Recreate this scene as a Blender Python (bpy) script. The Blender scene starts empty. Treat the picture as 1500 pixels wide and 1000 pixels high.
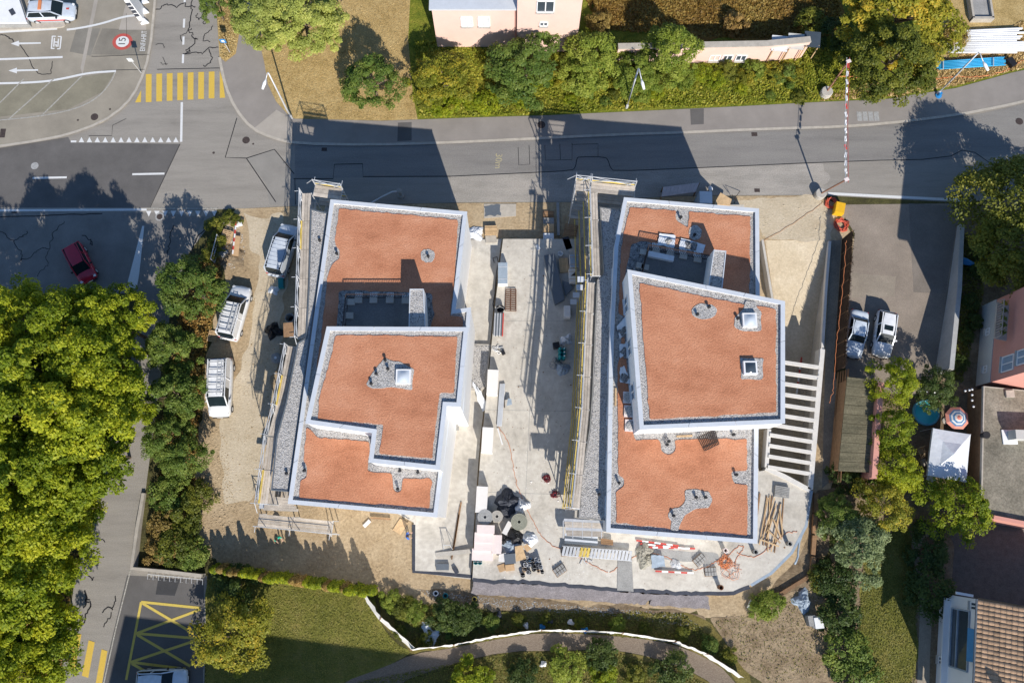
import bpy, bmesh, math, random
import numpy as np
from mathutils import Vector, Matrix, geometry
random.seed(7); np.random.seed(7)
R = math.radians
scene = bpy.context.scene
col = scene.collection

# ---------------------------------------------------------------- camera, sky, sun, exposure
CAM_H, FPX = 68.0, 1150.0
TILT = math.atan(268 / FPX)
cam = bpy.data.cameras.new('camera'); cam.lens = 36 * FPX / 1500; cam.sensor_width = 36
cam.clip_start = 1; cam.clip_end = 2000
camo = bpy.data.objects.new('camera', cam); col.objects.link(camo)
camo.location = (0, 0, CAM_H); camo.rotation_euler = (TILT, 0, 0)
scene.camera = camo

SUN_EL, SUN_AZ = R(34.0), R(161.5)          # azimuth clockwise from +Y
w = bpy.data.worlds.new('World'); scene.world = w; w.use_nodes = True
nt = w.node_tree; bg = nt.nodes['Background']
sk = nt.nodes.new('ShaderNodeTexSky'); sk.sky_type = 'NISHITA'; sk.sun_disc = False
sk.sun_elevation = SUN_EL; sk.sun_rotation = SUN_AZ; sk.air_density = 1.0; sk.dust_density = 0.1; sk.ozone_density = 5.0
nt.links.new(sk.outputs[0], bg.inputs[0]); bg.inputs[1].default_value = 0.115
sl = bpy.data.lights.new('sun', 'SUN'); sl.energy = 4.8; sl.angle = R(0.5); sl.color = (1.0, 0.94, 0.86)
so = bpy.data.objects.new('sun', sl); col.objects.link(so); so.location = (10, -30, 60)
sd = Vector((math.sin(SUN_AZ) * math.cos(SUN_EL), math.cos(SUN_AZ) * math.cos(SUN_EL), math.sin(SUN_EL)))
so.rotation_euler = sd.to_track_quat('Z', 'Y').to_euler()
scene.view_settings.view_transform = 'Standard'; scene.view_settings.look = 'None'
scene.view_settings.gamma = 1; scene.view_settings.exposure = 0.35
scene.render.engine = 'CYCLES'
scene.render.resolution_x = 1024; scene.render.resolution_y = 682

# ---------------------------------------------------------------- helpers
CT, ST = math.cos(TILT), math.sin(TILT)
def W(px, py, h=0.0):
    """photo pixel -> the point at height h on that line of sight"""
    a, b = (px - 750) / FPX, -(py - 500) / FPX
    dy, dz = CT * b + ST, ST * b - CT
    t = (h - CAM_H) / dz
    return Vector((a * t, dy * t, h))
def WP(pts, h=0.0): return [W(x, y, h) for x, y in pts]

LOC = {}
def thing(name, label, cat, loc=(0, 0, 0), group=None):
    o = bpy.data.objects.new(name, None); col.objects.link(o)
    o.empty_display_size = 0.3
    o.location = loc; LOC[o.name] = Vector(loc)
    o['label'] = label; o['category'] = cat
    if group: o['group'] = group
    return o
def tag(o, label, cat, group=None):
    o['label'] = label; o['category'] = cat
    if group: o['group'] = group
    return o
def link_mesh(name, me, mat, parent):
    o = bpy.data.objects.new(name, me); col.objects.link(o)
    if parent is not None: o.parent = parent
    if mat is not None and len(me.materials) == 0: me.materials.append(mat)
    LOC[o.name] = LOC.get(parent.name, Vector()) if parent is not None else Vector()
    return o
def put(o, loc, rz=0, sc=None):
    o.location = loc; o.rotation_euler = (0, 0, rz)
    if sc: o.scale = (sc, sc, sc) if not isinstance(sc, tuple) else sc
    return o
def copy_tree(o, parent=None):
    c = o.copy(); col.objects.link(c); c.parent = parent
    for ch in o.children: copy_tree(ch, c)
    return c
def relabel(o, label=None, group=None):
    if label: o['label'] = label
    if group: o['group'] = group
    return o

class MB:
    def __init__(s): s.v = []; s.f = []
    def add(s, vs, fs):
        n = len(s.v); s.v += [tuple(v) for v in vs]; s.f += [tuple(i + n for i in f) for f in fs]; return s
    def prism(s, poly, z0, z1, bottom=True):
        n = len(poly); p = [(q[0], q[1]) for q in poly]
        ar = sum(p[i][0] * p[(i + 1) % n][1] - p[(i + 1) % n][0] * p[i][1] for i in range(n))
        if ar < 0: p.reverse()
        vs = [(x, y, z0) for x, y in p] + [(x, y, z1) for x, y in p]
        fs = [tuple(range(n, 2 * n))] + ([tuple(range(n - 1, -1, -1))] if bottom else [])
        fs += [(i, (i + 1) % n, n + (i + 1) % n, n + i) for i in range(n)]
        return s.add(vs, fs)
    def sheet(s, poly, z):
        p = [(q[0], q[1]) for q in poly]; n = len(p)
        if sum(p[i][0] * p[(i + 1) % n][1] - p[(i + 1) % n][0] * p[i][1] for i in range(n)) < 0: p.reverse()
        return s.add([(x, y, z) for x, y in p], [tuple(range(n))])
    def box(s, c, size, rz=0.0, rx=0.0, ry=0.0):
        m = Matrix.Translation(c) @ Matrix.Rotation(rz, 4, 'Z') @ Matrix.Rotation(ry, 4, 'Y') @ Matrix.Rotation(rx, 4, 'X')
        a, b, d = size[0] / 2, size[1] / 2, size[2] / 2
        vs = [m @ Vector((x, y, z)) for z in (-d, d) for y in (-b, b) for x in (-a, a)]
        return s.add(vs, [(0, 2, 3, 1), (4, 5, 7, 6), (0, 1, 5, 4), (2, 6, 7, 3), (0, 4, 6, 2), (1, 3, 7, 5)])
    def beam(s, p, q, wd, ht, up=Vector((0, 0, 1))):
        p, q = Vector(p), Vector(q); d = (q - p).normalized()
        sx = d.cross(up)
        if sx.length < 1e-4: sx = d.cross(Vector((1, 0, 0)))
        sx.normalize(); sz = sx.cross(d)
        vs = [e + sx * (a * wd / 2) + sz * (b * ht / 2) for e in (p, q) for a, b in ((-1, -1), (1, -1), (1, 1), (-1, 1))]
        return s.add(vs, [(0, 1, 2, 3), (7, 6, 5, 4), (0, 4, 5, 1), (1, 5, 6, 2), (2, 6, 7, 3), (3, 7, 4, 0)])
    def path(s, pts, rad, n=6, cap=True):
        pts = [Vector(p) for p in pts]; rings = []
        rr = rad if isinstance(rad, (list, tuple)) else [rad] * len(pts)
        for i, p in enumerate(pts):
            d = (pts[min(i + 1, len(pts) - 1)] - pts[max(i - 1, 0)])
            d = d.normalized() if d.length > 1e-6 else Vector((0, 0, 1))
            a = d.cross(Vector((0, 0, 1)))
            if a.length < 1e-3: a = Vector((1, 0, 0))
            a.normalize(); b = d.cross(a)
            rings.append([p + (a * math.cos(2 * math.pi * k / n) + b * math.sin(2 * math.pi * k / n)) * rr[i] for k in range(n)])
        vs = [v for r_ in rings for v in r_]
        fs = [(i * n + k, i * n + (k + 1) % n, (i + 1) * n + (k + 1) % n, (i + 1) * n + k) for i in range(len(pts) - 1) for k in range(n)]
        if cap: fs += [tuple(range(n - 1, -1, -1)), tuple(range(len(vs) - n, len(vs)))]
        return s.add(vs, fs)
    def lathe(s, prof, n=16, c=(0, 0, 0)):
        vs = [(c[0] + r * math.cos(2 * math.pi * k / n), c[1] + r * math.sin(2 * math.pi * k / n), c[2] + z) for r, z in prof for k in range(n)]
        fs = [(i * n + k, i * n + (k + 1) % n, (i + 1) * n + (k + 1) % n, (i + 1) * n + k) for i in range(len(prof) - 1) for k in range(n)]
        fs += [tuple(range(n - 1, -1, -1)), tuple(range(len(vs) - n, len(vs)))]
        return s.add(vs, fs)
    def ribbon(s, pts, wd, z, zf=None):
        """flat strip of width wd along the points"""
        pts = [Vector((p[0], p[1], 0)) for p in pts]; L = []; Rr = []
        for i, p in enumerate(pts):
            d = (pts[min(i + 1, len(pts) - 1)] - pts[max(i - 1, 0)]).normalized(); nrm = Vector((-d.y, d.x, 0))
            ww = wd[i] if isinstance(wd, (list, tuple)) else wd
            zz = z[i] if isinstance(z, (list, tuple)) else z
            L.append(p + nrm * ww / 2 + Vector((0, 0, zz))); Rr.append(p - nrm * ww / 2 + Vector((0, 0, zz)))
        n = len(pts)
        return s.add(Rr + L, [(i, i + 1, n + i + 1, n + i) for i in range(n - 1)])
    def wall(s, pts, z0, z1, th):
        pts = [Vector((p[0], p[1], 0)) for p in pts]; n = len(pts)
        g = lambda z, i: z[i] if isinstance(z, (list, tuple)) else z
        vs = []
        for i, p in enumerate(pts):
            d = (pts[min(i + 1, n - 1)] - pts[max(i - 1, 0)]).normalized(); nr = Vector((-d.y, d.x, 0)) * th / 2
            for o, z in ((nr, g(z0, i)), (-nr, g(z0, i)), (-nr, g(z1, i)), (nr, g(z1, i))): vs.append(p + o + Vector((0, 0, z)))
        fs = [(0, 1, 2, 3), tuple(4 * (n - 1) + k for k in (3, 2, 1, 0))]
        for i in range(n - 1):
            a, b = 4 * i, 4 * i + 4
            fs += [(a + k, b + k, b + (k + 1) % 4, a + (k + 1) % 4) for k in range(4)]
        return s.add(vs, fs)
    def build(s, name, mat, parent=None, smooth=False, centre=True, fix=False):
        me = bpy.data.meshes.new(name)
        off = LOC.get(parent.name, Vector()) if parent is not None else Vector()
        vs = s.v
        if parent is None and centre:
            a = np.array(vs); lo, hi = a.min(0), a.max(0)
            off = Vector(((lo[0] + hi[0]) / 2, (lo[1] + hi[1]) / 2, lo[2]))
        me.from_pydata([(x - off[0], y - off[1], z - off[2]) for x, y, z in vs], [], s.f)
        if fix:
            bm = bmesh.new(); bm.from_mesh(me); bmesh.ops.recalc_face_normals(bm, faces=bm.faces); bm.to_mesh(me); bm.free()
        if smooth: me.polygons.foreach_set('use_smooth', [True] * len(me.polygons))
        me.update()
        o = link_mesh(name, me, mat, parent)
        if parent is None and centre: o.location = off; LOC[o.name] = off.copy()
        return o

def struct(name, mb, mat, parent=None):
    o = mb.build(name, mat, parent, centre=False)
    if parent is None: o['kind'] = 'structure'
    return o
def offset(poly, d):
    """inset a polygon by d (works either winding)"""
    p = [Vector((q[0], q[1])) for q in poly]; n = len(p)
    ar = sum(p[i].x * p[(i + 1) % n].y - p[(i + 1) % n].x * p[i].y for i in range(n))
    sg = 1 if ar > 0 else -1; out = []
    for i in range(n):
        a, b, c = p[i - 1], p[i], p[(i + 1) % n]
        d1, d2 = (b - a).normalized(), (c - b).normalized()
        n1, n2 = Vector((-d1.y, d1.x)) * sg, Vector((-d2.y, d2.x)) * sg
        m = (n1 + n2); k = 1 + n1.dot(n2)
        out.append(b + m * (d / max(k, 0.2)))
    return [Vector((q.x, q.y, 0)) for q in out]
def rag(poly, step=0.25, amp=0.05, closed=True):
    """uneven edge: subdivide and shake"""
    out = []; n = len(poly)
    for i in range(n if closed else n - 1):
        a, b = Vector(poly[i]), Vector(poly[(i + 1) % n]); k = max(1, int((b - a).length / step))
        for j in range(k):
            p = a.lerp(b, j / k)
            out.append(p + Vector((random.gauss(0, amp), random.gauss(0, amp), 0)))
    if not closed: out.append(Vector(poly[-1]))
    return out
def chaikin(pts, it=2, closed=False):
    pts = [Vector(p) for p in pts]
    for _ in range(it):
        q = []; n = len(pts)
        if not closed: q.append(pts[0])
        for i in range(n if closed else n - 1):
            a, b = pts[i], pts[(i + 1) % n]; q += [a.lerp(b, .25), a.lerp(b, .75)]
        if not closed: q.append(pts[-1])
        pts = q
    return pts
def ring(cx, cy, rx, ry, n=20): return [(cx + rx * math.cos(2 * math.pi * k / n), cy + ry * math.sin(2 * math.pi * k / n)) for k in range(n)]

# ---------------------------------------------------------------- materials
MATS = {}
def nodes(name):
    m = bpy.data.materials.new(name); m.use_nodes = True; t = m.node_tree
    b = t.nodes['Principled BSDF']; MATS[name] = m
    return m, t, b
def N(t, typ, **kw):
    n = t.nodes.new(typ)
    for k, v in kw.items():
        if k in n.inputs: n.inputs[k].default_value = v
        else: setattr(n, k, v)
    return n
def ramp(t, stops):
    n = t.nodes.new('ShaderNodeValToRGB'); e = n.color_ramp.elements
    while len(e) > len(stops): e.remove(e[-1])
    while len(e) < len(stops): e.new(0.5)
    for i, (p, c) in enumerate(stops): e[i].position = p; e[i].color = (*c, 1) if len(c) == 3 else c
    return n
def shade(c, k): return tuple(min(1, max(0, x * k)) for x in c)
def mat(name, c, rough=.8, var=.18, scale=1.5, fine=None, bump=0.0, bscale=25, metal=0.0, c2=None, spec=.3, rnd=0.0, alpha=None):
    """base colour broken up by a coarse and a fine noise, optional relief"""
    m, t, b = nodes(name); L = t.links.new
    tc = N(t, 'ShaderNodeTexCoord')
    n1 = N(t, 'ShaderNodeTexNoise', Scale=scale, Detail=8, Roughness=.65)
    L(tc.outputs['Object'], n1.inputs['Vector'])
    lo, hi = (shade(c, 1 - var), shade(c, 1 + var)) if c2 is None else (c, c2)
    r1 = ramp(t, [(.3, lo), (.7, hi)]); L(n1.outputs['Fac'], r1.inputs[0]); out = r1.outputs[0]
    n2 = N(t, 'ShaderNodeTexNoise', Scale=fine or scale * 14, Detail=3, Roughness=.7); L(tc.outputs['Object'], n2.inputs['Vector'])
    mx = N(t, 'ShaderNodeMix', data_type='RGBA', blend_type='OVERLAY'); mx.inputs[0].default_value = min(1, .35 + var)
    r2 = ramp(t, [(.3, (.5 - var, ) * 3), (.7, (.5 + var, ) * 3)]); L(n2.outputs['Fac'], r2.inputs[0])
    L(out, mx.inputs[6]); L(r2.outputs[0], mx.inputs[7]); out = mx.outputs[2]
    if rnd:
        oi = N(t, 'ShaderNodeObjectInfo'); hs = N(t, 'ShaderNodeHueSaturation')
        mr = N(t, 'ShaderNodeMapRange'); mr.inputs[3].default_value = 1 - rnd; mr.inputs[4].default_value = 1 + rnd
        L(oi.outputs['Random'], mr.inputs[0]); L(mr.outputs[0], hs.inputs['Value']); L(out, hs.inputs['Color']); out = hs.outputs[0]
    L(out, b.inputs['Base Color'])
    b.inputs['Roughness'].default_value = rough; b.inputs['Metallic'].default_value = metal
    b.inputs['Specular IOR Level'].default_value = spec
    if bump:
        nb = N(t, 'ShaderNodeTexNoise', Scale=bscale, Detail=5); L(tc.outputs['Object'], nb.inputs['Vector'])
        bp = N(t, 'ShaderNodeBump', Strength=min(1, bump * 6), Distance=bump); L(nb.outputs['Fac'], bp.inputs['Height']); L(bp.outputs[0], b.inputs['Normal'])
    return m
def gravel_mat(name, cols, scale=11):
    m, t, b = nodes(name); L = t.links.new
    tc = N(t, 'ShaderNodeTexCoord'); v = N(t, 'ShaderNodeTexVoronoi', Scale=scale); L(tc.outputs['Object'], v.inputs['Vector'])
    sp = N(t, 'ShaderNodeSeparateColor'); L(v.outputs['Color'], sp.inputs[0])
    n_ = len(cols); r_ = ramp(t, [((i + .5) / n_, c) for i, c in enumerate(cols)]); L(sp.outputs[0], r_.inputs[0])
    L(r_.outputs[0], b.inputs['Base Color']); b.inputs['Roughness'].default_value = .9; b.inputs['Specular IOR Level'].default_value = .2
    bp = N(t, 'ShaderNodeBump', Strength=1.0, Distance=.05); bp.invert = True; L(v.outputs['Distance'], bp.inputs['Height']); L(bp.outputs[0], b.inputs['Normal'])
    return m
def blend_mat(name, stops, scale=.4, fine=9, bump=.03, bscale=12, rough=.95, streak=None, sp=.8):
    """ground cover: several tones mixed by a noise, speckled"""
    m, t, b = nodes(name); L = t.links.new
    tc = N(t, 'ShaderNodeTexCoord'); vec = tc.outputs['Object']
    if streak:
        mp = N(t, 'ShaderNodeMapping'); mp.inputs['Scale'].default_value = streak[0]; mp.inputs['Rotation'].default_value = (0, 0, streak[1]); L(vec, mp.inputs[0]); v1 = mp.outputs[0]
    else: v1 = vec
    n1 = N(t, 'ShaderNodeTexNoise', Scale=scale, Detail=10, Roughness=.68); L(v1, n1.inputs['Vector'])
    r1 = ramp(t, stops); L(n1.outputs['Fac'], r1.inputs[0])
    n2 = N(t, 'ShaderNodeTexNoise', Scale=fine, Detail=4, Roughness=.75); L(vec, n2.inputs['Vector'])
    r2 = ramp(t, [(.3, (.26,) * 3), (.7, (.74,) * 3)]); L(n2.outputs['Fac'], r2.inputs[0])
    mx = N(t, 'ShaderNodeMix', data_type='RGBA', blend_type='OVERLAY'); mx.inputs[0].default_value = sp
    L(r1.outputs[0], mx.inputs[6]); L(r2.outputs[0], mx.inputs[7]); L(mx.outputs[2], b.inputs['Base Color'])
    b.inputs['Roughness'].default_value = rough; b.inputs['Specular IOR Level'].default_value = .15
    if bump:
        nb = N(t, 'ShaderNodeTexNoise', Scale=bscale, Detail=6); L(vec, nb.inputs['Vector'])
        bp = N(t, 'ShaderNodeBump', Strength=.9, Distance=bump); L(nb.outputs['Fac'], bp.inputs['Height']); L(bp.outputs[0], b.inputs['Normal'])
    return m
def paint_mat(name, c, under, wear=.42):
    """road paint, worn through in flecks"""
    m, t, b = nodes(name); L = t.links.new
    tc = N(t, 'ShaderNodeTexCoord'); n1 = N(t, 'ShaderNodeTexNoise', Scale=9, Detail=8, Roughness=.8); L(tc.outputs['Object'], n1.inputs['Vector'])
    r1 = ramp(t, [(wear - .08, under), (wear + .05, shade(c, .85)), (.75, c)]); L(n1.outputs['Fac'], r1.inputs[0]); L(r1.outputs[0], b.inputs['Base Color'])
    b.inputs['Roughness'].default_value = .7
    return m
def leaf_mat(name, stops, trans=.35):
    m = bpy.data.materials.new(name); m.use_nodes = True; t = m.node_tree; MATS[name] = m
    for n in list(t.nodes): t.nodes.remove(n)
    L = t.links.new; out = N(t, 'ShaderNodeOutputMaterial')
    at = N(t, 'ShaderNodeAttribute', attribute_name='rnd'); r1 = ramp(t, stops); L(at.outputs['Fac'], r1.inputs[0])
    oi = N(t, 'ShaderNodeObjectInfo'); hs = N(t, 'ShaderNodeHueSaturation'); mr = N(t, 'ShaderNodeMapRange')
    mr.inputs[3].default_value = .85; mr.inputs[4].default_value = 1.28; L(oi.outputs['Random'], mr.inputs[0]); mh = N(t, 'ShaderNodeMapRange'); mh.inputs[3].default_value = .508; mh.inputs[4].default_value = .487; L(oi.outputs['Random'], mh.inputs[0]); L(mh.outputs[0], hs.inputs['Hue']); L(mr.outputs[0], hs.inputs['Value']); L(r1.outputs[0], hs.inputs['Color'])
    d = N(t, 'ShaderNodeBsdfPrincipled'); d.inputs['Roughness'].default_value = .55; d.inputs['Specular IOR Level'].default_value = .25; L(hs.outputs[0], d.inputs['Base Color'])
    tr = N(t, 'ShaderNodeBsdfTranslucent'); tb = N(t, 'ShaderNodeMix', data_type='RGBA', blend_type='MULTIPLY'); tb.inputs[0].default_value = 1; tb.inputs[7].default_value = (1.3, 1.25, .5, 1)
    L(hs.outputs[0], tb.inputs[6]); L(tb.outputs[2], tr.inputs[0])
    ms = N(t, 'ShaderNodeMixShader'); ms.inputs[0].default_value = trans; L(d.outputs[0], ms.inputs[1]); L(tr.outputs[0], ms.inputs[2]); L(ms.outputs[0], out.inputs[0])
    return m

ASPH = (.268, .247, .216)
m_road = blend_mat('asphalt_grey', [(.25, shade(ASPH, .68)), (.42, shade(ASPH, .95)), (.58, shade(ASPH, 1.1)), (.75, shade(ASPH, .85))], .35, 14, .008, 60, .9, streak=((.35, 2.2, 1), .06), sp=.55)
m_road_dark = mat('asphalt_dark', (.12, .113, .107), .88, .16, .5, 26, .01, 60, spec=.25)
m_road_pale = mat('asphalt_pale', (.36, .325, .28), .9, .12, .5, 26, .01, 60, spec=.2)
m_pave = mat('asphalt_footway', (.262, .237, .212), .92, .1, .5, 26, .01, 60, spec=.2)
m_fore = mat('asphalt_forecourt', (.28, .25, .2), .9, .2, .25, 20, .01, 60, spec=.2)
m_park = mat('asphalt_parking', (.25, .21, .17), .92, .22, .28, 16, .012, 50, spec=.2)
m_tar = mat('tar', (.018, .018, .02), .55, .2, 3)
m_kerb = mat('kerb_stone', (.42, .38, .32), .9, .15, 2)
m_palec = mat('pale_concrete', (.62, .595, .55), .9, .1, 1.2, 12)
m_white = paint_mat('paint_white', (.72, .72, .7), (.3, .28, .25), .36)
m_worn = paint_mat('paint_worn', (.5, .48, .42), (.22, .2, .17), .5)
m_yellow = paint_mat('paint_yellow', (.68, .46, .07), (.35, .26, .1), .38)
m_yline = paint_mat('paint_yellow_faded', (.66, .5, .1), (.3, .25, .12), .4)
m_red_p = paint_mat('paint_red', (.5, .09, .07), (.35, .2, .15), .34)
m_black_p = mat('paint_black', (.03, .03, .03), .7, .1)
m_ground = blend_mat('earth_and_grass', [(.3, (.045, .04, .02)), (.5, (.08, .075, .028)), (.7, (.14, .115, .055))], .5, 7, .06, 6)
m_dirt = blend_mat('site_earth', [(.28, (.25, .18, .105)), (.45, (.37, .275, .165)), (.6, (.44, .34, .215)), (.78, (.35, .27, .18))], .25, 4, .05, 5, sp=.45)
m_sand = blend_mat('site_sand', [(.3, (.42, .34, .23)), (.5, (.5, .42, .3)), (.7, (.56, .48, .36))], .35, 5, .03, 7, sp=.35)
m_soil = blend_mat('dark_soil', [(.3, (.12, .085, .05)), (.5, (.2, .15, .095)), (.7, (.29, .225, .15))], .8, 5, .07, 6, sp=.55)
m_dome = mat('skylight_dome', (.5, .55, .6), .3, .06, 2)
m_drygrass = blend_mat('dry_grass', [(.28, (.27, .19, .07)), (.48, (.4, .285, .12)), (.62, (.46, .34, .155)), (.8, (.33, .25, .09))], .7, 8, .05, 12)
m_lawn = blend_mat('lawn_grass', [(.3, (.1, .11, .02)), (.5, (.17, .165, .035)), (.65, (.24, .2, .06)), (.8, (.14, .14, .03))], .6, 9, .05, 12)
m_lawn2 = blend_mat('shaded_lawn_grass', [(.3, (.1, .085, .025)), (.5, (.16, .13, .04)), (.7, (.2, .17, .06))], .6, 9, .05, 12)  # shaded copy of the lawn tones, shade put into the colour
m_bank = blend_mat('bank_grass', [(.3, (.07, .1, .012)), (.5, (.15, .17, .02)), (.7, (.24, .22, .035))], 1.2, 8, .08, 8)
m_brownbank = blend_mat('brown_grass', [(.3, (.11, .055, .015)), (.5, (.22, .12, .03)), (.7, (.3, .2, .05))], .5, 7, .08, 7, streak=((1, 2.5, 1), .4))
m_conc = blend_mat('concrete_slab', [(.25, (.28, .255, .215)), (.4, (.46, .425, .365)), (.58, (.56, .525, .46)), (.75, (.38, .35, .295))], .28, 2.2, .004, 20, .9, sp=.32)
m_conc2 = mat('concrete_plain', (.45, .42, .37), .9, .18, .7, 18, .006, 30)
m_concdk = mat('concrete_grey', (.3, .295, .28), .9, .2, .8, 15)
m_render = mat('white_render', (.78, .77, .75), .9, .04, .8, 20)
m_coping = mat('zinc_coping', (.62, .645, .67), .45, .06, 1.2, 9, metal=.15, spec=.5)
m_gravel = gravel_mat('roof_gravel', [(.2, .195, .19), (.36, .345, .325), (.52, .49, .45), (.33, .325, .32), (.6, .57, .53), (.44, .41, .37), (.5, .49, .48)], 15)
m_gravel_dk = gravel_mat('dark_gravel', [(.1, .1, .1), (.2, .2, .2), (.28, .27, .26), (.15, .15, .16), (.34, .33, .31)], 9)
m_redsub = blend_mat('brick_substrate', [(.25, (.32, .13, .068)), (.42, (.455, .192, .104)), (.56, (.52, .235, .132)), (.74, (.58, .29, .178))], .32, 9, .05, 9, streak=((1, 1.5, 1), .3), sp=.6)
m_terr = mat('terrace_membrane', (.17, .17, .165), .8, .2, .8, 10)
m_wood = mat('pine_boards', (.52, .36, .2), .8, .2, 3, 20, rnd=.2)
m_plank = mat('scaffold_plank', (.46, .405, .34), .85, .2, 2, 20, rnd=.22)
m_brownwood = mat('brown_wood', (.27, .16, .085), .85, .22, 3, 20, rnd=.25)
m_steel = mat('galvanised_steel', (.58, .59, .6), .5, .1, 2, metal=.3, spec=.5)
m_iron = mat('dark_iron', (.05, .035, .03), .7, .2, 5)
m_rust = mat('rusty_rebar', (.16, .075, .04), .85, .25, 8)
m_toe = mat('toe_board_yellow', (.58, .43, .1), .75, .2, 3, rnd=.15)
m_alu = mat('anthracite_sheet', (.14, .16, .18), .5, .08, 2, metal=.2)
m_plastic_w = mat('white_plastic', (.75, .75, .74), .5, .05, 2)
m_card = mat('white_carton', (.72, .69, .65), .8, .05, 2, rnd=.06)
m_pinkins = mat('pale_insulation', (.74, .64, .6), .85, .05, 2)
m_cardb = mat('brown_cardboard', (.5, .33, .18), .85, .12, 3, rnd=.15)
m_black = mat('black_plastic', (.02, .02, .022), .45, .2, 3)
m_rubber = mat('rubber', (.025, .025, .027), .8, .1, 5)
m_navy = mat('dark_membrane', (.05, .055, .07), .6, .25, 2, bump=.03, bscale=5)
m_fleece = mat('grey_fleece', (.17, .155, .16), .85, .25, 1.2, 8, bump=.06, bscale=3)
m_blue = mat('blue_plastic', (.03, .22, .5), .5, .1, 2)
m_teal = mat('teal_plastic', (.01, .2, .22), .4, .1, 2)
m_orange = mat('orange_cable', (.62, .22, .09), .6, .1, 2)
m_redplast = mat('red_plastic', (.5, .07, .055), .55, .1, 2)
m_yel = mat('yellow_plastic', (.75, .42, .02), .5, .1, 2)
m_tarp_w = mat('white_tarpaulin', (.72, .74, .76), .6, .08, 2, bump=.05, bscale=4)
m_tarp_b = mat('blue_grey_tarp', (.3, .36, .42), .5, .15, 2, bump=.05, bscale=4)
m_fencecl = mat('white_fence_fabric', (.74, .72, .68), .85, .12, 1.5, bump=.03, bscale=3)
m_pink = mat('pink_render', (.72, .5, .42), .9, .05, .6, 15)
m_salmon = mat('salmon_render', (.6, .29, .23), .9, .06, .6, 15)
m_salmon_l = mat('pale_base_render', (.5, .5, .47), .9, .06, .6, 15)
m_glass = mat('window_glass', (.05, .065, .08), .08, .15, 1, spec=.8)
m_glass_b = mat('car_glass', (.012, .02, .024), .12, .1, 1, spec=.22)
m_shutter = mat('pale_shutter', (.6, .62, .62), .7, .08, 3)
m_oldroof = blend_mat('weathered_roofing', [(.28, (.12, .11, .085)), (.5, (.22, .2, .155)), (.7, (.32, .29, .23))], .35, 6, .01, 20, .9)
m_mossroof = blend_mat('mossy_fibre_cement', [(.3, (.075, .07, .045)), (.5, (.14, .125, .08)), (.7, (.19, .17, .11))], .5, 7, .01, 20, .9, streak=((.6, 3, 1), .1))
m_tile = mat('clay_tile', (.4, .26, .16), .85, .25, 4, 15, rnd=.22)
m_cobble = None
def cobble_mat():
    m, t, b = nodes('path_cobbles'); L = t.links.new
    tc = N(t, 'ShaderNodeTexCoord'); v = N(t, 'ShaderNodeTexBrick', Scale=4.2); L(tc.outputs['Object'], v.inputs['Vector'])
    v.inputs['Color1'].default_value = (.25, .19, .14, 1); v.inputs['Color2'].default_value = (.34, .27, .2, 1); v.inputs['Mortar'].default_value = (.09, .07, .045, 1)
    v.inputs['Mortar Size'].default_value = .035; L(v.outputs['Color'], b.inputs['Base Color']); b.inputs['Roughness'].default_value = .9
    bp = N(t, 'ShaderNodeBump', Strength=.8, Distance=.03); bp.invert = True; L(v.outputs['Fac'], bp.inputs['Height']); L(bp.outputs[0], b.inputs['Normal'])
    return m
m_cobble = cobble_mat()
def water_mat():
    m, t, b = nodes('pool_water'); b.inputs['Base Color'].default_value = (.06, .5, .55, 1); b.inputs['Roughness'].default_value = .05
    return m
m_water = water_mat()
m_text = {}
def text_mesh(name, s, size, loc, rz, mt, parent=None, sx=1.0):
    cu = bpy.data.curves.new(name, 'FONT'); cu.body = s; cu.size = size; cu.align_x = 'CENTER'; cu.align_y = 'CENTER'
    tmp = bpy.data.objects.new(name + '_c', cu); col.objects.link(tmp)
    dg = bpy.context.evaluated_depsgraph_get(); me = bpy.data.meshes.new_from_object(tmp.evaluated_get(dg))
    bpy.data.objects.remove(tmp); me.materials.clear()
    me.transform(Matrix.Translation(Vector(loc) - (LOC.get(parent.name, Vector()) if parent else Vector())) @ Matrix.Rotation(rz, 4, 'Z') @ Matrix.Diagonal((sx, 1, 1, 1)))
    return link_mesh(name, me, mt, parent)
# ================================================================ THE SETTING
def srag(p, a, b): return chaikin(rag(p, a * 1.6, b * 1.3), 2, True)
# ramp pit outline (ground level)
HOLE = WP([(1121, 352), (1214, 352), (1209, 420), (1203, 511), (1188, 712), (1123, 684), (1128, 620), (1134, 440)])
def holed(poly, hole, z):
    pts = [Vector((p[0], p[1])) for p in poly] + [Vector((p[0], p[1])) for p in hole]
    n, k = len(poly), len(hole)
    ed = [(i, (i + 1) % n) for i in range(n)] + [(n + i, n + (i + 1) % k) for i in range(k)]
    vs, _, fs, *_ = geometry.delaunay_2d_cdt(pts, ed, [], 1, 1e-5)
    def inside(p, pg):
        c = False; m = len(pg)
        for i in range(m):
            a, b = pg[i], pg[i - 1]
            if (a[1] > p.y) != (b[1] > p.y) and p.x < (b[0] - a[0]) * (p.y - a[1]) / (b[1] - a[1]) + a[0]: c = not c
        return c
    mb = MB(); out = []
    for f in fs:
        c = sum((vs[i] for i in f), Vector((0, 0))) / len(f)
        if not inside(c, hole): out.append(tuple(f))
    mb.add([(v.x, v.y, z) for v in vs], out)
    return mb
struct('ground', holed([(-220, -200), (220, -200), (220, 260), (-220, 260)], HOLE, 0.0), m_ground)

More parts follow.
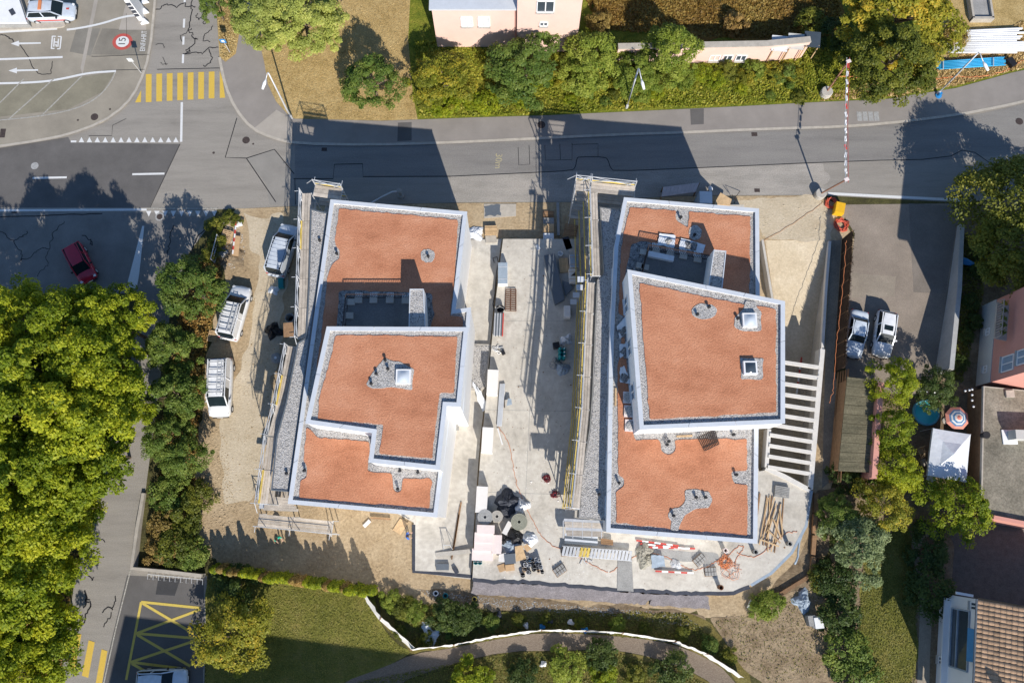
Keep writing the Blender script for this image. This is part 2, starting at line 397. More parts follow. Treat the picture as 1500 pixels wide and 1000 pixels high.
KERB = [(322, 85), (330, 125), (345, 160), (370, 190), (400, 203), (432, 211), (540, 213), (650, 210), (760, 205), (900, 198), (1000, 195), (1110, 190), (1250, 186), (1350, 176), (1440, 163), (1560, 135)]
WKERB = [(-60, 222), (0, 215), (60, 206), (100, 198), (150, 180), (185, 155), (205, 125), (220, 80), (228, 0), (230, -40)]
BACK = [(1560, 90), (1480, 108), (1400, 130), (1300, 146), (1190, 151), (1060, 158), (930, 164), (800, 170), (700, 173), (612, 176), (560, 178), (432, 175)]
road_poly = WP(WKERB + [(313, -40)] + KERB + [(1560, 280), (1412, 297), (1200, 286), (1000, 287), (835, 296), (660, 297), (432, 302), (318, 307), (303, 335), (277, 370), (257, 420), (242, 500), (226, 620), (213, 720), (200, 832), (303, 843), (298, 1060), (80, 1060), (108, 860), (150, 690), (190, 540), (205, 450), (190, 430), (-60, 430)])
road = struct('road', MB().sheet(road_poly, .004), m_road)
def on_road(name, mb, m): return mb.build(name, m, road)

# newer surfacing and repair patches
on_road('asphalt_patch', MB().sheet(WP([(-60, 224), (0, 217), (100, 201), (104, 209), (264, 211), (219, 304), (-60, 304)]), .008), m_road_dark)
on_road('asphalt_patch', MB().sheet(WP([(-60, 312), (150, 311), (240, 312), (300, 318), (277, 368), (257, 420), (242, 500), (205, 450), (190, 430), (-60, 430)]), .008), mat('asphalt_old', (.2, .188, .172), .9, .2, .4, 20))
on_road('asphalt_patch', MB().sheet(WP([(330, 231), (347, 173), (400, 203), (394, 221), (361, 231)]), .008), m_road)
on_road('asphalt_patch', MB().sheet(WP([(361, 232), (402, 219), (431, 255), (432, 300), (395, 300), (390, 270)]), .008), mat('asphalt_patch_mid', (.25, .235, .21), .9, .12, .5, 26))
on_road('asphalt_patch', MB().sheet(WP([(186, 842), (299, 848), (297, 1050), (140, 1050), (158, 960)]), .008), m_road_dark)
on_road('asphalt_patch', MB().sheet(WP([(232, 846), (264, 848), (256, 872), (228, 870)]), .012), mat('asphalt_patch_black', (.05, .05, .052), .85, .15, 1))
on_road('asphalt_patch', MB().sheet(WP([(432, 212), (650, 211), (900, 199), (1110, 191), (1250, 187), (1350, 178), (1440, 166), (1560, 138), (1560, 220), (1385, 234), (1250, 236), (1000, 247), (900, 251), (845, 250), (660, 258), (530, 260), (432, 262)]), .008), blend_mat('asphalt_upper_lane', [(.25, (.165, .157, .145)), (.45, (.215, .203, .188)), (.62, (.24, .228, .208)), (.78, (.185, .175, .16))], .4, 14, .008, 60, .9, streak=((.3, 2.4, 1), .06), sp=.55))
on_road('asphalt_patch', MB().sheet(WP([(660, 259), (780, 254), (845, 251), (900, 252), (1000, 248), (1205, 239)]) + rag(WP([(1205, 239), (1214, 262), (1205, 285)]), .4, .15, False)[1:] + WP([(1000, 286), (835, 295), (660, 296.5)]), .0085), blend_mat('asphalt_dusty', [(.25, (.235, .215, .185)), (.45, (.3, .278, .245)), (.62, (.36, .33, .29)), (.78, (.27, .25, .22))], .5, 10, .008, 60, .95, streak=((.5, 1.6, 1), .1), sp=.5))

# footway north of the road, raised on its kerb
pave = struct('pavement', MB().prism(WP(KERB + BACK + [(424, 171), (405, 150), (393, 125), (388, 95), (380, 60), (375, -40), (345, -40), (351, 50), (346, 80), (331, 92)]), -.1, .11), m_pave)
MB().ribbon(chaikin(WP(KERB), 1), .26, .125).build('kerb', m_kerb, pave)
for poly, m in (([(370, 190), (405, 161), (426, 173), (428, 210), (400, 203)], m_road_pale), ([(1011, 160), (1031, 159), (1031, 182), (1012, 183)], m_road_dark), ([(583, 180), (603, 179), (603, 206), (582, 207)], m_road_dark)):
    MB().sheet(WP(poly, .114), .116).build('paving_patch', m, pave)
fore = struct('forecourt', MB().prism(WP(WKERB + [(-60, -40)]), -.1, .1), m_fore)
MB().ribbon(chaikin(WP(WKERB), 1), .24, .115).build('kerb', m_kerb, fore)
for poly, m in (([(102, 76), (112, 42), (147, 42), (133, 82)], mat('forecourt_patch_grey', (.2, .185, .155), .9, .2, .4, 20)), ([(134, 80), (150, 42), (220, 44), (217, 70), (210, 82)], mat('forecourt_patch', (.21, .19, .155), .9, .2, .4, 20)),
                ([(174, 44), (184, 8), (214, 10), (214, 44)], m_road_pale), ([(-60, 128), (60, 122), (168, 106), (150, 135), (100, 160), (-60, 178)], mat('forecourt_patch_olive', (.22, .2, .145), .9, .2, .4, 20)),
                ([(121, 110), (152, -40), (146, -40), (118, 100)], m_road_pale)):
    pz = globals().get('pz', .1) + .002; MB().sheet(WP(poly, .1), pz).build('paving_patch', m, fore)
struct('verge', MB().prism(WP([(315, -40), (345, -40), (351, 50), (346, 80), (331, 92), (322, 85)]), -.1, .1), m_drygrass)
struct('dry_meadow', MB().sheet(WP([(375, -60), (604, -60), (598, 60), (605, 140), (612, 176), (560, 178), (432, 175), (424, 171), (405, 150), (393, 125), (388, 95), (380, 60)]), .09), m_drygrass)
struct('bank', MB().sheet(WP([(604, -60), (1600, -60), (1560, 90), (1480, 108), (1400, 130), (1300, 146), (1190, 151), (1060, 158), (930, 164), (800, 170), (700, 173), (612, 176), (605, 140), (598, 60)]), .09), m_bank)
struct('brown_meadow', MB().sheet(srag(WP([(856, -60), (1230, -60), (1232, 40), (1180, 62), (1025, 56), (960, 50), (880, 45)]), 1, .3), .1), m_brownbank)
struct('gravel_yard', MB().sheet(srag(WP([(1385, -60), (1600, -60), (1560, 86), (1480, 104), (1400, 124), (1340, 135), (1300, 140), (1370, 60)]), 1, .2), .1), m_drygrass)

# site earth round the pit, sandy haul road, parking, gardens
SITE = WP([(345, 306), (432, 302.5), (660, 297.5), (835, 296.5), (1000, 287.5), (1200, 286.5), (1228, 300), (1248, 345), (1240, 450), (1226, 545), (1222, 700), (1210, 800), (1190, 860), (1225, 930), (1180, 985), (1090, 965), (1040, 905), (1000, 893), (860, 893), (700, 893), (620, 885), (548, 866), (330, 834), (290, 800), (285, 700), (298, 600), (305, 500), (328, 420), (325, 340)])
SITE = SITE[:7] + rag(SITE[6:], .6, .16, False)[1:]
struct('site_ground', holed(SITE, HOLE, .012), m_dirt)
struct('haul_road', MB().sheet(srag(WP([(1060, 292), (1196, 290), (1224, 310), (1216, 351), (1119, 351), (1110, 330)]), .5, .15), .018), m_sand)
struct('site_track', MB().sheet(srag(WP([(352, 318), (415, 312), (420, 420), (405, 520), (392, 640), (372, 730), (330, 740), (318, 650), (345, 560), (372, 470), (378, 380)]), .5, .2), .018), m_sand)
struct('trampled_earth', MB().sheet(srag(WP([(610, 860), (690, 868), (860, 884), (1000, 895), (1040, 905), (1030, 925), (900, 905), (760, 893), (640, 884)]), .5, .15), .018), m_soil)
struct('spoil_slope', MB().sheet(srag(WP([(1110, 880), (1180, 800), (1196, 720), (1224, 712), (1216, 800), (1192, 862), (1130, 905)]), .5, .12), .018), m_soil)
struct('rough_ground', MB().sheet(srag(WP([(1045, 908), (1110, 895), (1165, 865), (1200, 858), (1228, 925), (1222, 1000), (1130, 1010), (1085, 968)]), .5, .2), .03), blend_mat('rough_earth', [(.28, (.14, .1, .055)), (.45, (.25, .185, .115)), (.6, (.34, .26, .165)), (.75, (.2, .165, .085))], .6, 5, .08, 5, sp=.5))
struct('grey_strip', MB().sheet(WP([(1217, 352), (1232, 352), (1225, 488), (1222, 700), (1204, 715), (1209, 511)]), .02), mat('grey_strip_earth', (.22, .2, .16), .95, .25, .6, 12, .03, 12))  # ground strip in a darker, greyer tone than the site earth
lot = struct('car_park', MB().sheet(WP([(1226, 300), (1413, 298), (1402, 332), (1370, 545), (1352, 582), (1238, 565), (1240, 450), (1252, 342)]), .016), m_park)
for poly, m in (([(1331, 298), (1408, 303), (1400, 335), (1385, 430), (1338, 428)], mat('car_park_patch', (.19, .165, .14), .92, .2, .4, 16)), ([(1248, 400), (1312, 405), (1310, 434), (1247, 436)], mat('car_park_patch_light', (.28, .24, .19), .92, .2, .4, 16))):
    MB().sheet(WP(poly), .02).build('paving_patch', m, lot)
struct('garden_soil', MB().sheet(WP([(1413, 300), (1560, 280), (1560, 1060), (1180, 1060), (1228, 930), (1196, 862), (1222, 800), (1226, 720), (1240, 562), (1350, 584), (1372, 545), (1404, 332)]), .008), m_soil)
struct('garden_lawn', MB().sheet(srag(WP([(1268, 790), (1330, 770), (1345, 850), (1342, 930), (1338, 1060), (1250, 1060), (1258, 900)]), .6, .12), .02), m_lawn)
struct('garden_path', MB().sheet(WP([(1337, 785), (1350, 778), (1380, 770), (1384, 776), (1352, 788), (1346, 812), (1352, 850), (1366, 880), (1362, 960), (1360, 1060), (1341, 1060), (1346, 930), (1348, 880), (1340, 840), (1334, 805)]), .026), mat('garden_path_paving', (.3, .26, .2), .9, .15, 1.5, 12))
court = struct('garden_court', MB().sheet(WP([(1385, 770), (1500, 755), (1500, 900), (1425, 885), (1392, 878), (1398, 800)]), .024), mat('court_pavers', (.12, .105, .09), .9, .2, 2, 12))
struct('lawn', MB().sheet(srag(WP([(303, 845), (420, 852), (545, 868), (556, 915), (602, 958), (567, 976), (500, 1000), (400, 1060), (297, 1060)]), .6, .1), .016), m_lawn)
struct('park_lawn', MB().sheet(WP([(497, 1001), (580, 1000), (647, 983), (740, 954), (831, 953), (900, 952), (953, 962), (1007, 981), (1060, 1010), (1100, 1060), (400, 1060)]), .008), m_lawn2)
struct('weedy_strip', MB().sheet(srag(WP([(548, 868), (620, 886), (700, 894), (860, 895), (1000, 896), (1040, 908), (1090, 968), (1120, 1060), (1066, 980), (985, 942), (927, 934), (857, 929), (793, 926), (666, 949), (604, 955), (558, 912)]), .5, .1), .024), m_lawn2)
struct('path', MB().sheet(chaikin(WP([(430, 1060), (497, 1000), (567, 975), (604, 957), (660, 949), (730, 935), (793, 926), (857, 928), (927, 933), (980, 941), (1030, 960), (1068, 985), (1120, 1060), (1085, 1060), (1047, 1002), (1007, 980), (953, 961), (900, 951), (831, 952), (740, 953), (660, 972), (580, 1000), (520, 1060)]), 1, True), .03), m_cobble)

# ---- road markings
LZ = [.02]
def line(name, pts, wd, m=m_white, par=road, z=None):
    LZ[0] += .0004; z = z or LZ[0]; return MB().ribbon(WP(pts), wd, z).build(name, m, par)
for i in range(9):                                    # zebra
    x = 202.7 + i * 15.35; y0, y1 = (109.6 - i * .6), (150.9 - i * .9)
    pts = [(x - 4.2, y0), (x + 4.2, y0 - .3), (x + 4.0, y1 - .2), (x - 4.4, y1)]
    if i == 0: pts = [(207, 132), (206.5, 150), (198, 150.5)]
    if i == 8: pts = [(322, 104), (326, 116), (330, 143.5), (322, 144)]
    MB().sheet(WP(pts), .02).build('crossing_stripe', m_yellow, road)
for q in ([(111, 927), (119.5, 928.5), (110, 980), (101.5, 977)], [(130, 937), (139, 940), (129.5, 992), (120, 989)], [(149, 950), (157.5, 953), (148, 1010), (139, 1008)]):
    MB().sheet(WP(q), .02).build('crossing_stripe', m_yellow, road)
line('stop_line', [(266.5, 150), (265.5, 208)], .22)
for a, b in (((270, 28), (269.4, 41)), ((269, 54), (268.6, 66)), ((268.4, 80), (268, 93)), ((271, -12), (270.6, 4)), ((48, 261), (98, 260)), ((194, 255.5), (241, 254.5)), ((104, 207.5), (112, 207.5))):
    line('lane_dash', [a, b], .2)
for i in range(13):
    x = 119.5 + i * 11.6 - (1 if i == 12 else 0)
    MB().sheet(WP([(x - 4, 208.7), (x + 4, 208.7), (x, 201)]), .02).build('give_way_triangle', m_white, road)
for i in range(9):
    x = 218 + i * 12
    MB().sheet(WP([(x - 4, 309), (x + 4, 309), (x, 317.5)]), .02).build('give_way_triangle', m_white, road)
line('edge_line', [(-60, 308.5), (60, 308), (215, 307.2)], .22)
line('edge_line', [(215, 305.6), (320, 305.6)], .12, m_worn)
line('edge_line', [(1213, 283.5), (1300, 288), (1412, 293.5)], .26)
MB().sheet(WP([(208.5, 331), (211.5, 331), (204, 402), (200, 424), (186, 420), (188, 410)]), .02).build('traffic_island_marking', m_white, road)
for pts in ([(207, 881), (294, 890)], [(207, 881), (185, 995)], [(209, 883), (275, 922)], [(294, 892), (200, 927)], [(200, 927), (285, 934)], [(201, 929), (279, 975)], [(285, 938), (192, 969)], [(192, 969), (272, 979)], [(193, 971), (220, 986)]):
    line('bay_line', pts, .2, m_yline)
for x in range(10): line('bay_dash', [(222 + x * 8, 841 + x * .4), (221.6 + x * 8, 845 + x * .4)], .1, m_worn)
line('kerb_line', [(213, 722), (208, 755), (192, 832), (170, 920), (150, 1010)], .1, m_worn)
z0 = .118
for pts in ([(-20, 48.5), (60, 44), (84, 42.5)], [(98, 44), (115, 42), (150, 35), (180, 25), (202, 22.5)], [(-20, 88), (92, 84)], [(-20, 123), (60, 121), (95, 115), (130, 107), (170, 104.5)]):
    z0 += .0006; MB().ribbon(chaikin(WP(pts, .1), 2), .22, z0).build('forecourt_line', m_white, fore)
for pts in ([(169, 106), (163, 120), (150, 137), (130, 152), (100, 163), (50, 172), (-20, 178)], [(35, 116), (0, 151)], [(80, 115), (14, 174)], [(120, 112), (60, 171)]):
    z0 += .0006; MB().ribbon(chaikin(WP(pts, .1), 2), .13, z0).build('forecourt_line', m_worn, fore)
for y, x0, x1, xs in ((64, 16, 28, 60), (103.5, 12.5, 25, 56)):
    mb = MB(); mb.sheet(WP([(x0, y + .5), (x1, y - 4), (x1, y - 1.2), (xs, y - 1.6), (xs, y + .6), (x1, y + 1.6), (x1, y + 4.5)], .1), z0)
    mb.build('arrow_marking', m_white, fore)
q = W(179.5, 61.5, .1)
fx = 1.0
MB().sheet([(q.x + .98 * math.cos(a), q.y + .9 * math.sin(a)) for a in [k * math.pi / 14 for k in range(28)]], .114).build('speed_marking', m_red_p, fore)
MB().sheet([(q.x + .64 * math.cos(a), q.y + .6 * math.sin(a)) for a in [k * math.pi / 14 for k in range(28)]], .118).build('speed_marking', m_white, fore)
text_mesh('speed_number', '15', 0.95, (q.x, q.y, .122), R(90), m_black_p, fore)
q = W(210.5, 60.5, .1)
text_mesh('lettering', 'EINFAHRT', .72, (q.x, q.y, .118), R(91), m_white, fore, .68)
def strokes(segs, z, m, name, par, wd=.12):
    mb = MB()
    for s_ in segs: z += .0005; mb.ribbon(WP(s_, .1), wd, z)
    return mb.build(name, m, par)
strokes([[(77, 53), (75.5, 72)], [(90, 54), (88, 72)], [(77, 53.5), (82, 53.8)], [(85, 54), (90, 54)], [(75.5, 71.5), (80, 71.5)], [(84, 72), (88, 72)], [(80, 56), (79, 69)], [(80, 62), (86, 62.5)], [(86, 57), (85, 69)], [(82, 65), (83, 69)]], z0, m_white, 'car_wash_marking', fore, .13)
q = W(730, 236); text_mesh('lettering', '30m', .9, (q.x, q.y, .02), R(-93), paint_mat('chalk_yellow', (.55, .47, .25), (.27, .25, .2), .5), road)

# ---- tar seams, manholes, drains
def wig(pts, amp=.12, it=3):
    pts = [Vector(p) for p in pts]
    for k in range(it):
        q = []
        for a, b in zip(pts, pts[1:]): q += [a, (a + b) / 2 + Vector((random.gauss(0, amp), random.gauss(0, amp), 0)) / (k + 1)]
        pts = q + [pts[-1]]
    return pts
seams = [([(660, 258.5), (780, 253), (838, 250), (843, 245), (845, 232), (848, 230), (886, 230), (891, 235), (894, 246), (900, 251), (1000, 247), (1250, 236), (1385, 233), (1417, 216), (1460, 246)], .075, .0),
         ([(430, 262), (488, 262), (490, 241), (531, 240), (532, 259), (660, 258.5)], .09, 0), ([(347, 173), (330, 231), (361, 232), (402, 219), (431, 255)], .08, 0), ([(361, 232), (392, 278), (404, 296)], .08, 0), ([(432, 262), (433, 300)], .06, 0),
         ([(264, 211), (220, 304)], .06, 0), ([(230, 102), (322, 100)], .07, 0), ([(185, 174), (165, 184), (164, 199), (130, 199)], .05, 0),
         ([(-10, 338), (20, 352), (30, 382), (50, 370), (72, 365), (78, 340), (95, 325)], .06, .15), ([(72, 366), (70, 390), (55, 405)], .05, .12), ([(0, 318), (100, 314), (150, 313)], .1, .04), ([(120, 345), (135, 360), (133, 350)], .08, .1), ([(20, 354), (35, 346), (40, 340)], .07, .1), ([(255, 330), (250, 355), (246, 372)], .08, .1), ([(310, 330), (290, 345), (280, 370)], .1, .03),
         ([(228, 14), (245, 6), (272, 4), (285, 12)], .1, .15), ([(282, 0), (278, 40), (290, 58), (272, 74), (268, 80)], .1, .2), ([(290, 20), (292, 30), (302, 28), (301, 34)], .08, .1), ([(312, 38), (298, 54), (308, 62)], .08, .12), ([(268, 79), (290, 78), (306, 70), (320, 70)], .09, .12), ([(306, 72), (309, 92), (298, 96)], .09, .1), ([(228, 66), (240, 70)], .06, .1), ([(238, 84), (244, 96), (235, 92)], .05, .1), ([(280, 42), (271, 50), (268, 66)], .07, .12),
         ([(124, 864), (132, 880), (125, 905), (112, 932)], .12, .2), ([(132, 878), (122, 890)], .1, .1), ([(169, 872), (165, 893), (150, 897)], .09, .12), ([(163, 896), (152, 918)], .08, .1), ([(127, 828), (128, 842), (138, 845)], .08, .1), ([(146, 814), (144, 828)], .08, .08), ([(140, 790), (154, 794)], .07, .08), ([(115, 970), (108, 990)], .1, .1),
         ([(0, 52), (14, 56), (20, 62)], .09, .08), ([(30, 66), (42, 84), (56, 108), (75, 108), (77, 90)], .07, .05), ([(186, 70), (185, 20)], .03, 0), ([(134, 83), (218, 80)], .05, .02), ([(150, 104), (212, 102)], .05, .02)]
seam_mb = MB(); seam_fore = MB()
for pts, wd, amp in seams:
    fr = max(p[1] for p in pts) < 110 and max(p[0] for p in pts) < 220
    p = WP(pts, .1 if fr else 0); p = wig(p, amp * 1.6, 3) if amp else (chaikin(p, 1) if len(pts) > 9 else p)
    sz = globals().get('sz', 0) + .0003; (seam_fore if fr else seam_mb).ribbon(p, wd, (.112 if fr else .0165) + sz * .3)
for k in range(4):                                   # saw cuts of the trench works
    for pts in ([(759, 216), (760, 242), (776, 241), (775, 213)], [(798, 213), (799, 235), (838, 234), (838, 210)], [(821, 234), (820, 211)], [(838, 212), (876, 211), (876, 229)])[k:k + 1]: seam_mb.ribbon(WP(pts), .05, .018)
o = seam_mb.build('tar_seams', m_tar, road); o['kind'] = 'stuff'
o = seam_fore.build('tar_seams', m_tar, fore); o['kind'] = 'stuff'
def disc(c, r_, z, m, name, par, n=18):
    MB().sheet([(c.x + r_ * math.cos(2 * math.pi * k / n), c.y + r_ * math.sin(2 * math.pi * k / n)) for k in range(n)], z).build(name, m, par)
m_manhole = mat('manhole_iron', (.06, .045, .04), .7, .3, 6); m_manhole_l = mat('manhole_concrete', (.33, .33, .32), .8, .25, 6)
disc(W(138.5, 171.5, .1), .36, .112, m_manhole, 'manhole_cover', fore); disc(W(162, 161), .1, .112, m_manhole, 'valve_cover', fore); disc(W(115, 177), .1, .112, m_manhole, 'valve_cover', fore)
disc(W(360.5, 205.5), .36, .016, m_manhole, 'manhole_cover', road); disc(W(371, 211), .1, .016, m_manhole, 'valve_cover', road); disc(W(313, 224), .12, .016, m_manhole, 'valve_cover', road)
disc(W(51, 243), .36, .02, m_manhole_l, 'manhole_cover', road); disc(W(234, 317.5), .42, .022, m_manhole_l, 'manhole_cover', road); disc(W(234, 317.5), .28, .026, m_manhole, 'manhole_cover', road)
disc(W(793, 183, .11), .38, .118, m_manhole, 'manhole_cover', pave); disc(W(1493, 178), .36, .016, m_manhole, 'manhole_cover', road)
for x, y, wx, wy in ((475, 219, .5, .35), (1105, 197, .55, .4), (1109, 279, .5, .35), (5, 196, .5, .9), (21, 310, .5, .3)):
    c = W(x, y); MB().box((c.x, c.y, .05 if y == 196 else .012), (wx, wy, .12 if y == 196 else .02)).build('drain_grate', m_manhole, fore if y == 196 else road)
for k in range(4):
    c = W(1259 + k * 8.3, 170.5, .11); MB().box((c.x, c.y, .11), (.46, .95, .02)).build('chamber_cover', m_manhole_l, pave)
# cellar-duct covers on the road edge of the site
site_obj = bpy.data.objects['site_ground']

# ---- ramp pit
hp = HOLE
def rz(y):                                            # ramp floor level along y
    ytop, ybot = W(1160, 352).y, W(1160, 545).y
    return max(-3.0, min(0.0, -3.0 * (ytop - y) / (ytop - ybot)))
mb = MB(); rows = 24; ya, yb = max(p.y for p in hp), min(p.y for p in hp)
xl, xr = min(p.x for p in hp) - .4, max(p.x for p in hp) + .4
for i in range(rows):
    y0, y1 = ya + (yb - ya) * i / rows, ya + (yb - ya) * (i + 1) / rows
    mb.add([(xl, y0, rz(y0) - .001), (xr, y0, rz(y0) - .001), (xr, y1, rz(y1) - .001), (xl, y1, rz(y1) - .001)], [(0, 3, 2, 1)])
ramp_o = struct('ramp', mb, m_sand)
mb = MB()
for a, b in zip(hp, hp[1:] + hp[:1]):
    mb.add([(a.x, a.y, -3.05), (b.x, b.y, -3.05), (b.x, b.y, .011), (a.x, a.y, .011)], [(0, 1, 2, 3)])
mb.build('pit_wall', m_conc2, ramp_o)

# ---- the concrete deck over the garage (two levels with a slot between)
ZR, ZL = .9, .15
slot = [(737, 350), (733, 380), (725, 450), (715, 560), (706, 640), (698, 740), (692, 848)]
deckR = WP(slot, ZR)
sR = WP([(760, 851), (820, 855), (905, 862), (1020, 868), (1075, 867), (1098, 858), (1130, 838), (1160, 808), (1180, 770), (1189, 716), (1124, 688), (1112, 690), (1100, 640), (1090, 300), (905, 300), (905, 350)], ZR)
deck = struct('concrete_deck', MB().prism(deckR + sR, -.3, ZR), m_conc)
leftdeck = struct('lower_walkway', MB().prism(WP([(x - 2.2, y) for x, y in slot], ZL) + WP([(607, 838), (606, 765), (560, 740), (600, 500), (640, 352)], ZL), -.3, ZL), m_conc)
MB().ribbon(rag(WP([(692, 849), (760, 852), (820, 856), (905, 863), (1020, 869.5), (1075, 868.5), (1098, 859)], ZR), .4, .05, False), .3, ZR + .006).build('edge_membrane', m_navy, deck)
MB().ribbon(WP([(606, 768), (606, 837), (650, 840), (692, 844)], ZL), .28, ZL + .006).build('edge_membrane', m_navy, leftdeck)
MB().ribbon(WP([(1100, 857), (1130, 839), (1160, 809), (1181, 770), (1189, 718)], ZR), .22, ZR + .006).build('edge_strip', m_tarp_b, deck)
MB().sheet(srag(WP([(930, 800), (1055, 812), (1052, 826), (930, 815)], ZR), .4, .05), ZR + .006).build('damp_patch', m_concdk, deck)
MB().sheet(WP([(905, 812), (925, 812), (928, 866), (904, 864)], ZR), ZR + .05).build('crossing_sheet', m_concdk, deck)
# joints of the slab bays
for pts in ([(733, 470), (838, 470)], [(712, 600), (835, 602)], [(700, 720), (830, 724)], [(785, 352), (783, 470), (776, 600), (770, 724), (764, 850)]):
    MB().ribbon(WP(pts, ZR), .03, ZR + .004).build('slab_joint', m_concdk, deck)
# fleece drawn over the slope south of the deck
mb = MB(); top = WP([(694, 851), (760, 855), (820, 858), (905, 866), (960, 870), (1037, 872)], ZR); bot = WP([(690, 870), (760, 874), (820, 877), (900, 883), (950, 885), (1040, 892)], .05)
nx, ny = 60, 6
for i in range(nx + 1):
    u = i / nx * (len(top) - 1); k = min(int(u), len(top) - 2); a = top[k].lerp(top[k + 1], u - k); b = bot[k].lerp(bot[k + 1], u - k)
    for j in range(ny + 1):
        p = a.lerp(b, j / ny); mb.v.append((p.x + random.gauss(0, .03), p.y + random.gauss(0, .04), max(.03, p.z + (random.gauss(0, .06) if 0 < j < ny else 0))))
for i in range(nx):
    for j in range(ny):
        if i in (47, ) and j > 2: continue
        q = i * (ny + 1) + j; mb.f.append((q, q + 1, q + ny + 2, q + ny + 1))
tag(mb.build('geotextile_sheet', m_fleece, None, True), 'crumpled dark grey fleece sheet draped over the bank below the concrete deck', 'sheet')
# ================================================================ THE TWO NEW BLOCKS
RZ, UZ = 8.5, 11.5                                    # coping tops of main roof and attic storey
GZ = RZ - .22; GU = UZ - .22
COPW = .32
def windows_on(par, p, q, zs, w_=1.3, h_=1.5, step=3.2, start=1.6):
    """windows set into the wall running p -> q: frame, pane, sill"""
    p, q = Vector((p[0], p[1], 0)), Vector((q[0], q[1], 0)); d = q - p; L_ = d.length; d.normalize(); n_ = Vector((d.y, -d.x, 0))
    if n_.y < -.5 or (n_.x > .5 and p.x < 5): return     # the court and lawn sides are still blank render
    for z in zs:
        x = start
        while x + w_ < L_ - .6:
            c = p + d * (x + w_ / 2) + Vector((0, 0, z + h_ / 2))
            fr = MB()
            for a, b in (((-w_ / 2, -h_ / 2), (w_ / 2, -h_ / 2)), ((-w_ / 2, h_ / 2), (w_ / 2, h_ / 2)), ((-w_ / 2, -h_ / 2), (-w_ / 2, h_ / 2)), ((w_ / 2, -h_ / 2), (w_ / 2, h_ / 2)), ((0, -h_ / 2), (0, h_ / 2))):
                fr.beam(c + d * a[0] + n_ * .02 + Vector((0, 0, a[1])), c + d * b[0] + n_ * .02 + Vector((0, 0, b[1])), .09, .09)
            f = fr.build('window', m_plastic_w, par)
            g = MB(); g.add([c + d * a + n_ * .012 + Vector((0, 0, b)) for a, b in ((-w_ / 2, -h_ / 2), (w_ / 2, -h_ / 2), (w_ / 2, h_ / 2), (-w_ / 2, h_ / 2))], [(0, 1, 2, 3)]); LOC[f.name] = LOC[par.name]; g.build('pane', m_glass, f)
            s_ = MB(); s_.beam(c + d * (-w_ / 2 - .05) + n_ * .08 + Vector((0, 0, -h_ / 2 - .07)), c + d * (w_ / 2 + .05) + n_ * .08 + Vector((0, 0, -h_ / 2 - .07)), .2, .05); s_.build('sill', m_coping, f)
            x += step
def ccw(poly):
    p = [Vector((q[0], q[1], 0)) for q in poly]; n = len(p)
    return p if sum(p[i].x * p[(i + 1) % n].y - p[(i + 1) % n].x * p[i].y for i in range(n)) > 0 else p[::-1]
def storey(par, poly, z0, ztop, nm, gz):
    """wall body, gravel floor, parapet with sheet-metal coping in lengths"""
    poly = ccw(poly); wall_o = offset(poly, .04); inn = offset(poly, COPW)
    MB().prism(wall_o, z0, gz - .02).build(nm + '_wall', m_render, par)
    mb = MB(); n = len(poly)
    wi = offset(poly, COPW - .03)
    vs = [(p.x, p.y, gz - .02) for p in wall_o] + [(p.x, p.y, ztop - .06) for p in wall_o] + [(p.x, p.y, gz - .02) for p in wi] + [(p.x, p.y, ztop - .06) for p in wi]
    fs = []
    for i in range(n):
        j = (i + 1) % n; fs += [(i, j, n + j, n + i), (2 * n + j, 2 * n + i, 3 * n + i, 3 * n + j), (n + i, n + j, 3 * n + j, 3 * n + i)]
    mb.add(vs, fs); mb.build(nm + '_parapet', m_render, par)
    MB().sheet(offset(poly, COPW - .05), gz).build(nm + '_gravel', m_gravel, par)
    for i in range(n):
        j = (i + 1) % n; L_ = (poly[j] - poly[i]).length; k = max(1, round(L_ / 3.2))
        for s_ in range(k):
            e = .02 / L_; a, b = s_ / k + (e if s_ else 0), (s_ + 1) / k - (e if s_ < k - 1 else 0)
            q = [poly[i].lerp(poly[j], a), poly[i].lerp(poly[j], b), inn[i].lerp(inn[j], b), inn[i].lerp(inn[j], a)]
            MB().prism(q, ztop - .06, ztop + random.uniform(0, .006)).build('coping', m_coping, par)
    return poly
def bed(par, px, h, nm, m, z, amp=.05, step=.22, raw=False):
    poly = WP(px, h); poly = poly if raw else chaikin(rag(poly, .32, .03), 1, True)
    return MB().prism(poly, z - .08, z, False).build(nm, m, par)
def vent(par, px, py, z, hgt=.28, r_=.09, m=None):
    c = W(px, py, z + hgt)
    mb = MB(); mb.lathe([(r_, 0), (r_, hgt), (r_ * 1.4, hgt), (r_ * 1.4, hgt + .06), (r_ * .5, hgt + .1)], 10, (c.x, c.y, z)); mb.build('vent_pipe', m or m_rubber, par)
def skylight(par, px, py, sx, sy, z, glassy=False):
    c = W(px, py, z + .4)
    b = MB(); b.prism([(c.x - sx / 2 - .12, c.y - sy / 2 - .12), (c.x + sx / 2 + .12, c.y - sy / 2 - .12), (c.x + sx / 2 + .12, c.y + sy / 2 + .12), (c.x - sx / 2 - .12, c.y + sy / 2 + .12)], z - .02, z + .33)
    s_ = b.build('skylight', m_plastic_w, par); LOC[s_.name] = LOC[par.name]
    d = MB(); nn = 6; vs = []; fs = []
    for i in range(nn + 1):
        for j in range(nn + 1):
            u, v = i / nn * 2 - 1, j / nn * 2 - 1; vs.append((c.x + u * sx / 2, c.y + v * sy / 2, z + .34 + .16 * (1 - u * u) * (1 - v * v)))
    for i in range(nn):
        for j in range(nn): q = i * (nn + 1) + j; fs.append((q, q + nn + 1, q + nn + 2, q + 1))
    d.add(vs, fs); d.build('dome', m_glass if glassy else m_dome, s_, True)
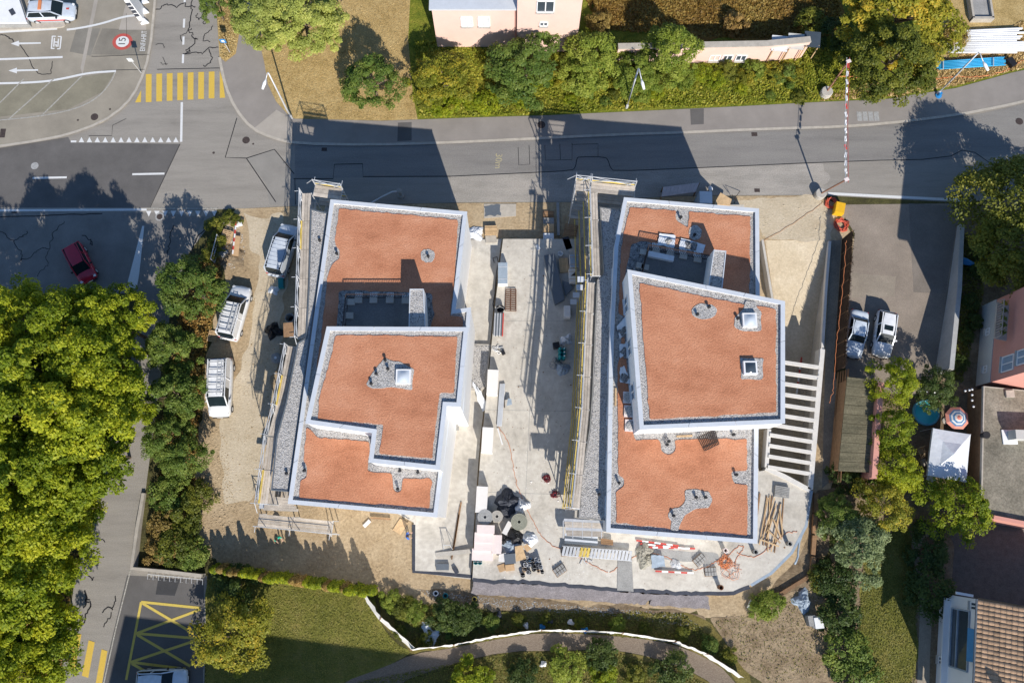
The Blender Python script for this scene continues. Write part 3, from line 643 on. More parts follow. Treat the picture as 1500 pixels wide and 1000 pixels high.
def liftbox(par, px, z, ztop):
    poly = ccw(WP(px, ztop))
    MB().prism(poly, z - .05, ztop - .1).build('stair_head_wall', m_render, par)
    MB().prism(offset(poly, .03), ztop - .11, ztop - .04).build('stair_head_gravel', m_gravel, par)
    i = offset(poly, .07); n = len(poly)
    for k in range(n):
        j = (k + 1) % n; MB().prism([poly[k], poly[j], i[j], i[k]], ztop - .11, ztop + .01).build('stair_head_rim', m_coping, par)
def railing(par, pts, z, hgt=1.05, gap=.14):
    mb = MB(); pts = [Vector((p.x, p.y, z)) for p in pts]; up = Vector((0, 0, hgt))
    for a, b in zip(pts, pts[1:]):
        mb.beam(a + up, b + up, .06, .05); mb.beam(a + Vector((0, 0, .12)), b + Vector((0, 0, .12)), .05, .04)
        n_ = int((b - a).length / gap)
        for i in range(n_ + 1): p = a.lerp(b, i / n_); mb.beam(p + Vector((0, 0, .1)), p + up, .025, .025)
    mb.build('roof_railing', m_iron, par)

# ---------------- west block
westp = WP([(484, 292), (684.5, 310), (667.5, 453), (690, 450), (678.5, 605), (659.5, 604), (640.5, 757.5), (421.5, 737.5)], RZ)
c = sum((p for p in westp), Vector()) / len(westp); c.z = 0
west = thing('apartment_block', 'white new block with terracotta roof beds beside the parked vans', 'building', c)
wp = storey(west, westp, -.2, RZ, 'main', GZ)
westu = WP([(478.5, 478), (686, 479), (674.5, 595.6), (654.5, 594.8), (644, 688), (540, 677), (545, 634), (447, 620)], UZ)
wu = storey(west, westu, GZ - .01, UZ, 'attic', GU)
for i in range(len(wp)): windows_on(west, offset(wp, .04)[i], offset(wp, .04)[(i + 1) % len(wp)], (.9, 3.7, 6.2 - .3), 1.4, 1.4, 3.4)
for i in range(len(wu)): windows_on(west, offset(wu, .04)[i], offset(wu, .04)[(i + 1) % len(wu)], (9.0,), 1.2, 1.3, 3.4)
# balcony canopy roof along the west side
can = ccw(WP([(455, 306), (480, 312), (423, 720), (397, 718), (405, 640), (418, 593), (436, 502), (448, 495), (451, 440), (452, 420)], 7.95))
MB().prism(can, 7.6, 7.9).build('canopy_slab', m_concdk, west)
MB().sheet(offset(can, .1), 7.93).build('canopy_gravel', m_gravel, west)
ci = offset(can, .1)
for i in range(len(can)):
    j = (i + 1) % len(can); MB().prism([can[i], can[j], ci[j], ci[i]], 7.9, 7.99).build('canopy_edge', m_alu, west)
for k in range(5):
    p = can[0].lerp(can[1], .5); a = W(452 - k * 11, 330 + k * 90, 7.6); MB().beam((a.x + .3, a.y, -.1), (a.x + .3, a.y, 7.6), .3, .3).build('canopy_post', m_conc2, west)
for z in (2.6, 5.2): MB().prism(offset(can, .05), z, z + .22).build('balcony_slab', m_conc2, west)
RH = GZ + .06
bed(west, [(496.7, 305.6), (560, 311.5), (620, 317), (671, 322), (668, 370), (664.4, 422), (659, 462), (677.8, 464), (677, 480), (670, 500), (480, 545), (463, 540), (471, 486), (477.5, 427.6), (480, 403.6), (485.5, 387.5), (496, 379.5), (498, 367.5), (492, 361), (491, 350)], RH, 'substrate_bed', m_redsub, RH)
bed(west, [(448, 625.6), (457.5, 631), (463, 640), (541.6, 647), (538.4, 689.6), (573.6, 693.6), (576, 716), (581.6, 721), (588, 719), (590, 700), (616, 701.6), (628, 699), (632, 705), (629, 744), (530, 736), (439, 728), (440, 703), (449.5, 699), (449.5, 680), (445.5, 675)], RH, 'substrate_bed', m_redsub, RH)
RU = GU + .06
bed(west, [(490.8, 491.5), (580, 491), (669.7, 493.4), (664.4, 575), (644.4, 575), (632.4, 671), (556, 664), (561.6, 621.5), (465.5, 613.5), (467, 585.5), (485.5, 521)], RU, 'substrate_bed', m_redsub, RU)
bed(west, [(563, 524), (585, 531), (607, 539), (603, 571), (568, 567), (544, 570), (535, 564), (549.6, 540)], RU, 'gravel_patch', m_gravel, RU + .04, .03)
bed(west, ring(627, 375, 10.5, 10), RH, 'gravel_patch', m_gravel, RH + .04, .02)
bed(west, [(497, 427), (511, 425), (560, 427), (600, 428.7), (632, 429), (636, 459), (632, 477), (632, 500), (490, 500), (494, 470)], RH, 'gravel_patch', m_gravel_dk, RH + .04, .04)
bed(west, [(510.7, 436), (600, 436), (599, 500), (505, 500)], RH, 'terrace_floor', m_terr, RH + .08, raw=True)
railing(west, WP([(505, 492), (510.5, 436.5), (600, 436.5)], RH + .08), RH + .08)
for x, y in ((525, 439), (547, 439), (571, 439), (594, 440), (514, 442), (512, 462)):
    p = W(x, y, RH + .2); MB().box((p.x, p.y, RH + .16), (.6, .5, .16)).build('ballast_slab', m_conc2, west)
    mb = MB()
    for k in range(5): mb.box((p.x - .24 + k * .12, p.y + .45, RH + .12), (.07, .3, .08))
    if x > 515: mb.build('ballast_grille', m_plastic_w, west)
liftbox(west, [(600, 423), (620.5, 423), (623.5, 480), (598.5, 480)], RH, GZ + 2.3)
skylight(west, 590.5, 551, .85, .85, RU + .03)
for x, y in ((627, 375), (493, 371), (445.5, 689), (585.7, 689), (612, 691), (582.5, 716)): vent(west, x, y, RH)
for x, y in ((564, 527), (568, 540), (551, 547), (543.5, 561.5)): vent(west, x, y, RU)
for x, y in ((419.4, 693), (468, 351.5)): vent(west, x, y, 7.93, .2)
# outdoor stair and landing on the court side
for k in range(6):
    p = W(658 + k * 1.6, 601 + k * 5.2, 3.0 - k * .45); MB().box((p.x, p.y, 3.0 - k * .45), (.75, .36, .12)).build('stair_step', m_concdk, west)

# ---------------- east block
eastp = WP([(914, 289), (1112, 305.5), (1113, 430), (1109.5, 796), (888, 779), (893, 500), (900, 360)], RZ)
c = sum((p for p in eastp), Vector()) / len(eastp); c.z = 0
east = thing('apartment_block', 'white new block with terracotta roof beds beside the ramp pergola', 'building', c)
ep = storey(east, eastp, -.2, RZ, 'main', GZ)
eastu = WP([(919, 394.5), (1150, 441), (1150, 620), (937, 629)], UZ)
eu = storey(east, eastu, GZ - .01, UZ, 'attic', GU)
for i in range(len(ep)): windows_on(east, offset(ep, .04)[i], offset(ep, .04)[(i + 1) % len(ep)], (1.5, 4.0, 6.2), 1.4, 1.3, 3.4)
for i in range(len(eu)): windows_on(east, offset(eu, .04)[i], offset(eu, .04)[(i + 1) % len(eu)], (9.0,), 1.2, 1.3, 3.4)
can = ccw(WP([(879, 303), (911, 308), (901, 358), (893, 500), (889, 762), (848, 758), (851, 707), (864, 627), (868, 573), (871, 497), (875, 410), (885, 400)], 7.5))
MB().prism(can, 7.1, 7.45).build('canopy_slab', m_concdk, east)
MB().sheet(offset(can, .08), 7.48).build('canopy_gravel', m_gravel, east)
for z in (2.4, 4.9): MB().prism(offset(can, .05), z, z + .22).build('balcony_slab', m_conc2, east)
bed(east, [(923, 303.5), (991, 309), (989, 318), (992, 324), (1000, 330), (1007, 334), (1010, 318), (1008, 310), (1099, 317), (1098, 445), (925, 470), (906, 458), (908, 421), (908, 390), (912, 350)], RH, 'substrate_bed', m_redsub, RH)
bed(east, [(905.5, 624), (928, 632), (929.5, 644), (965.5, 643), (969.5, 661.6), (980, 667), (989.6, 661.6), (989.6, 644), (1065.7, 641.6), (1076, 644), (1093.7, 641.6), (1094.5, 688), (1073.7, 689.7), (1071, 697), (1076, 707), (1095, 710), (1094.5, 783), (995, 775), (983, 773.5), (902.8, 765.5), (902.8, 720), (914.8, 712), (914.8, 700), (905.5, 694.7)], RH, 'substrate_bed', m_redsub, RH)
bed(east, [(905, 540), (914, 470), (920, 560), (928, 634), (905.5, 626)], RH, 'substrate_bed', m_redsub, RH + .004)
bed(east, [(936, 414), (1010, 430), (1091, 446), (1107, 448), (1136.4, 452), (1137, 603), (1040, 609), (952, 613.6), (945.5, 528)], RU, 'substrate_bed', m_redsub, RU)
bed(east, ring(1018, 341, 9.5, 11.5), RH, 'gravel_patch', m_gravel, RH + .04, .02)
bed(east, [(1076, 465), (1089.7, 451.6), (1091, 440), (1107, 443), (1108, 450), (1115, 457), (1115, 485), (1087, 485), (1075, 478)], RU, 'gravel_patch', m_gravel, RU + .04, .03)
bed(east, [(1085, 524), (1117.7, 525), (1117.7, 556), (1085, 555)], RU, 'gravel_patch', m_gravel, RU + .04, .02)
bed(east, ring(1031, 456, 19, 11.5), RU, 'gravel_patch', m_gravel, RU + .04, .03)
bed(east, [(1004, 717), (1022, 716), (1037.6, 720), (1043.8, 732), (1037.6, 743), (1016, 745.5), (1001.6, 755), (995, 768), (994, 778), (982, 777), (983.4, 763), (977.5, 755), (981.5, 745.5), (996, 743), (1004, 733.5)], RH, 'gravel_patch', m_gravel, RH + .04, .03)
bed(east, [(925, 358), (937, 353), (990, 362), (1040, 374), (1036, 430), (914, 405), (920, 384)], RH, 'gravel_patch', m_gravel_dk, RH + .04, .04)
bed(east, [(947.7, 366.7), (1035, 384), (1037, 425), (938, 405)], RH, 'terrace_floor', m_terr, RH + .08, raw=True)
railing(east, WP([(939, 402), (947.5, 365), (1036, 381)], RH + .08), RH + .08)
for x, y in ((961, 367), (982, 371), (1001, 375), (1022, 380), (943, 369), (938, 389), (945, 391)):
    p = W(x, y, RH + .2); MB().box((p.x, p.y, RH + .16), (.6, .45, .16), -.18).build('ballast_slab', m_conc2, east)
    mb = MB()
    for k in range(5): mb.box((p.x - .24 + k * .12, p.y + .5 - k * .02, RH + .12), (.07, .4, .08), -.18)
    if x > 950: mb.build('ballast_grille', m_plastic_w, east)
liftbox(east, [(1045.6, 365.6), (1064, 367.5), (1058, 424), (1037.6, 420)], RH, GZ + 2.3)
skylight(east, 1099, 468, .82, .82, RU + .03); skylight(east, 1100, 538, .75, .75, RU + .03, True)
for x, y in ((997.6, 318), (1017.6, 343.5), (977.5, 651), (980, 646), (1075, 636), (907, 707), (1020, 728), (1033.6, 728), (987, 755), (1079, 695)): vent(east, x, y, RH)
for x, y in ((1039, 449), (1022, 460), (1081.7, 466)): vent(east, x, y, RU)
vent(east, 877.4, 724, 7.48, .2)
for k in range(9):                                    # feet along the attic wall
    p = W(920 + k * 1.9, 430 + k * 24, GZ + .15); MB().box((p.x, p.y, GZ + .1), (.3, .5, .22), -.08).build('wall_bracket', m_tarp_b, east)
# ---------------- loose things on the roofs (each one lifts off)
def heap(px, py, z, r_, hgt, m, label, cat, name, group=None, seed=0):
    """a crumpled mound: uneven outline, folds and dents"""
    c = W(px, py, z); mb = MB(); n, rings = 22, 7; rg = random.Random(seed); cr = .05 if 'gravel' in name else .2
    lob = [(rg.uniform(0, 6.3), rg.uniform(.05, .22), k) for k in (2, 3, 4)]
    fold = [(rg.uniform(0, 6.3), rg.uniform(2, 6), rg.uniform(-1, 1)) for _ in range(4)]
    vs = [(c.x, c.y, z + hgt * rg.uniform(.85, 1.05))]
    for k in range(1, rings + 1):
        f = k / rings
        for i in range(n):
            a = 2 * math.pi * (i + .5 * (k % 2)) / n; rr = r_ * f * (1 + sum(am * math.cos(q * (a - ph)) for ph, am, q in lob)) * rg.uniform(1 - cr * .6, 1 + cr * .6)
            hh = hgt * (1 - f ** 1.6) * (1 + .25 * sum(w_ * math.sin(q * a + ph + 3 * f) for ph, q, w_ in fold) * f) + (rg.gauss(0, cr * .35 * hgt) if k < rings else 0)
            vs.append((c.x + rr * math.cos(a), c.y + rr * math.sin(a), z + max(.0 if k == rings else .02, hh)))
    fs = [(0, 1 + i, 1 + (i + 1) % n) for i in range(n)]
    for k in range(rings - 1):
        for i in range(n):
            A_, B_, C_, D_ = 1 + k * n + i, 1 + (k + 1) * n + i, 1 + (k + 1) * n + (i + 1) % n, 1 + k * n + (i + 1) % n; fs += [(A_, B_, D_), (B_, C_, D_)]
    mb.add(vs, fs); return tag(mb.build(name, m, None, 'gravel' in name), label, cat, group)
def flat_sheet(px, z, m, label, cat, name, group=None, wob=.03, thick=0):
    """a sheet of film or board lying on something, a little buckled"""
    p = WP(px, z); a, b, c_, d = p; mb = MB(); n = 6
    for i in range(n + 1):
        for j in range(n + 1):
            q = a.lerp(b, i / n).lerp(d.lerp(c_, i / n), j / n); mb.v.append((q.x + random.gauss(0, wob * .6), q.y + random.gauss(0, wob * .6), z + .015 + abs(random.gauss(0, wob))))
    for i in range(n):
        for j in range(n): q = i * (n + 1) + j; mb.f.append((q, q + 1, q + n + 2, q + n + 1))
    return tag(mb.build(name, m, None, wob > 0), label, cat, group)
flat_sheet([(966, 342), (989.7, 344.7), (988, 362.7), (963, 359)], RH + .1, m_tarp_w, 'square white film sheet with a small gravel heap on the roof terrace edge', 'sheet', 'film_sheet')
heap(979, 353, RH + .12, .32, .12, m_gravel, 'small gravel heap on the square white film sheet', 'gravel heap', 'gravel_heap', seed=1)
flat_sheet([(997.7, 348.7), (1033, 358.7), (1029.7, 371), (994, 364)], RH + .1, m_tarp_w, 'long white film sheet with the wide gravel heap next to the roof terrace', 'sheet', 'film_sheet')
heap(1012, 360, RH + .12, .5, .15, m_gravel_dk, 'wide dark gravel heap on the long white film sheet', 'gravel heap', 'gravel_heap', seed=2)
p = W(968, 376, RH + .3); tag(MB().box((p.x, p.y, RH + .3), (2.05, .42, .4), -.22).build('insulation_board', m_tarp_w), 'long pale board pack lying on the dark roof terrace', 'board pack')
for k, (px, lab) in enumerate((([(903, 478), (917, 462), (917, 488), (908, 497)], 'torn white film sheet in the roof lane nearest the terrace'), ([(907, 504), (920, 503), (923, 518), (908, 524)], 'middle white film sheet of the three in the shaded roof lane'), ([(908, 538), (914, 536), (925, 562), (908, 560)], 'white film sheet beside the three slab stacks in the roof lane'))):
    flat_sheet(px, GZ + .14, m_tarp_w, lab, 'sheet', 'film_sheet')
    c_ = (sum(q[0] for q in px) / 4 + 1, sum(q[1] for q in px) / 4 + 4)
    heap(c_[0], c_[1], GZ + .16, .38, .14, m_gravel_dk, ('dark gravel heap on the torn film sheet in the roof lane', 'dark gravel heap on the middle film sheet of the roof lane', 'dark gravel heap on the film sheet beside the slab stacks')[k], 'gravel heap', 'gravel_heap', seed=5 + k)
for k, y in enumerate((582, 602, 623)):
    p = W(920.5 + k * 1.4, y, GZ + .2); lab = ('pink slab pack with gravel in the roof lane, next to the film sheets', 'pink slab pack with gravel between two others in the roof lane', 'pink slab pack with gravel at the attic corner of the roof lane')[k]
    t = thing('slab_pack', lab, 'slab pack', (p.x, p.y, GZ + .07))
    MB().box((p.x, p.y, GZ + .15), (.8, .9, .14), -.06).build('slab', m_pinkins, t)
    rg = random.Random(k); MB().lathe([(.4, GZ + .22), (.3, GZ + .3), (.05, GZ + .36)], 11, (p.x, p.y, 0)).build('gravel_top', m_gravel, t)
def mesh_mat(px, z, m, label, name, n=12, m2=3, rad=.02, cat='mesh'):
    a, b, c_, d = WP(px, z); mb = MB()
    for i in range(n + 1): mb.beam(a.lerp(b, i / n), d.lerp(c_, i / n), rad * 2, rad * 2)
    for j in range(m2): f = j / max(1, m2 - 1); mb.beam(a.lerp(d, f) + Vector((0, 0, rad * 2)), b.lerp(c_, f) + Vector((0, 0, rad * 2)), rad * 2, rad * 2)
    return tag(mb.build(name, m), label, cat)
mesh_mat([(1022, 640), (1047, 629), (1053, 650), (1032, 660)], RH + .12, m_iron, 'dark iron bar grate leaning on the lower roof of the east block', 'bar_grate', 10, 2, .03)
p, q = W(900.5, 556, RZ), W(901, 580, RZ)
for a, b, lab in (((902, 568), (901.5, 594), 'short wooden batten lying on gravel along the parapet of the east block'), ((991, 639), (1014, 638), 'wooden batten lying on gravel below the attic wall of the east block')):
    mb = MB(); mb.beam(W(*a, GZ + .06), W(*b, GZ + .06), .14, .08); tag(mb.build('batten', m_wood), lab, 'batten')
# ================================================================ VEHICLES
def car_paint(name, c, rough=.28):
    m, t, b = nodes(name); b.inputs['Base Color'].default_value = (*c, 1); b.inputs['Roughness'].default_value = rough
    b.inputs['Coat Weight'].default_value = .5; b.inputs['Coat Roughness'].default_value = .08
    tc = N(t, 'ShaderNodeTexCoord'); n = N(t, 'ShaderNodeTexNoise', Scale=3.0, Detail=6); t.links.new(tc.outputs['Object'], n.inputs['Vector'])
    r_ = ramp(t, [(.35, shade(c, .88)), (.65, c)]); t.links.new(n.outputs['Fac'], r_.inputs[0]); t.links.new(r_.outputs[0], b.inputs['Base Color'])
    return m
p_white = car_paint('paint_car_white', (.78, .79, .8)); p_silver = car_paint('paint_car_silver', (.55, .6, .66)); p_red = car_paint('paint_car_red', (.42, .015, .045)); p_grey = car_paint('paint_car_pale_grey', (.6, .66, .72))
m_lamp_w = mat('headlamp', (.7, .72, .74), .1, .05); m_lamp_r = mat('tail_lamp', (.45, .02, .02), .2, .1); m_trim = mat('car_trim', (.03, .03, .032), .55, .1)
def vehicle(label, cat, name, paint, L=4.3, Wd=1.76, H=1.45, hood=.95, ws=.75, rear=.55, deck=.0, belt=.92, taper=.82, van=False, ribs=0, rack=None, stripe=None, sunroof=False, bonnet_z=.86, group=None):
    """x forward; hood length, windscreen run, rear glass run and boot deck set the outline"""
    t = thing(name, label, cat, (0, 0, 0), group)
    h = L / 2; w2 = Wd / 2
    # lower body lofted from sections
    st = [(-h, .80, .35, belt * .82), (-h + .06, .9, .24, belt * .96), (-h + .3, .98, .2, belt + .0), (-h + .9, 1.0, .18, belt), (0, 1.0, .18, belt), (h - hood - ws * .3, 1.0, .18, belt), (h - hood, .995, .18, bonnet_z + .05), (h - hood * .5, .97, .2, bonnet_z), (h - .25, .92, .22, bonnet_z - .1), (h - .07, .82, .28, bonnet_z - .2), (h, .66, .36, bonnet_z - .32)]
    if deck: st[2] = (-h + .3, .98, .2, belt * .97)
    mb = MB(); secs = []
    for x, wf, zl, zt in st:
        w_ = w2 * wf
        half = [(0, zt + .025), (w_ * .55, zt + .015), (w_ * .86, zt - .03), (w_ * .97, zt - .12), (w_, (zl + zt) / 2), (w_ * .98, zl + .08), (w_ * .85, zl)]
        secs.append([(x, y, z) for y, z in half] + [(x, -y, z) for y, z in half[:0:-1]])
    k = len(secs[0]); vs = [v for s_ in secs for v in s_]
    fs = [(i * k + j, i * k + (j + 1) % k, (i + 1) * k + (j + 1) % k, (i + 1) * k + j) for i in range(len(secs) - 1) for j in range(k)]
    fs += [tuple(range(k)), tuple(range(len(vs) - 1, len(vs) - k - 1, -1))]
    mb.add(vs, fs); body = mb.build('body', paint, t, True, fix=True)
    # glasshouse
    xf0, xf1 = h - hood + .02, h - hood - ws; xr0, xr1 = -h + deck + .1, -h + deck + .1 + rear
    yb, yt = w2 * .9, w2 * taper
    B = [(xf0, yb * .93), (xf1 * .6 + xf0 * .4 - .1, yb), (xr1, yb), (xr0, yb * .95)]
    T = [(xf1, yt * .95), (xf1 - .25, yt), (xr1 + .1, yt), (xr1, yt * .96)]
    zb, zt = belt - .02, H - .05
    n = 4; vs = [(x, y, zb) for x, y in B] + [(x, -y, zb) for x, y in B[::-1]] + [(x, y, zt) for x, y in T] + [(x, -y, zt) for x, y in T[::-1]]
    mb = MB(); mb.add(vs, [(i, (i + 1) % 8, 8 + (i + 1) % 8, 8 + i) for i in range(8)] + [tuple(range(8, 16))]); gl = mb.build('window_glass', m_glass_b, t, False, fix=True)
    # roof, crowned
    mb = MB(); nx, ny = 8, 6
    for i in range(nx + 1):
        x = xf1 + .04 + (xr1 - .04 - xf1 - .04) * i / nx; e = abs(2 * i / nx - 1)
        for j in range(ny + 1):
            v_ = 2 * j / ny - 1; mb.v.append((x, v_ * yt * (1.01 - .04 * e ** 3), H - .035 * v_ * v_ - .05 * abs(v_) ** 6 - .02 * e * e))
    for i in range(nx):
        for j in range(ny): q = i * (ny + 1) + j; mb.f.append((q, q + 1, q + ny + 2, q + ny + 1))
    roof = mb.build('roof', paint, t, True)
    mb = MB()
    for s_ in (1, -1):
        for (bx, by), (tx, ty) in ((B[0], T[0]), (B[3], T[3]), ((xf1 * .5 + xr1 * .5 + .1, yb), (xf1 * .5 + xr1 * .5 + .05, yt))):
            mb.beam((bx, by * s_, zb), (tx, ty * s_ * 1.005, zt + .02), .09, .08)
        mb.beam((T[0][0], T[0][1] * s_, zt + .01), (T[3][0], T[3][1] * s_, zt + .01), .07, .07)
    mb.build('pillars', paint, t)
    if van:                                           # blind cargo sides
        for s_ in (1, -1):
            x0, x1 = xr0 - .02, xf1 - .75
            mb = MB(); mb.add([(x0, yb * s_ * 1.015, zb), (x1, yb * s_ * 1.015, zb), (x1, yt * s_ * 1.02, zt + .02), (x0 + .1, yt * s_ * 1.02, zt + .02)], [(0, 1, 2, 3)]); mb.build('side_panel', paint, t)
    for i in range(ribs):
        x = xr1 + .25 + (xf1 - .3 - xr1 - .25) * i / max(1, ribs - 1); MB().box((x, 0, H + .005), (.035, yt * 1.75, .03)).build('roof_rib', m_steel if van and rack else paint, t)
    if sunroof: MB().box((xf1 - .55, 0, H + .004), (.45, .75, .02)).build('sunroof', m_glass_b, t)
    if rack:
        mb = MB()
        for y in (-yt * .8, yt * .8): mb.beam((xr1 + .1, y, H + .14), (xf1 - .2, y, H + .14), .05, .05)
        for i in range(5): x = xr1 + .2 + (xf1 - .4 - xr1 - .2) * i / 4; mb.beam((x, -yt * .85, H + .12), (x, yt * .85, H + .12), .05, .04)
        for i in range(3): x = xr1 + .3 + i * .9; mb.beam((x, -yt * .8, H - .02), (x, -yt * .8, H + .14), .04, .04); mb.beam((x, yt * .8, H - .02), (x, yt * .8, H + .14), .04, .04)
        rk = mb.build('roof_rack', m_steel, t)
        for y in rack:
            mb = MB()
            for d in (-.17, .17): mb.beam((xr1 + .05, y + d, H + .22), (xf1 - .1, y + d, H + .22), .05, .06)
            for i in range(10): x = xr1 + .15 + (xf1 - .3 - xr1) * i / 9; mb.beam((x, y - .17, H + .22), (x, y + .17, H + .22), .035, .035)
            mb.build('ladder', m_steel, rk)
    for sx in (1, -1):
        for sy in (1, -1):
            wx = (h - hood * .82) if sx > 0 else (-h + .78)
            mb = MB(); r_ = .31; prof = [(r_ * .6, -.1), (r_ * .95, -.1), (r_, -.06), (r_, .06), (r_ * .95, .1), (r_ * .6, .1)]
            mb.lathe(prof, 18); mb.v = [(wx + x, sy * (w2 - .09) + z, .31 + y) for x, y, z in mb.v]
            wl = mb.build('wheel', m_rubber, t, True); LOC[wl.name] = Vector()
            mb = MB(); mb.lathe([(r_ * .6, -.02), (r_ * .6, .02), (r_ * .2, .03)], 12); mb.v = [(wx + x, sy * (w2 - .0) + z * sy, .31 + y) for x, y, z in mb.v]; mb.build('rim', m_steel, wl)
    for sy in (1, -1):
        MB().box((h - .2, sy * w2 * .7, bonnet_z - .175), (.2, .3, .09), sy * -.35, 0, .35).build('headlight', m_lamp_w, t)
        MB().box((-h + .05, sy * w2 * .76, belt - .26), (.1, .2, .26)).build('tail_light', m_lamp_r, t)
        MB().box((xf0 - .45, sy * (w2 + .07), belt + .06), (.12, .18, .13)).build('wing_mirror', m_trim if paint is not p_white else paint, t)
    MB().box((h + .0, 0, .36), (.12, Wd * .72, .2)).build('front_bumper', m_trim, t); MB().box((-h - .01, 0, .4), (.12, Wd * .82, .2)).build('rear_bumper', m_trim if not van else paint, t)
    MB().box((h + .055, 0, .5), (.02, .5, .11)).build('number_plate', m_plastic_w, t)
    if van: MB().box((-h + .015, 0, belt + .02), (.05, Wd * .62, .05)).build('door_seam', m_trim, t)
    if stripe:
        for sy in (1, -1): MB().box((0, sy * (w2 + .002), .58), (L * .62, .012, .16)).build('side_stripe', m_redplast, t)
        MB().box((-.55, 0, H + .08), (.28, .95, .12)).build('light_bar', m_orange, t)
        MB().box((h - hood * .55, .1, bonnet_z + .035), (.3, .2, .012)).build('bonnet_badge', m_redplast, t)
    return t
def park(t, px_front, px_back, h=.4):
    a, b = W(*px_front, h), W(*px_back, h); c_ = (a + b) / 2; d = a - b
    return put(t, (c_.x, c_.y, .02), math.atan2(d.y, d.x))
park(vehicle('silver white panel van parked right beside the scaffold', 'van', 'van', p_silver, 4.9, 1.86, 1.9, 1.0, .75, .22, 0, 1.05, .84, True, 7, bonnet_z=1.0), (425, 330), (403, 402), .8)
park(vehicle('white van with a long ladder and slatted rack, beside the round tree', 'van', 'van', p_white, 4.9, 1.86, 1.85, 1.05, .8, .2, 0, 1.05, .84, True, 9, (-.42,), bonnet_z=1.0), (355, 419), (333, 496), .8)
park(vehicle('white van with short roof bars, its nose towards the hedge side', 'van', 'van', p_white, 5.1, 1.9, 1.95, .85, .75, .2, 0, 1.1, .86, True, 5, (.35,), bonnet_z=1.05), (321, 609), (325, 526), .8)
park(vehicle('boxy pale blue grey saloon car parked along the dark screen fence', 'car', 'car', p_grey, 4.3, 1.66, 1.4, 1.3, .55, .5, .6, .88, .8), (1247, 524), (1258, 456))
park(vehicle('white hatchback with a sunroof parked in the car park', 'car', 'car', p_white, 4.2, 1.7, 1.42, 1.15, .75, .35, 0, .9, .78, sunroof=True), (1289, 523), (1298, 457))
park(vehicle('dark red hatchback driving under the bright green trees', 'car', 'car', p_red, 3.9, 1.68, 1.45, .85, .75, .35, 0, .92, .8), (133, 412), (107, 361))
park(vehicle('silver security car with red stripes parked at the filling station', 'car', 'car', p_silver, 4.5, 1.85, 1.62, 1.05, .75, .5, 0, 1.0, .8, stripe=True), (110, 18), (44, 20), .5)
park(vehicle('pale silver hatchback parked at the yellow crossed bay', 'car', 'car', p_grey, 4.0, 1.7, 1.45, 1.0, .75, .35, 0, .92, .8), (272, 994), (206, 996))
# ================================================================ VEGETATION
def leaf_mesh(name, cen, nor, size, rnd):
    n = len(cen); r_ = np.random.normal(size=(n, 3)); nor = nor / np.linalg.norm(nor, axis=1, keepdims=True)
    t = np.cross(nor, r_); t /= np.linalg.norm(t, axis=1, keepdims=True) + 1e-9; b = np.cross(nor, t)
    s_ = size[:, None]; v = np.stack([cen - t * s_, cen - b * s_ * .55 + t * s_ * .1, cen + t * s_, cen + b * s_ * .55 + t * s_ * .1], 1).reshape(-1, 3)
    me = bpy.data.meshes.new(name); me.vertices.add(4 * n); me.vertices.foreach_set('co', v.astype(np.float32).ravel())
    me.loops.add(4 * n); me.loops.foreach_set('vertex_index', np.arange(4 * n, dtype=np.int32))
    me.polygons.add(n); me.polygons.foreach_set('loop_start', np.arange(0, 4 * n, 4, dtype=np.int32))
    at = me.attributes.new('rnd', 'FLOAT', 'FACE'); at.data.foreach_set('value', np.clip(rnd, 0, 1).astype(np.float32))
    me.update(calc_edges=True); me.validate(); return me
def crown_mesh(name, rad, ht, z0, nclump, per, clump_r, leaf, seed, droop=0.0, spiky=0.0):
    """leaf clumps spread through an uneven crown; gaps between clumps stay open"""
    rg = np.random.RandomState(seed); C = []
    lob = [(rg.uniform(0, 2 * np.pi), rg.uniform(.04, .15), k) for k in (2, 3, 5)]
    while len(C) < nclump:
        a = rg.uniform(0, 2 * np.pi); rr = rg.uniform(0, 1) ** .55; z = rg.uniform(0, 1)
        lim = np.sqrt(max(0.02, 1 - (z * 1.05 - .25) ** 2)) * (1 + sum(am * np.cos(k * (a - ph)) for ph, am, k in lob))
        if rr < .55 and z < .55: continue
        C.append((rr * lim * rad * np.cos(a), rr * lim * rad * np.sin(a), z0 + z * ht * (1 - .55 * rr ** 2), rg.uniform(.45, 1.4), rg.uniform(0, 1)))
    C = np.array(C); k = np.repeat(np.arange(nclump), per); n = len(k)
    d = rg.normal(size=(n, 3)); d /= np.linalg.norm(d, axis=1, keepdims=True); d[:, 2] = np.where(d[:, 2] < -.2, -d[:, 2] * .6, d[:, 2])
    rr = rg.uniform(.35, 1, n) ** .6 * clump_r * C[k, 3]
    cen = C[k, :3] + d * rr[:, None] * np.array([1, 1, .7]); cen[:, 2] -= droop * rr
    nor = d * .7 + np.array([0, 0, .8]) + rg.normal(size=(n, 3)) * .45
    q_ = np.percentile(np.hypot(cen[:, 0], cen[:, 1]), 93) / rad; cen[:, :2] /= q_; C[:, :2] /= q_
    return leaf_mesh(name, cen, nor, leaf * rg.uniform(.6, 1.3, n), C[k, 4] * .55 + rg.uniform(0, .45, n)), C
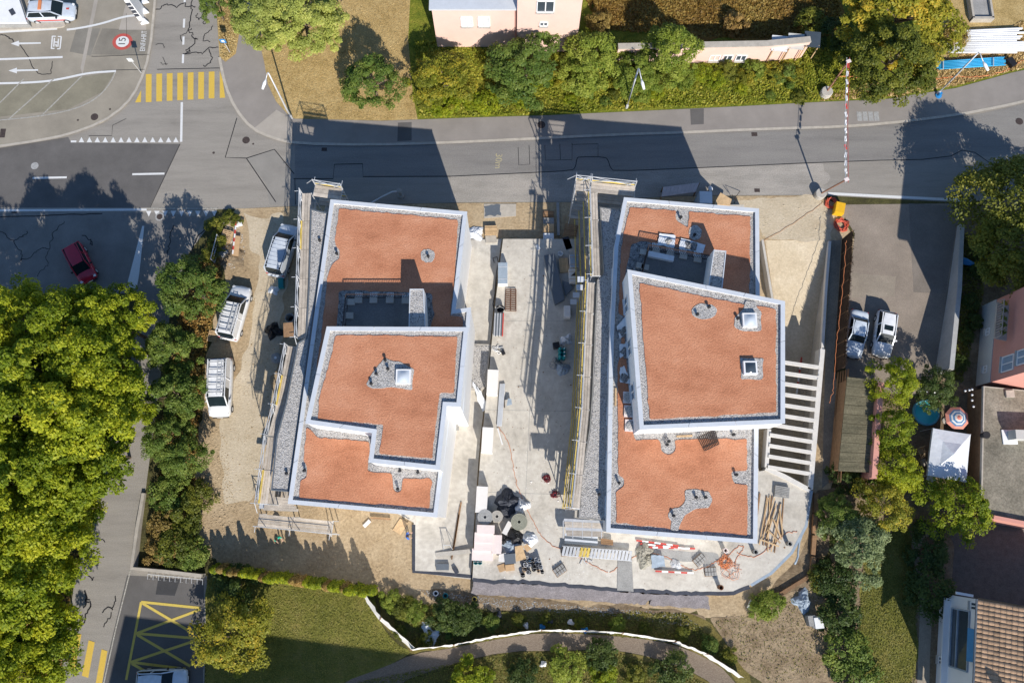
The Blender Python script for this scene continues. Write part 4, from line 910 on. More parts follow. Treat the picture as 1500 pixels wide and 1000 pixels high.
def trunk_mesh(name, rad, z0, ht, tr, C, seed, limbs=9):
    rg = random.Random(seed); mb = MB(); mb.path([(0, 0, -.2), (rg.uniform(-.1, .1), rg.uniform(-.1, .1), z0 * .6), (rg.uniform(-.2, .2), rg.uniform(-.2, .2), z0 + ht * .35), (0, 0, z0 + ht * .75)], [tr * 1.3, tr, tr * .75, tr * .25], 8)
    for i in range(limbs):
        c_ = C[rg.randrange(len(C))]; s_ = z0 * rg.uniform(.7, 1.0) + ht * .1
        mb.path([(0, 0, s_), (c_[0] * .5, c_[1] * .5, (s_ + c_[2]) / 2 + .2), (c_[0], c_[1], c_[2])], [tr * .45, tr * .3, tr * .08], 5, False)
    me = bpy.data.meshes.new(name); me.from_pydata(mb.v, [], mb.f); me.polygons.foreach_set('use_smooth', [True] * len(me.polygons)); return me
m_bark = mat('bark', (.16, .12, .085), .95, .3, 4, 20, .02, 14)
LM = {
 'lime': leaf_mat('leaves_lime', [(0, (.085, .135, .01)), (.45, (.22, .28, .015)), (1, (.45, .46, .03))], .4),
 'pale': leaf_mat('leaves_pale', [(0, (.17, .21, .04)), (.5, (.3, .35, .08)), (1, (.47, .49, .14))], .36),
 'fresh': leaf_mat('leaves_fresh', [(0, (.1, .155, .02)), (.5, (.18, .24, .032)), (1, (.3, .335, .06))], .36),
 'mid': leaf_mat('leaves_mid', [(0, (.06, .11, .02)), (.5, (.12, .18, .03)), (1, (.22, .26, .05))], .3),
 'dark': leaf_mat('leaves_dark', [(0, (.03, .055, .012)), (.5, (.055, .09, .018)), (1, (.1, .13, .026))], .25),
 'olive': leaf_mat('leaves_olive', [(0, (.065, .085, .012)), (.5, (.13, .15, .02)), (1, (.26, .25, .032))], .3),
 'yellow': leaf_mat('leaves_yellowing', [(0, (.14, .16, .016)), (.55, (.28, .28, .03)), (.8, (.44, .35, .035)), (1, (.58, .42, .05))], .35),
 'grey': leaf_mat('leaves_grey_green', [(0, (.09, .13, .05)), (.5, (.16, .21, .09)), (1, (.27, .32, .16))], .3),
 'brown': leaf_mat('leaves_brown', [(0, (.16, .1, .03)), (.5, (.28, .19, .055)), (1, (.42, .32, .1))], .25)}
KIND = {}
def kind(key, rad, ht, z0, nclump, per, cr, leaf, tr, seeds, droop=0., limbs=9):
    KIND[key] = []
    for s_ in seeds:
        me, C = crown_mesh(key + '_crown', rad, ht, z0, nclump, per, cr, leaf, s_, droop); KIND[key].append((me, trunk_mesh(key + '_trunk', rad, z0, ht, tr, C, s_, limbs), rad, z0 + ht))
kind('broad', 4.2, 5.0, 3.6, 130, 200, .74, .125, .2, (1, 2, 3, 14))
kind('round', 3.0, 3.6, 2.0, 95, 150, .56, .105, .14, (4, 5, 15))
kind('airy', 3.0, 3.6, 2.0, 80, 120, .62, .1, .12, (6, 7), .25)
kind('shrub', 1.6, 1.5, .25, 40, 90, .45, .095, .05, (8, 9, 10), limbs=6)
kind('needle', 4.6, 5.0, 2.6, 330, 130, .7, .1, .22, (11,), .3)
tcount = [0]
def tree(px, py, rad, knd, leaves, label, name='tree', cat='tree', top=None, group=None, gz=0.08):
    v = KIND[knd][tcount[0] % len(KIND[knd])]; tcount[0] += 1
    me, tm, r0, h0 = v; s_ = rad / r0; top = top or h0 * s_
    hc = top * .68; p = W(px, py, hc)
    t = thing(name, label, cat, (p.x, p.y, 0), group)
    for nm, mesh, m in (('crown', me, LM[leaves]), ('trunk', tm, m_bark)):
        o = bpy.data.objects.new(nm, mesh); col.objects.link(o); o.parent = t
        if len(mesh.materials) == 0: mesh.materials.append(m)
        o.material_slots[0].link = 'OBJECT'; o.material_slots[0].material = m
    t.scale = (s_, s_, top / h0); t.rotation_euler = (0, 0, (tcount[0] * 2.399) % 6.283)
    t.location.z = gz if knd == 'shrub' else 0
    return t
G_AV = 'bright green trees along the west street'
AV = 'bright yellow green street tree in the dense row west of the side street'
AVL = {(98, 480): 'bright green street tree whose crown edge touches the red car', (156, 465): 'small bright green street tree beside the white painted island', (28, 472): 'bright green street tree at the junction end of the dense row',
       (158, 592): 'small bright green street tree facing the dark hedge row across the side street', (146, 660): 'small bright green street tree reaching furthest over the side street', (100, 742): 'small bright green street tree standing where the side street opens out',
       (52, 925): 'small bright green street tree right beside the yellow crossing bars', (34, 990): 'bright green street tree past the yellow crossing bars'}
for x, y, r_ in ((28, 472, 3.6), (98, 480, 3.8), (156, 465, 2.8), (60, 540, 4.4), (128, 530, 4.0), (30, 610, 4.4), (105, 610, 4.5), (158, 592, 2.4), (45, 700, 4.4), (98, 690, 3.9), (146, 660, 2.4), (20, 790, 4.4), (58, 780, 3.7), (100, 742, 2.3), (30, 860, 4.0), (5, 935, 4.0), (52, 925, 2.6), (34, 990, 3.4), (-40, 560, 4.5), (-40, 860, 4.5)):
    lab = AVL.get((x, y)) or AV; x -= 14 if y > 640 else 0
    tree(x, y, r_, 'broad', 'lime', lab, 'street_tree', top=12.0 + (r_ - 4) * 1.5, group=G_AV)
tree(382, 18, 2.9, 'broad', 'pale', 'pale green street tree overhanging the verge beside the zebra crossing', 'street_tree', top=7)
tree(440, 20, 3.7, 'broad', 'pale', 'large pale green tree at the edge of the dry meadow', 'street_tree', top=7.5)
tree(310, -2, 1.5, 'round', 'mid', 'small dark green tree on the verge beyond the zebra crossing', 'street_tree', top=5)
tree(542, 112, 2.6, 'round', 'mid', 'lone dark green tree in the middle of the dry meadow', 'meadow_tree', top=6.2)
tree(648, 112, 2.9, 'round', 'yellow', 'yellowing tree at the meadow end of the bank', 'bank_tree', top=5)
tree(770, 88, 3.6, 'round', 'mid', 'wide green tree in front of the pink house', 'bank_tree', top=5.6)
tree(868, 82, 3.0, 'round', 'fresh', 'green tree by the corner of the pink house', 'bank_tree', top=5.2)
tree(985, 72, 2.9, 'round', 'fresh', 'fresh green tree partly hiding the long pink garden wall', 'bank_tree', top=5.6)
tree(935, 105, 2.3, 'round', 'fresh', 'low green tree standing right behind the street lamp on the bank', 'bank_tree', top=4)
tree(1314, 80, 4.0, 'broad', 'olive', 'big olive green tree between the height gauge and the blue pipes', 'tree', top=8)
tree(1330, 10, 5.0, 'broad', 'yellow', 'big yellowish tree beyond the olive tree by the white pipes', 'tree', top=8)
tree(1528, 312, 5.8, 'needle', 'olive', 'large dark olive tree overhanging the car park wall and the road', 'tree', top=9.5)
tree(268, 412, 2.7, 'round', 'mid', 'round dark green tree beside the white van with the ladder', 'tree', top=7.5)
tree(246, 505, 2.2, 'round', 'mid', 'dark green tree in the hedge row, next to the round tree', 'tree', top=5.5)
tree(248, 575, 2.4, 'round', 'mid', 'dark green tree in the hedge row beside the last white van', 'tree', top=5.5)
tree(236, 640, 2.0, 'round', 'mid', 'dark green tree in the hedge row leaning over the side street', 'tree', top=5)
tree(264, 668, 2.0, 'airy', 'mid', 'thin leaved tree in the hedge row at the bare earth edge', 'tree', top=4.2)
G_HR = 'scrubby bushes at the end of the hedge row'
for x, y, r_, l in ((245, 722, 1.7, 'mid'), (262, 755, 1.7, 'olive'), (240, 765, 1.5, 'brown'), (255, 798, 1.8, 'olive'), (228, 806, 1.3, 'brown'), (280, 812, 1.4, 'mid'), (290, 726, 1.3, 'olive')):
    tree(x, y, r_, 'shrub', l, {'mid': 'green', 'olive': 'olive', 'brown': 'dry brown'}[l] + ' scrubby bush behind the low wall at the side street corner', 'bush', 'bush', group=G_HR)
for x, y, r_ in ((312, 330, .9), (318, 355, .9), (306, 372, .8), (335, 318, .7), (345, 322, .6)):
    tree(x, y, r_, 'shrub', 'olive', 'small roadside bush beside the rubbish heap and pallets', 'bush', 'bush', group='bushes by the rubbish heap')
tree(332, 935, 3.1, 'airy', 'yellow', 'yellow green fruit tree standing on the lawn', 'fruit_tree', 'tree', top=4.6)
tree(345, 858, 1.9, 'shrub', 'dark', 'dark round bush at the lawn corner beside the clipped hedge', 'bush', 'bush')
G_BK = 'bushes covering the roadside bank'
rb = random.Random(3)
for x in range(628, 1235, 21):
    for y in (116, 146):
        if rb.random() < (.15 if y == 116 else .45) or x > 1190: continue
        yy = y + (25 if x < 720 else 0) * (y < 130) + rb.uniform(-9, 9) - (x - 620) * .025
        tree(x + rb.uniform(-8, 8), yy, (rb.uniform(.9, 1.4) if y == 116 else rb.uniform(.45, .75)), 'shrub', *(lambda l_: (l_, {'fresh': 'fresh green', 'mid': 'mid green', 'lime': 'lime green', 'olive': 'olive green', 'yellow': 'yellowing'}[l_] + (' bush in the upper row on the roadside bank' if y == 116 else ' low bush near the footway on the roadside bank')))(rb.choice(['fresh', 'fresh', 'mid', 'lime', 'lime', 'olive', 'yellow'])), 'bush', 'bush', group=G_BK + (' above' if y == 116 else ' by the footway'), gz=0)
for x, y, r_, l, lab in ((1080, 30, 1.2, 'brown', 'rusty brown bush by the brown meadow edge'), (1190, 28, 1.5, 'olive', 'olive bush between the brown meadow and the yellowish tree'), (1225, 45, 1.7, 'dark', 'dark bush at the end of the pink garden wall'), (880, 28, 1.2, 'brown', 'brown bush beside the pink house wall'), (1405, 45, 1.3, 'brown', 'brown dry bush beside the stone trough')):
    tree(x, y, r_, 'shrub', l, lab, 'bush', 'bush', top=1.8)
# gardens to the east
tree(1314, 560, 2.2, 'airy', 'lime', 'bright yellow green tree by the shed, nearest the parked cars', 'garden_tree', 'tree', top=5)
tree(1312, 628, 2.2, 'airy', 'lime', 'bright yellow green tree overhanging the paddling pool', 'garden_tree', 'tree', top=5)
tree(1318, 685, 2.1, 'airy', 'lime', 'bright yellow green tree beside the white garden tent', 'garden_tree', 'tree', top=4.6)
tree(1412, 742, 2.9, 'airy', 'lime', 'bright yellow green tree between the white tent and the grey flat roof', 'garden_tree', 'tree', top=5)
tree(1376, 566, 1.9, 'airy', 'dark', 'dark feathery tree beside the paddling pool', 'garden_tree', 'tree', top=4)
tree(1300, 745, 2.5, 'airy', 'yellow', 'tree with yellow flowering branches at the top of the garden lawn', 'garden_tree', 'tree', top=4.4)
tree(1262, 800, 2.7, 'round', 'grey', 'grey green broadleaf tree beside the garden lawn', 'garden_tree', 'tree', top=4.6)
tree(1232, 760, 1.8, 'round', 'mid', 'mid green tree between the plank edging and the grey green tree', 'garden_tree', 'tree', top=3.6)
for x, y, r_, l, lab in ((1362, 800, 1.9, 'dark', 'dark evergreen bush inside the curve of the garden path'), (1368, 868, 2.1, 'dark', 'dark evergreen bush at the corner of the white house'), (1240, 700, 1.5, 'dark', 'dark bush at the shed end by the plank edging'), (1280, 712, 1.4, 'mid', 'green bush below the shed wall'),
                         (1228, 850, 1.7, 'dark', 'dark hedge bush nearest the grey green tree'), (1236, 905, 1.8, 'dark', 'dark hedge bush behind the white barrels'), (1246, 955, 1.9, 'mid', 'green hedge bush along the garden lawn'), (1262, 995, 1.8, 'mid', 'green hedge bush at the far end of the garden lawn'), (1206, 850, 1.1, 'olive', 'olive weed clump on the spoil slope'), (1130, 885, 1.2, 'fresh', 'fresh green weed clump at the curved deck corner'), (1112, 890, .9, 'fresh', 'small green weed clump in front of the curved deck corner')):
    tree(x, y, r_, 'shrub', l, lab, 'bush', 'bush', top=r_ * 1.0)
for x, y in ((1432, 395), (1424, 440), (1415, 490), (1440, 368), (1408, 530), (1428, 470)):
    tree(x, y, .8, 'shrub', 'dark', 'dark low bush in the shaded garden behind the car park wall', 'bush', 'bush', group='bushes behind the car park wall')
G_ST = 'weedy bushes along the white site fence'
for x, y, r_, l in ((570, 878, .9, 'fresh'), (590, 890, 1.0, 'olive'), (608, 896, .9, 'fresh'), (648, 902, 1.3, 'dark'), (672, 908, 1.3, 'dark'), (690, 902, 1.0, 'dark'), (660, 920, .8, 'mid'), (720, 912, .7, 'mid'), (760, 908, .55, 'olive'), (800, 908, .5, 'olive'), (850, 912, .5, 'olive'), (905, 914, .65, 'fresh'), (945, 920, .5, 'olive'), (1000, 928, .6, 'olive'), (1040, 945, .75, 'mid'), (1070, 960, .7, 'olive'), (625, 935, .6, 'olive'), (585, 925, .6, 'olive')):
    tree(x, y, r_, 'shrub', l, {'fresh': 'fresh green', 'olive': 'olive', 'dark': 'dark green', 'mid': 'mid green'}[l] + ' weedy bush in the strip behind the white site fence', 'bush', 'bush', group=l + ' ' + G_ST)
for x, y, r_, l, lab in ((690, 995, 1.7, 'lime', 'lime green bush where the cobbled path bends into shade'), (830, 975, 1.5, 'fresh', 'fresh green bush on the grass inside the path curve'), (880, 960, 1.3, 'dark', 'dark upright bush beside the fresh green bush on the path curve'), (885, 990, 1.1, 'lime', 'lime tipped bush in front of the dark upright bush'), (985, 985, 1.6, 'dark', 'dark bush at the tight end of the path curve'), (765, 990, 1.2, 'dark', 'dark spreading bush between the lime green and fresh green bushes'), (930, 992, .9, 'olive', 'small olive bush on the sunlit grass by the path')):
    tree(x, y, r_, 'shrub', l, lab, 'bush', 'bush')
# clipped thuja hedge by the lawn, tops ragged
def thuja(seed):
    rg = np.random.RandomState(seed); n = 1500; z = rg.uniform(0, 1, n) ** .8; a = rg.uniform(0, 2 * np.pi, n); rr = (.46 * (1 - z) ** .6 + .05) * rg.uniform(.6, 1.1, n)
    cen = np.stack([rr * np.cos(a), rr * np.sin(a), .1 + z * 2.5], 1); nor = np.stack([np.cos(a), np.sin(a), np.full(n, .6)], 1) + rg.normal(size=(n, 3)) * .5
    return leaf_mesh('thuja', cen, nor, .09 * rg.uniform(.6, 1.4, n), rg.uniform(0, 1, n))
TH = [thuja(k) for k in range(3)]
for i in range(26):
    f = i / 25; p = W(322 + 222 * f, 832 + 33 * f, .0); rg = random.Random(i)
    br = rg.random() < .3
    t = thing('thuja_shrub', ('browned' if br else 'green') + ' thuja plant in the narrow hedge along the lawn', 'hedge plant', (p.x + rg.uniform(-.1, .1), p.y + rg.uniform(-.1, .1), 0), ('browned' if br else 'green') + ' thuja hedge plants')
    o = bpy.data.objects.new('foliage', TH[i % 3]); col.objects.link(o); o.parent = t
    m_ = LM['brown'] if br else LM['lime']
    if len(TH[i % 3].materials) == 0: TH[i % 3].materials.append(m_)
    o.material_slots[0].link = 'OBJECT'; o.material_slots[0].material = m_
    t.scale = (1, 1, rg.uniform(.75, 1.15)); t.rotation_euler = (0, 0, rg.uniform(0, 6))
# tufts: grass that nobody could count
def tufts(name, polypx, n, m, size, seed, z=.1, up=.5):
    rg = np.random.RandomState(seed); poly = WP(polypx, z); xs = [p.x for p in poly]; ys = [p.y for p in poly]; P = []
    while len(P) < n:
        q = np.stack([rg.uniform(min(xs), max(xs), 4000), rg.uniform(min(ys), max(ys), 4000)], 1); ins = np.zeros(len(q), bool)
        for i in range(len(poly)):
            a, b = poly[i], poly[i - 1]; c_ = ((a.y > q[:, 1]) != (b.y > q[:, 1])) & (q[:, 0] < (b.x - a.x) * (q[:, 1] - a.y) / (b.y - a.y + 1e-12) + a.x); ins ^= c_
        P += list(q[ins])
    P = np.array(P[:n]); cen = np.c_[P, z + rg.uniform(.0, .1, n)]; nor = rg.normal(size=(n, 3)) * .6 + np.array([0, 0, up])
    me = leaf_mesh(name, cen, nor, size * rg.uniform(.5, 1.4, n), np.clip(.5 + .3 * np.sin(P[:, 0] * .7 + seed) * np.cos(P[:, 1] * .9) + rg.normal(size=n) * .25, 0, 1))
    o = link_mesh(name, me, m, None); o['kind'] = 'stuff'; o['label'] = name.replace('_', ' ') + ' growing across the ground there'; o['category'] = 'grass'; return o
lf_dry = leaf_mat('blades_dry', [(0, (.38, .28, .12)), (.5, (.48, .36, .16)), (1, (.58, .46, .23))], .25)
lf_lawn = leaf_mat('blades_lawn', [(0, (.13, .14, .025)), (.5, (.19, .19, .04)), (1, (.27, .245, .07))], .25)
lf_bank = leaf_mat('blades_bank', [(0, (.14, .18, .016)), (.5, (.25, .27, .03)), (1, (.4, .37, .055))], .3)
lf_brown = leaf_mat('blades_brown', [(0, (.2, .11, .03)), (.5, (.31, .19, .05)), (1, (.42, .3, .09))], .25)
tufts('dry_meadow_grass', [(390, 0), (600, 0), (598, 60), (605, 140), (610, 172), (560, 175), (434, 172), (395, 125)], 22000, lf_dry, .05, 1, .06, 2.0)
tufts('lawn_grass', [(305, 848), (420, 855), (543, 870), (554, 915), (598, 956), (567, 972), (500, 996), (430, 1010), (299, 1010)], 24000, lf_lawn, .05, 2, .0, 1.6)
tufts('bank_grass', [(606, 60), (900, 60), (1240, 70), (1300, 140), (1190, 148), (1060, 155), (930, 161), (800, 167), (614, 173)], 26000, lf_bank, .13, 3)
tufts('brown_grass', [(858, 0), (1230, 0), (1232, 40), (1180, 60), (1025, 54), (880, 44)], 12000, lf_brown, .15, 4)
tufts('roadside_dry_grass', [(1240, 130), (1330, 110), (1400, 80), (1500, 30), (1500, 100), (1400, 126), (1300, 142), (1200, 148)], 8000, lf_dry, .11, 5)
tufts('fence_strip_grass', [(550, 870), (700, 896), (1000, 898), (1088, 968), (985, 940), (857, 926), (793, 924), (666, 946), (604, 952)], 9000, lf_lawn, .09, 6, .0)
tufts('rough_ground_weeds', [(1045, 908), (1110, 897), (1165, 867), (1198, 860), (1222, 925), (1215, 990), (1130, 1000), (1088, 968)], 1800, lf_lawn, .06, 13, .02)
tufts('park_grass', [(520, 998), (740, 956), (900, 955), (1000, 982), (1040, 1005), (520, 1005)], 14000, lf_lawn, .06, 7, .0, 1.3)
tufts('garden_grass', [(1268, 790), (1330, 772), (1345, 850), (1340, 1005), (1250, 1005), (1258, 900)], 14000, lf_lawn, .055, 8, .0, 1.5)
tufts('garden_ground_cover', [(1405, 340), (1440, 350), (1440, 430), (1410, 560), (1375, 548)], 5000, lf_lawn, .12, 9, .03)
tufts('hedge_row_ground_cover', [(320, 325), (325, 420), (300, 520), (290, 640), (285, 720), (292, 800), (225, 830), (228, 740), (238, 640), (252, 520), (268, 420)], 9000, lf_brown, .12, 10, .03)
tufts('verge_dry_grass', [(317, 0), (342, 0), (349, 50), (344, 78), (331, 88), (324, 82)], 2500, lf_dry, .09, 11, .1)
tufts('street_tree_ground_cover', [(0, 430), (185, 435), (185, 540), (148, 690), (106, 860), (85, 1010), (0, 1010)], 14000, lf_brown, .13, 12, .03)
# ================================================================ SCAFFOLDS
def scaffold(t, pts, ztop, levels, wd=.95, side=1, bay=2.5, yellow=True, rails=True, lattice=False, endcap=True, nplank=3, zb=0.0, spread=0.0):
    """pts: inner line in world coords; decks at the given heights, planks, toe boards, standards, guard rails"""
    lo = lambda z: spread * (levels[-1] - z)
    for si, (a, b) in enumerate(zip(pts, pts[1:])):
        a, b = Vector((a.x, a.y, 0)), Vector((b.x, b.y, 0)); d = b - a; n = max(1, round(d.length / bay)); d.normalize(); nr = Vector((-d.y, d.x, 0)) * side
        seg = (b - a).length / n
        for i in range(1 if si else 0, n + 1):
            p = a + d * seg * i
            for off in (0, wd):
                q = p + nr * off; MB().path([(q.x, q.y, zb), (q.x, q.y, ztop + (1.05 if off else .0))], .045, 6).build('standard', m_steel, t)
            mb = MB(); q = p + nr * wd
            mb.path([p + Vector((0, 0, ztop - .06)), q + Vector((0, 0, ztop - .06))], .035, 5)
            mb.path([q + Vector((0, 0, ztop + 1.0)), p + d * .0 + nr * (wd + .0) + Vector((0, 0, ztop + 1.0)), q + d * .7 + nr * .0 + Vector((0, 0, ztop + .05))], .03, 5)
            mb.path([q + Vector((0, 0, ztop + .55)), q + nr * .5 + Vector((0, 0, ztop + .5))], .025, 5); mb.build('frame_brace', m_steel, t)
        for z in levels:
            for i in range(n):
                p, q = a + d * (seg * i + .02), a + d * (seg * (i + 1) - .02)
                for k in range(nplank):
                    o = nr * (wd * (k + .5) / nplank + lo(z)); MB().beam(p + o + Vector((0, 0, z + random.uniform(0, .015))), q + o + Vector((0, 0, z + random.uniform(0, .015))), wd / nplank - .025, .05).build('plank', m_plank, t)
                if yellow: MB().beam(p + nr * (wd + .1 + lo(z)) + Vector((0, 0, z + .12)), q + nr * (wd + .1 + lo(z)) + Vector((0, 0, z + .12)), .075, .18).build('toe_board', m_toe, t)
                elif i % 4 == 1: MB().beam(p + nr * (wd - .05) + Vector((0, 0, z + .12)), q + nr * (wd - .05) + Vector((0, 0, z + .12)), .09, .17).build('toe_board', m_toe, t)
                for hh in (.5, 1.0):
                    MB().path([p + nr * wd + Vector((0, 0, z + hh)), q + nr * wd + Vector((0, 0, z + hh))], .028, 5).build('guard_rail', m_steel, t)
                if lattice and z == levels[-1]:
                    mb = MB(); m_ = (p + q) / 2 + nr * wd
                    for u, v in ((p, q), (q, p)): mb.path([u + nr * wd + Vector((0, 0, z + .08)), v + nr * wd + Vector((0, 0, z + 1.0))], .025, 5)
                    mb.path([p + nr * wd + Vector((0, 0, z + 1.0)), p + nr * (wd + .0) + Vector((0, 0, z + .1))], .03, 5)
                    mb.build('lattice_guard', m_steel, t)
LV = [1.8, 3.8, 5.8, 7.8]
p0 = W(860, 500); ts = thing('scaffold', 'tall scaffold with yellow toe boards along the court side of the east block', 'scaffold', (p0.x, p0.y, 0))
hT = LV[-1]
scaffold(ts, WP([(879, 404), (875, 282)], hT), hT, LV, .66, 1, zb=ZR, spread=.11)
scaffold(ts, WP([(849, 745), (863, 600), (871, 414)], hT), hT, LV, .62, 1, zb=ZR, spread=.03)
scaffold(ts, WP([(929, 288), (865, 281.5)], hT), hT, LV, .9, -1, lattice=True)
scaffold(ts, WP([(863, 281), (842, 279)], hT), hT, LV, .9, -1, lattice=True)
p0 = W(430, 500); tw = thing('scaffold', 'scaffold with bare guard frames along the van side of the west block', 'scaffold', (p0.x, p0.y, 0))
scaffold(tw, WP([(456, 283), (450, 495)], 7.6), 7.6, [1.8, 3.8, 5.8, 7.6], .75, -1, yellow=False, lattice=True)
scaffold(tw, WP([(434, 508), (417, 595), (405, 640), (392, 738)], 7.0), 7.0, [1.8, 3.8, 5.4, 7.0], .68, -1, yellow=False, lattice=True)
scaffold(tw, WP([(498, 293), (458, 287)], 7.6), 7.6, [1.8, 3.8, 5.8, 7.6], 1.0, -1, yellow=True, lattice=True)
p0 = W(440, 758); tl = thing('scaffold', 'low scaffold with boards at the lawn end of the west block', 'scaffold', (p0.x, p0.y, 0))
scaffold(tl, WP([(380, 752), (430, 757), (488, 763)], 2.0), 2.0, [2.0], 1.0, -1, yellow=False, nplank=4)
for k in range(5):
    a, b = W(390 - k, 728 + k * 4.2, 4.2), W(425 + k * 3, 731 + k * 4.0, 4.2); MB().beam(a, b, .22, .05).build('loose_plank', m_plank, tl)
a, b = W(380, 740, 4.0), W(412, 744, 4.0); MB().beam(a, b, .45, .08).build('metal_deck', m_steel, tl)
MB().path(WP([(484, 764), (486, 785)], 0) , .04).build('stay', m_steel, tl); MB().path([W(478, 766, 2), W(485, 785, 0)], .04).build('stay', m_steel, tl)
for i in range(6):                                    # south return of the east scaffold
    z = 6.0 - i * .0; a, b = W(826 + i * .8, 761 + i * 4.3, 6), W(884, 764 + i * 4.0, 6); MB().beam(a, b, .2, .05).build('loose_plank', m_plank if i % 3 else m_steel, ts)
for x in range(5): MB().path([W(825 + x * 14, 762, 6), W(825 + x * 14, 788, 6)], .04).build('bearer', m_steel, ts)
for x, y in ((851, 409), (849, 421), (844, 432), (840, 442)):
    p = W(x, y, hT - (y - 409) * .15); MB().box((p.x, p.y, p.z), (.55, .45, .08)).build('stair_landing', m_coping, ts)
# gangway from the deck to the slope
p = W(423, 483, 7.7)
tag(MB().box((p.x, p.y, 7.75), (.8, 1.15, .06), .1).build('plywood_board', m_brownwood), 'brown formwork board lying on the scaffold beside the west block', 'board')
# ================================================================ NEIGHBOURING BUILDINGS AND GARDENS
def house_shell(name, label, base, h, m, cat='house'):
    base = ccw(base); c_ = sum(base, Vector()) / len(base); t = thing(name, label, cat, (c_.x, c_.y, 0))
    MB().prism(base, -.2, h).build('wall', m, t); return t
def facade_window(t, p, n_, w_, h_, shutter=False, nm='window', mp=None):
    """window on a facade: p centre, n_ outward normal"""
    n_ = Vector(n_).normalized(); d = Vector((-n_.y, n_.x, 0)); up = Vector((0, 0, 1)); mb = MB()
    for a, b in (((-w_ / 2, -h_ / 2), (w_ / 2, -h_ / 2)), ((-w_ / 2, h_ / 2), (w_ / 2, h_ / 2)), ((-w_ / 2, -h_ / 2), (-w_ / 2, h_ / 2)), ((w_ / 2, -h_ / 2), (w_ / 2, h_ / 2)), ((0, -h_ / 2), (0, h_ / 2))):
        mb.beam(p + n_ * .05 + d * a[0] + up * a[1], p + n_ * .05 + d * b[0] + up * b[1], .09, .1)
    f = mb.build(nm, m_plastic_w, t); LOC[f.name] = LOC[t.name]
    g = MB(); g.add([p + n_ * .03 + d * a + up * b for a, b in ((-w_ / 2, -h_ / 2), (w_ / 2, -h_ / 2), (w_ / 2, h_ / 2), (-w_ / 2, h_ / 2))], [(0, 1, 2, 3)]); g.build('pane', mp or (m_shutter if shutter else m_glass), f)
    s_ = MB(); s_.beam(p + n_ * .12 + d * (-w_ / 2 - .06) + up * (-h_ / 2 - .08), p + n_ * .12 + d * (w_ / 2 + .06) + up * (-h_ / 2 - .08), .25, .06); s_.build('sill', m_conc2, f)
# pink house to the north (low wing + taller wing)
b0, b1, b2 = W(641, 70), W(757, 70), W(843, 73)
t = house_shell('pink_house', 'pale pink rendered house behind the bank trees', [b0, b1, (b1.x, b1.y + 11, 0), (b0.x, b0.y + 11, 0)], 6.0, m_pink)
t2poly = ccw([Vector((b1.x, b2.y - .3, 0)), Vector((b2.x, b2.y - .3, 0)), Vector((b2.x, b2.y + 12, 0)), Vector((b1.x, b2.y + 12, 0))])
MB().prism(t2poly, -.2, 9.2).build('wing_wall', m_pink, t)
MB().prism([(b0.x - .2, b0.y - .25), (b1.x, b1.y - .25), (b1.x, b1.y + 11.2), (b0.x - .2, b0.y + 11.2)], 6.0, 6.2).build('roof', m_coping, t)
MB().prism(offset(t2poly, -.2), 9.2, 9.4).build('roof', m_coping, t)
MB().beam((b1.x - .1, b1.y - .1, 0), (b1.x - .1, b1.y - .1, 6.1), .12, .12).build('downpipe', m_salmon, t)
for x, z in ((684, 4.1), (709, 4.1)):
    p = W(x, 25, 4.1); facade_window(t, Vector((p.x, b0.y, z)), (0, -1, 0), 1.05, 1.3, True)
for x, z, w_, h_ in ((798, 7.0, 1.5, 1.5), (797, 4.5, .7, .5)):
    p = W(x, 15, 5.5); facade_window(t, Vector((p.x, b2.y - .3, z)), (0, -1, 0), w_, h_)
# long pink garden wall with glazed openings
gw = [W(900, 93), W(1010, 91), W(1110, 89), W(1172, 83)]
c_ = sum(gw, Vector()) / 4; t = thing('garden_wall', 'long pink rendered wall with small windows above the bank', 'wall', (c_.x, c_.y, 0))
MB().wall(gw, -.1, 2.7, .45).build('wall', m_pink, t); MB().wall(gw, 2.7, 2.82, .6).build('coping', m_kerb, t)
for x in (1043, 1061, 1081):
    p = W(x, 90); facade_window(t, Vector((p.x, p.y - .2, .95)), (0, -1, 0), .95, .8)
for k in range(3):
    p = W(1142 + k * 24, 64 - k * 3, 2.3); q = thing('lean_to_roof', ('pale lean-to roof panel joined to the pink garden wall', 'grey green lean-to roof panel between two others', 'dark glazed lean-to roof panel by the height gauge')[k], 'roof panel', (p.x, p.y, 0))
    MB().box((p.x, p.y, 2.3), (1.5, 1.5, .08), -.1, .15).build('panel', (m_shutter, m_salmon_l, m_glass)[k], q)
    for dx in (-.6, .6):
        for dy in (-.6, .6): MB().beam((p.x + dx, p.y + dy, 0), (p.x + dx, p.y + dy, 2.26), .08, .08).build('post', m_wood, q)
# stone trough / bed frame top right
p = W(1437, 8, .6); t = thing('stone_planter', 'pale stone framed planter box on the dry yard', 'planter', (p.x, p.y, .1))
for dx, dy, sx, sy in ((-.95, 0, .2, 2.9), (.95, 0, .2, 2.9), (0, -1.45, 2.1, .25), (0, 1.45, 2.1, .25)): MB().box((p.x + dx, p.y + dy, .4), (sx, sy, .65)).build('side', m_kerb, t)
MB().box((p.x, p.y, .3), (1.7, 2.6, .3)).build('fill', m_concdk, t)
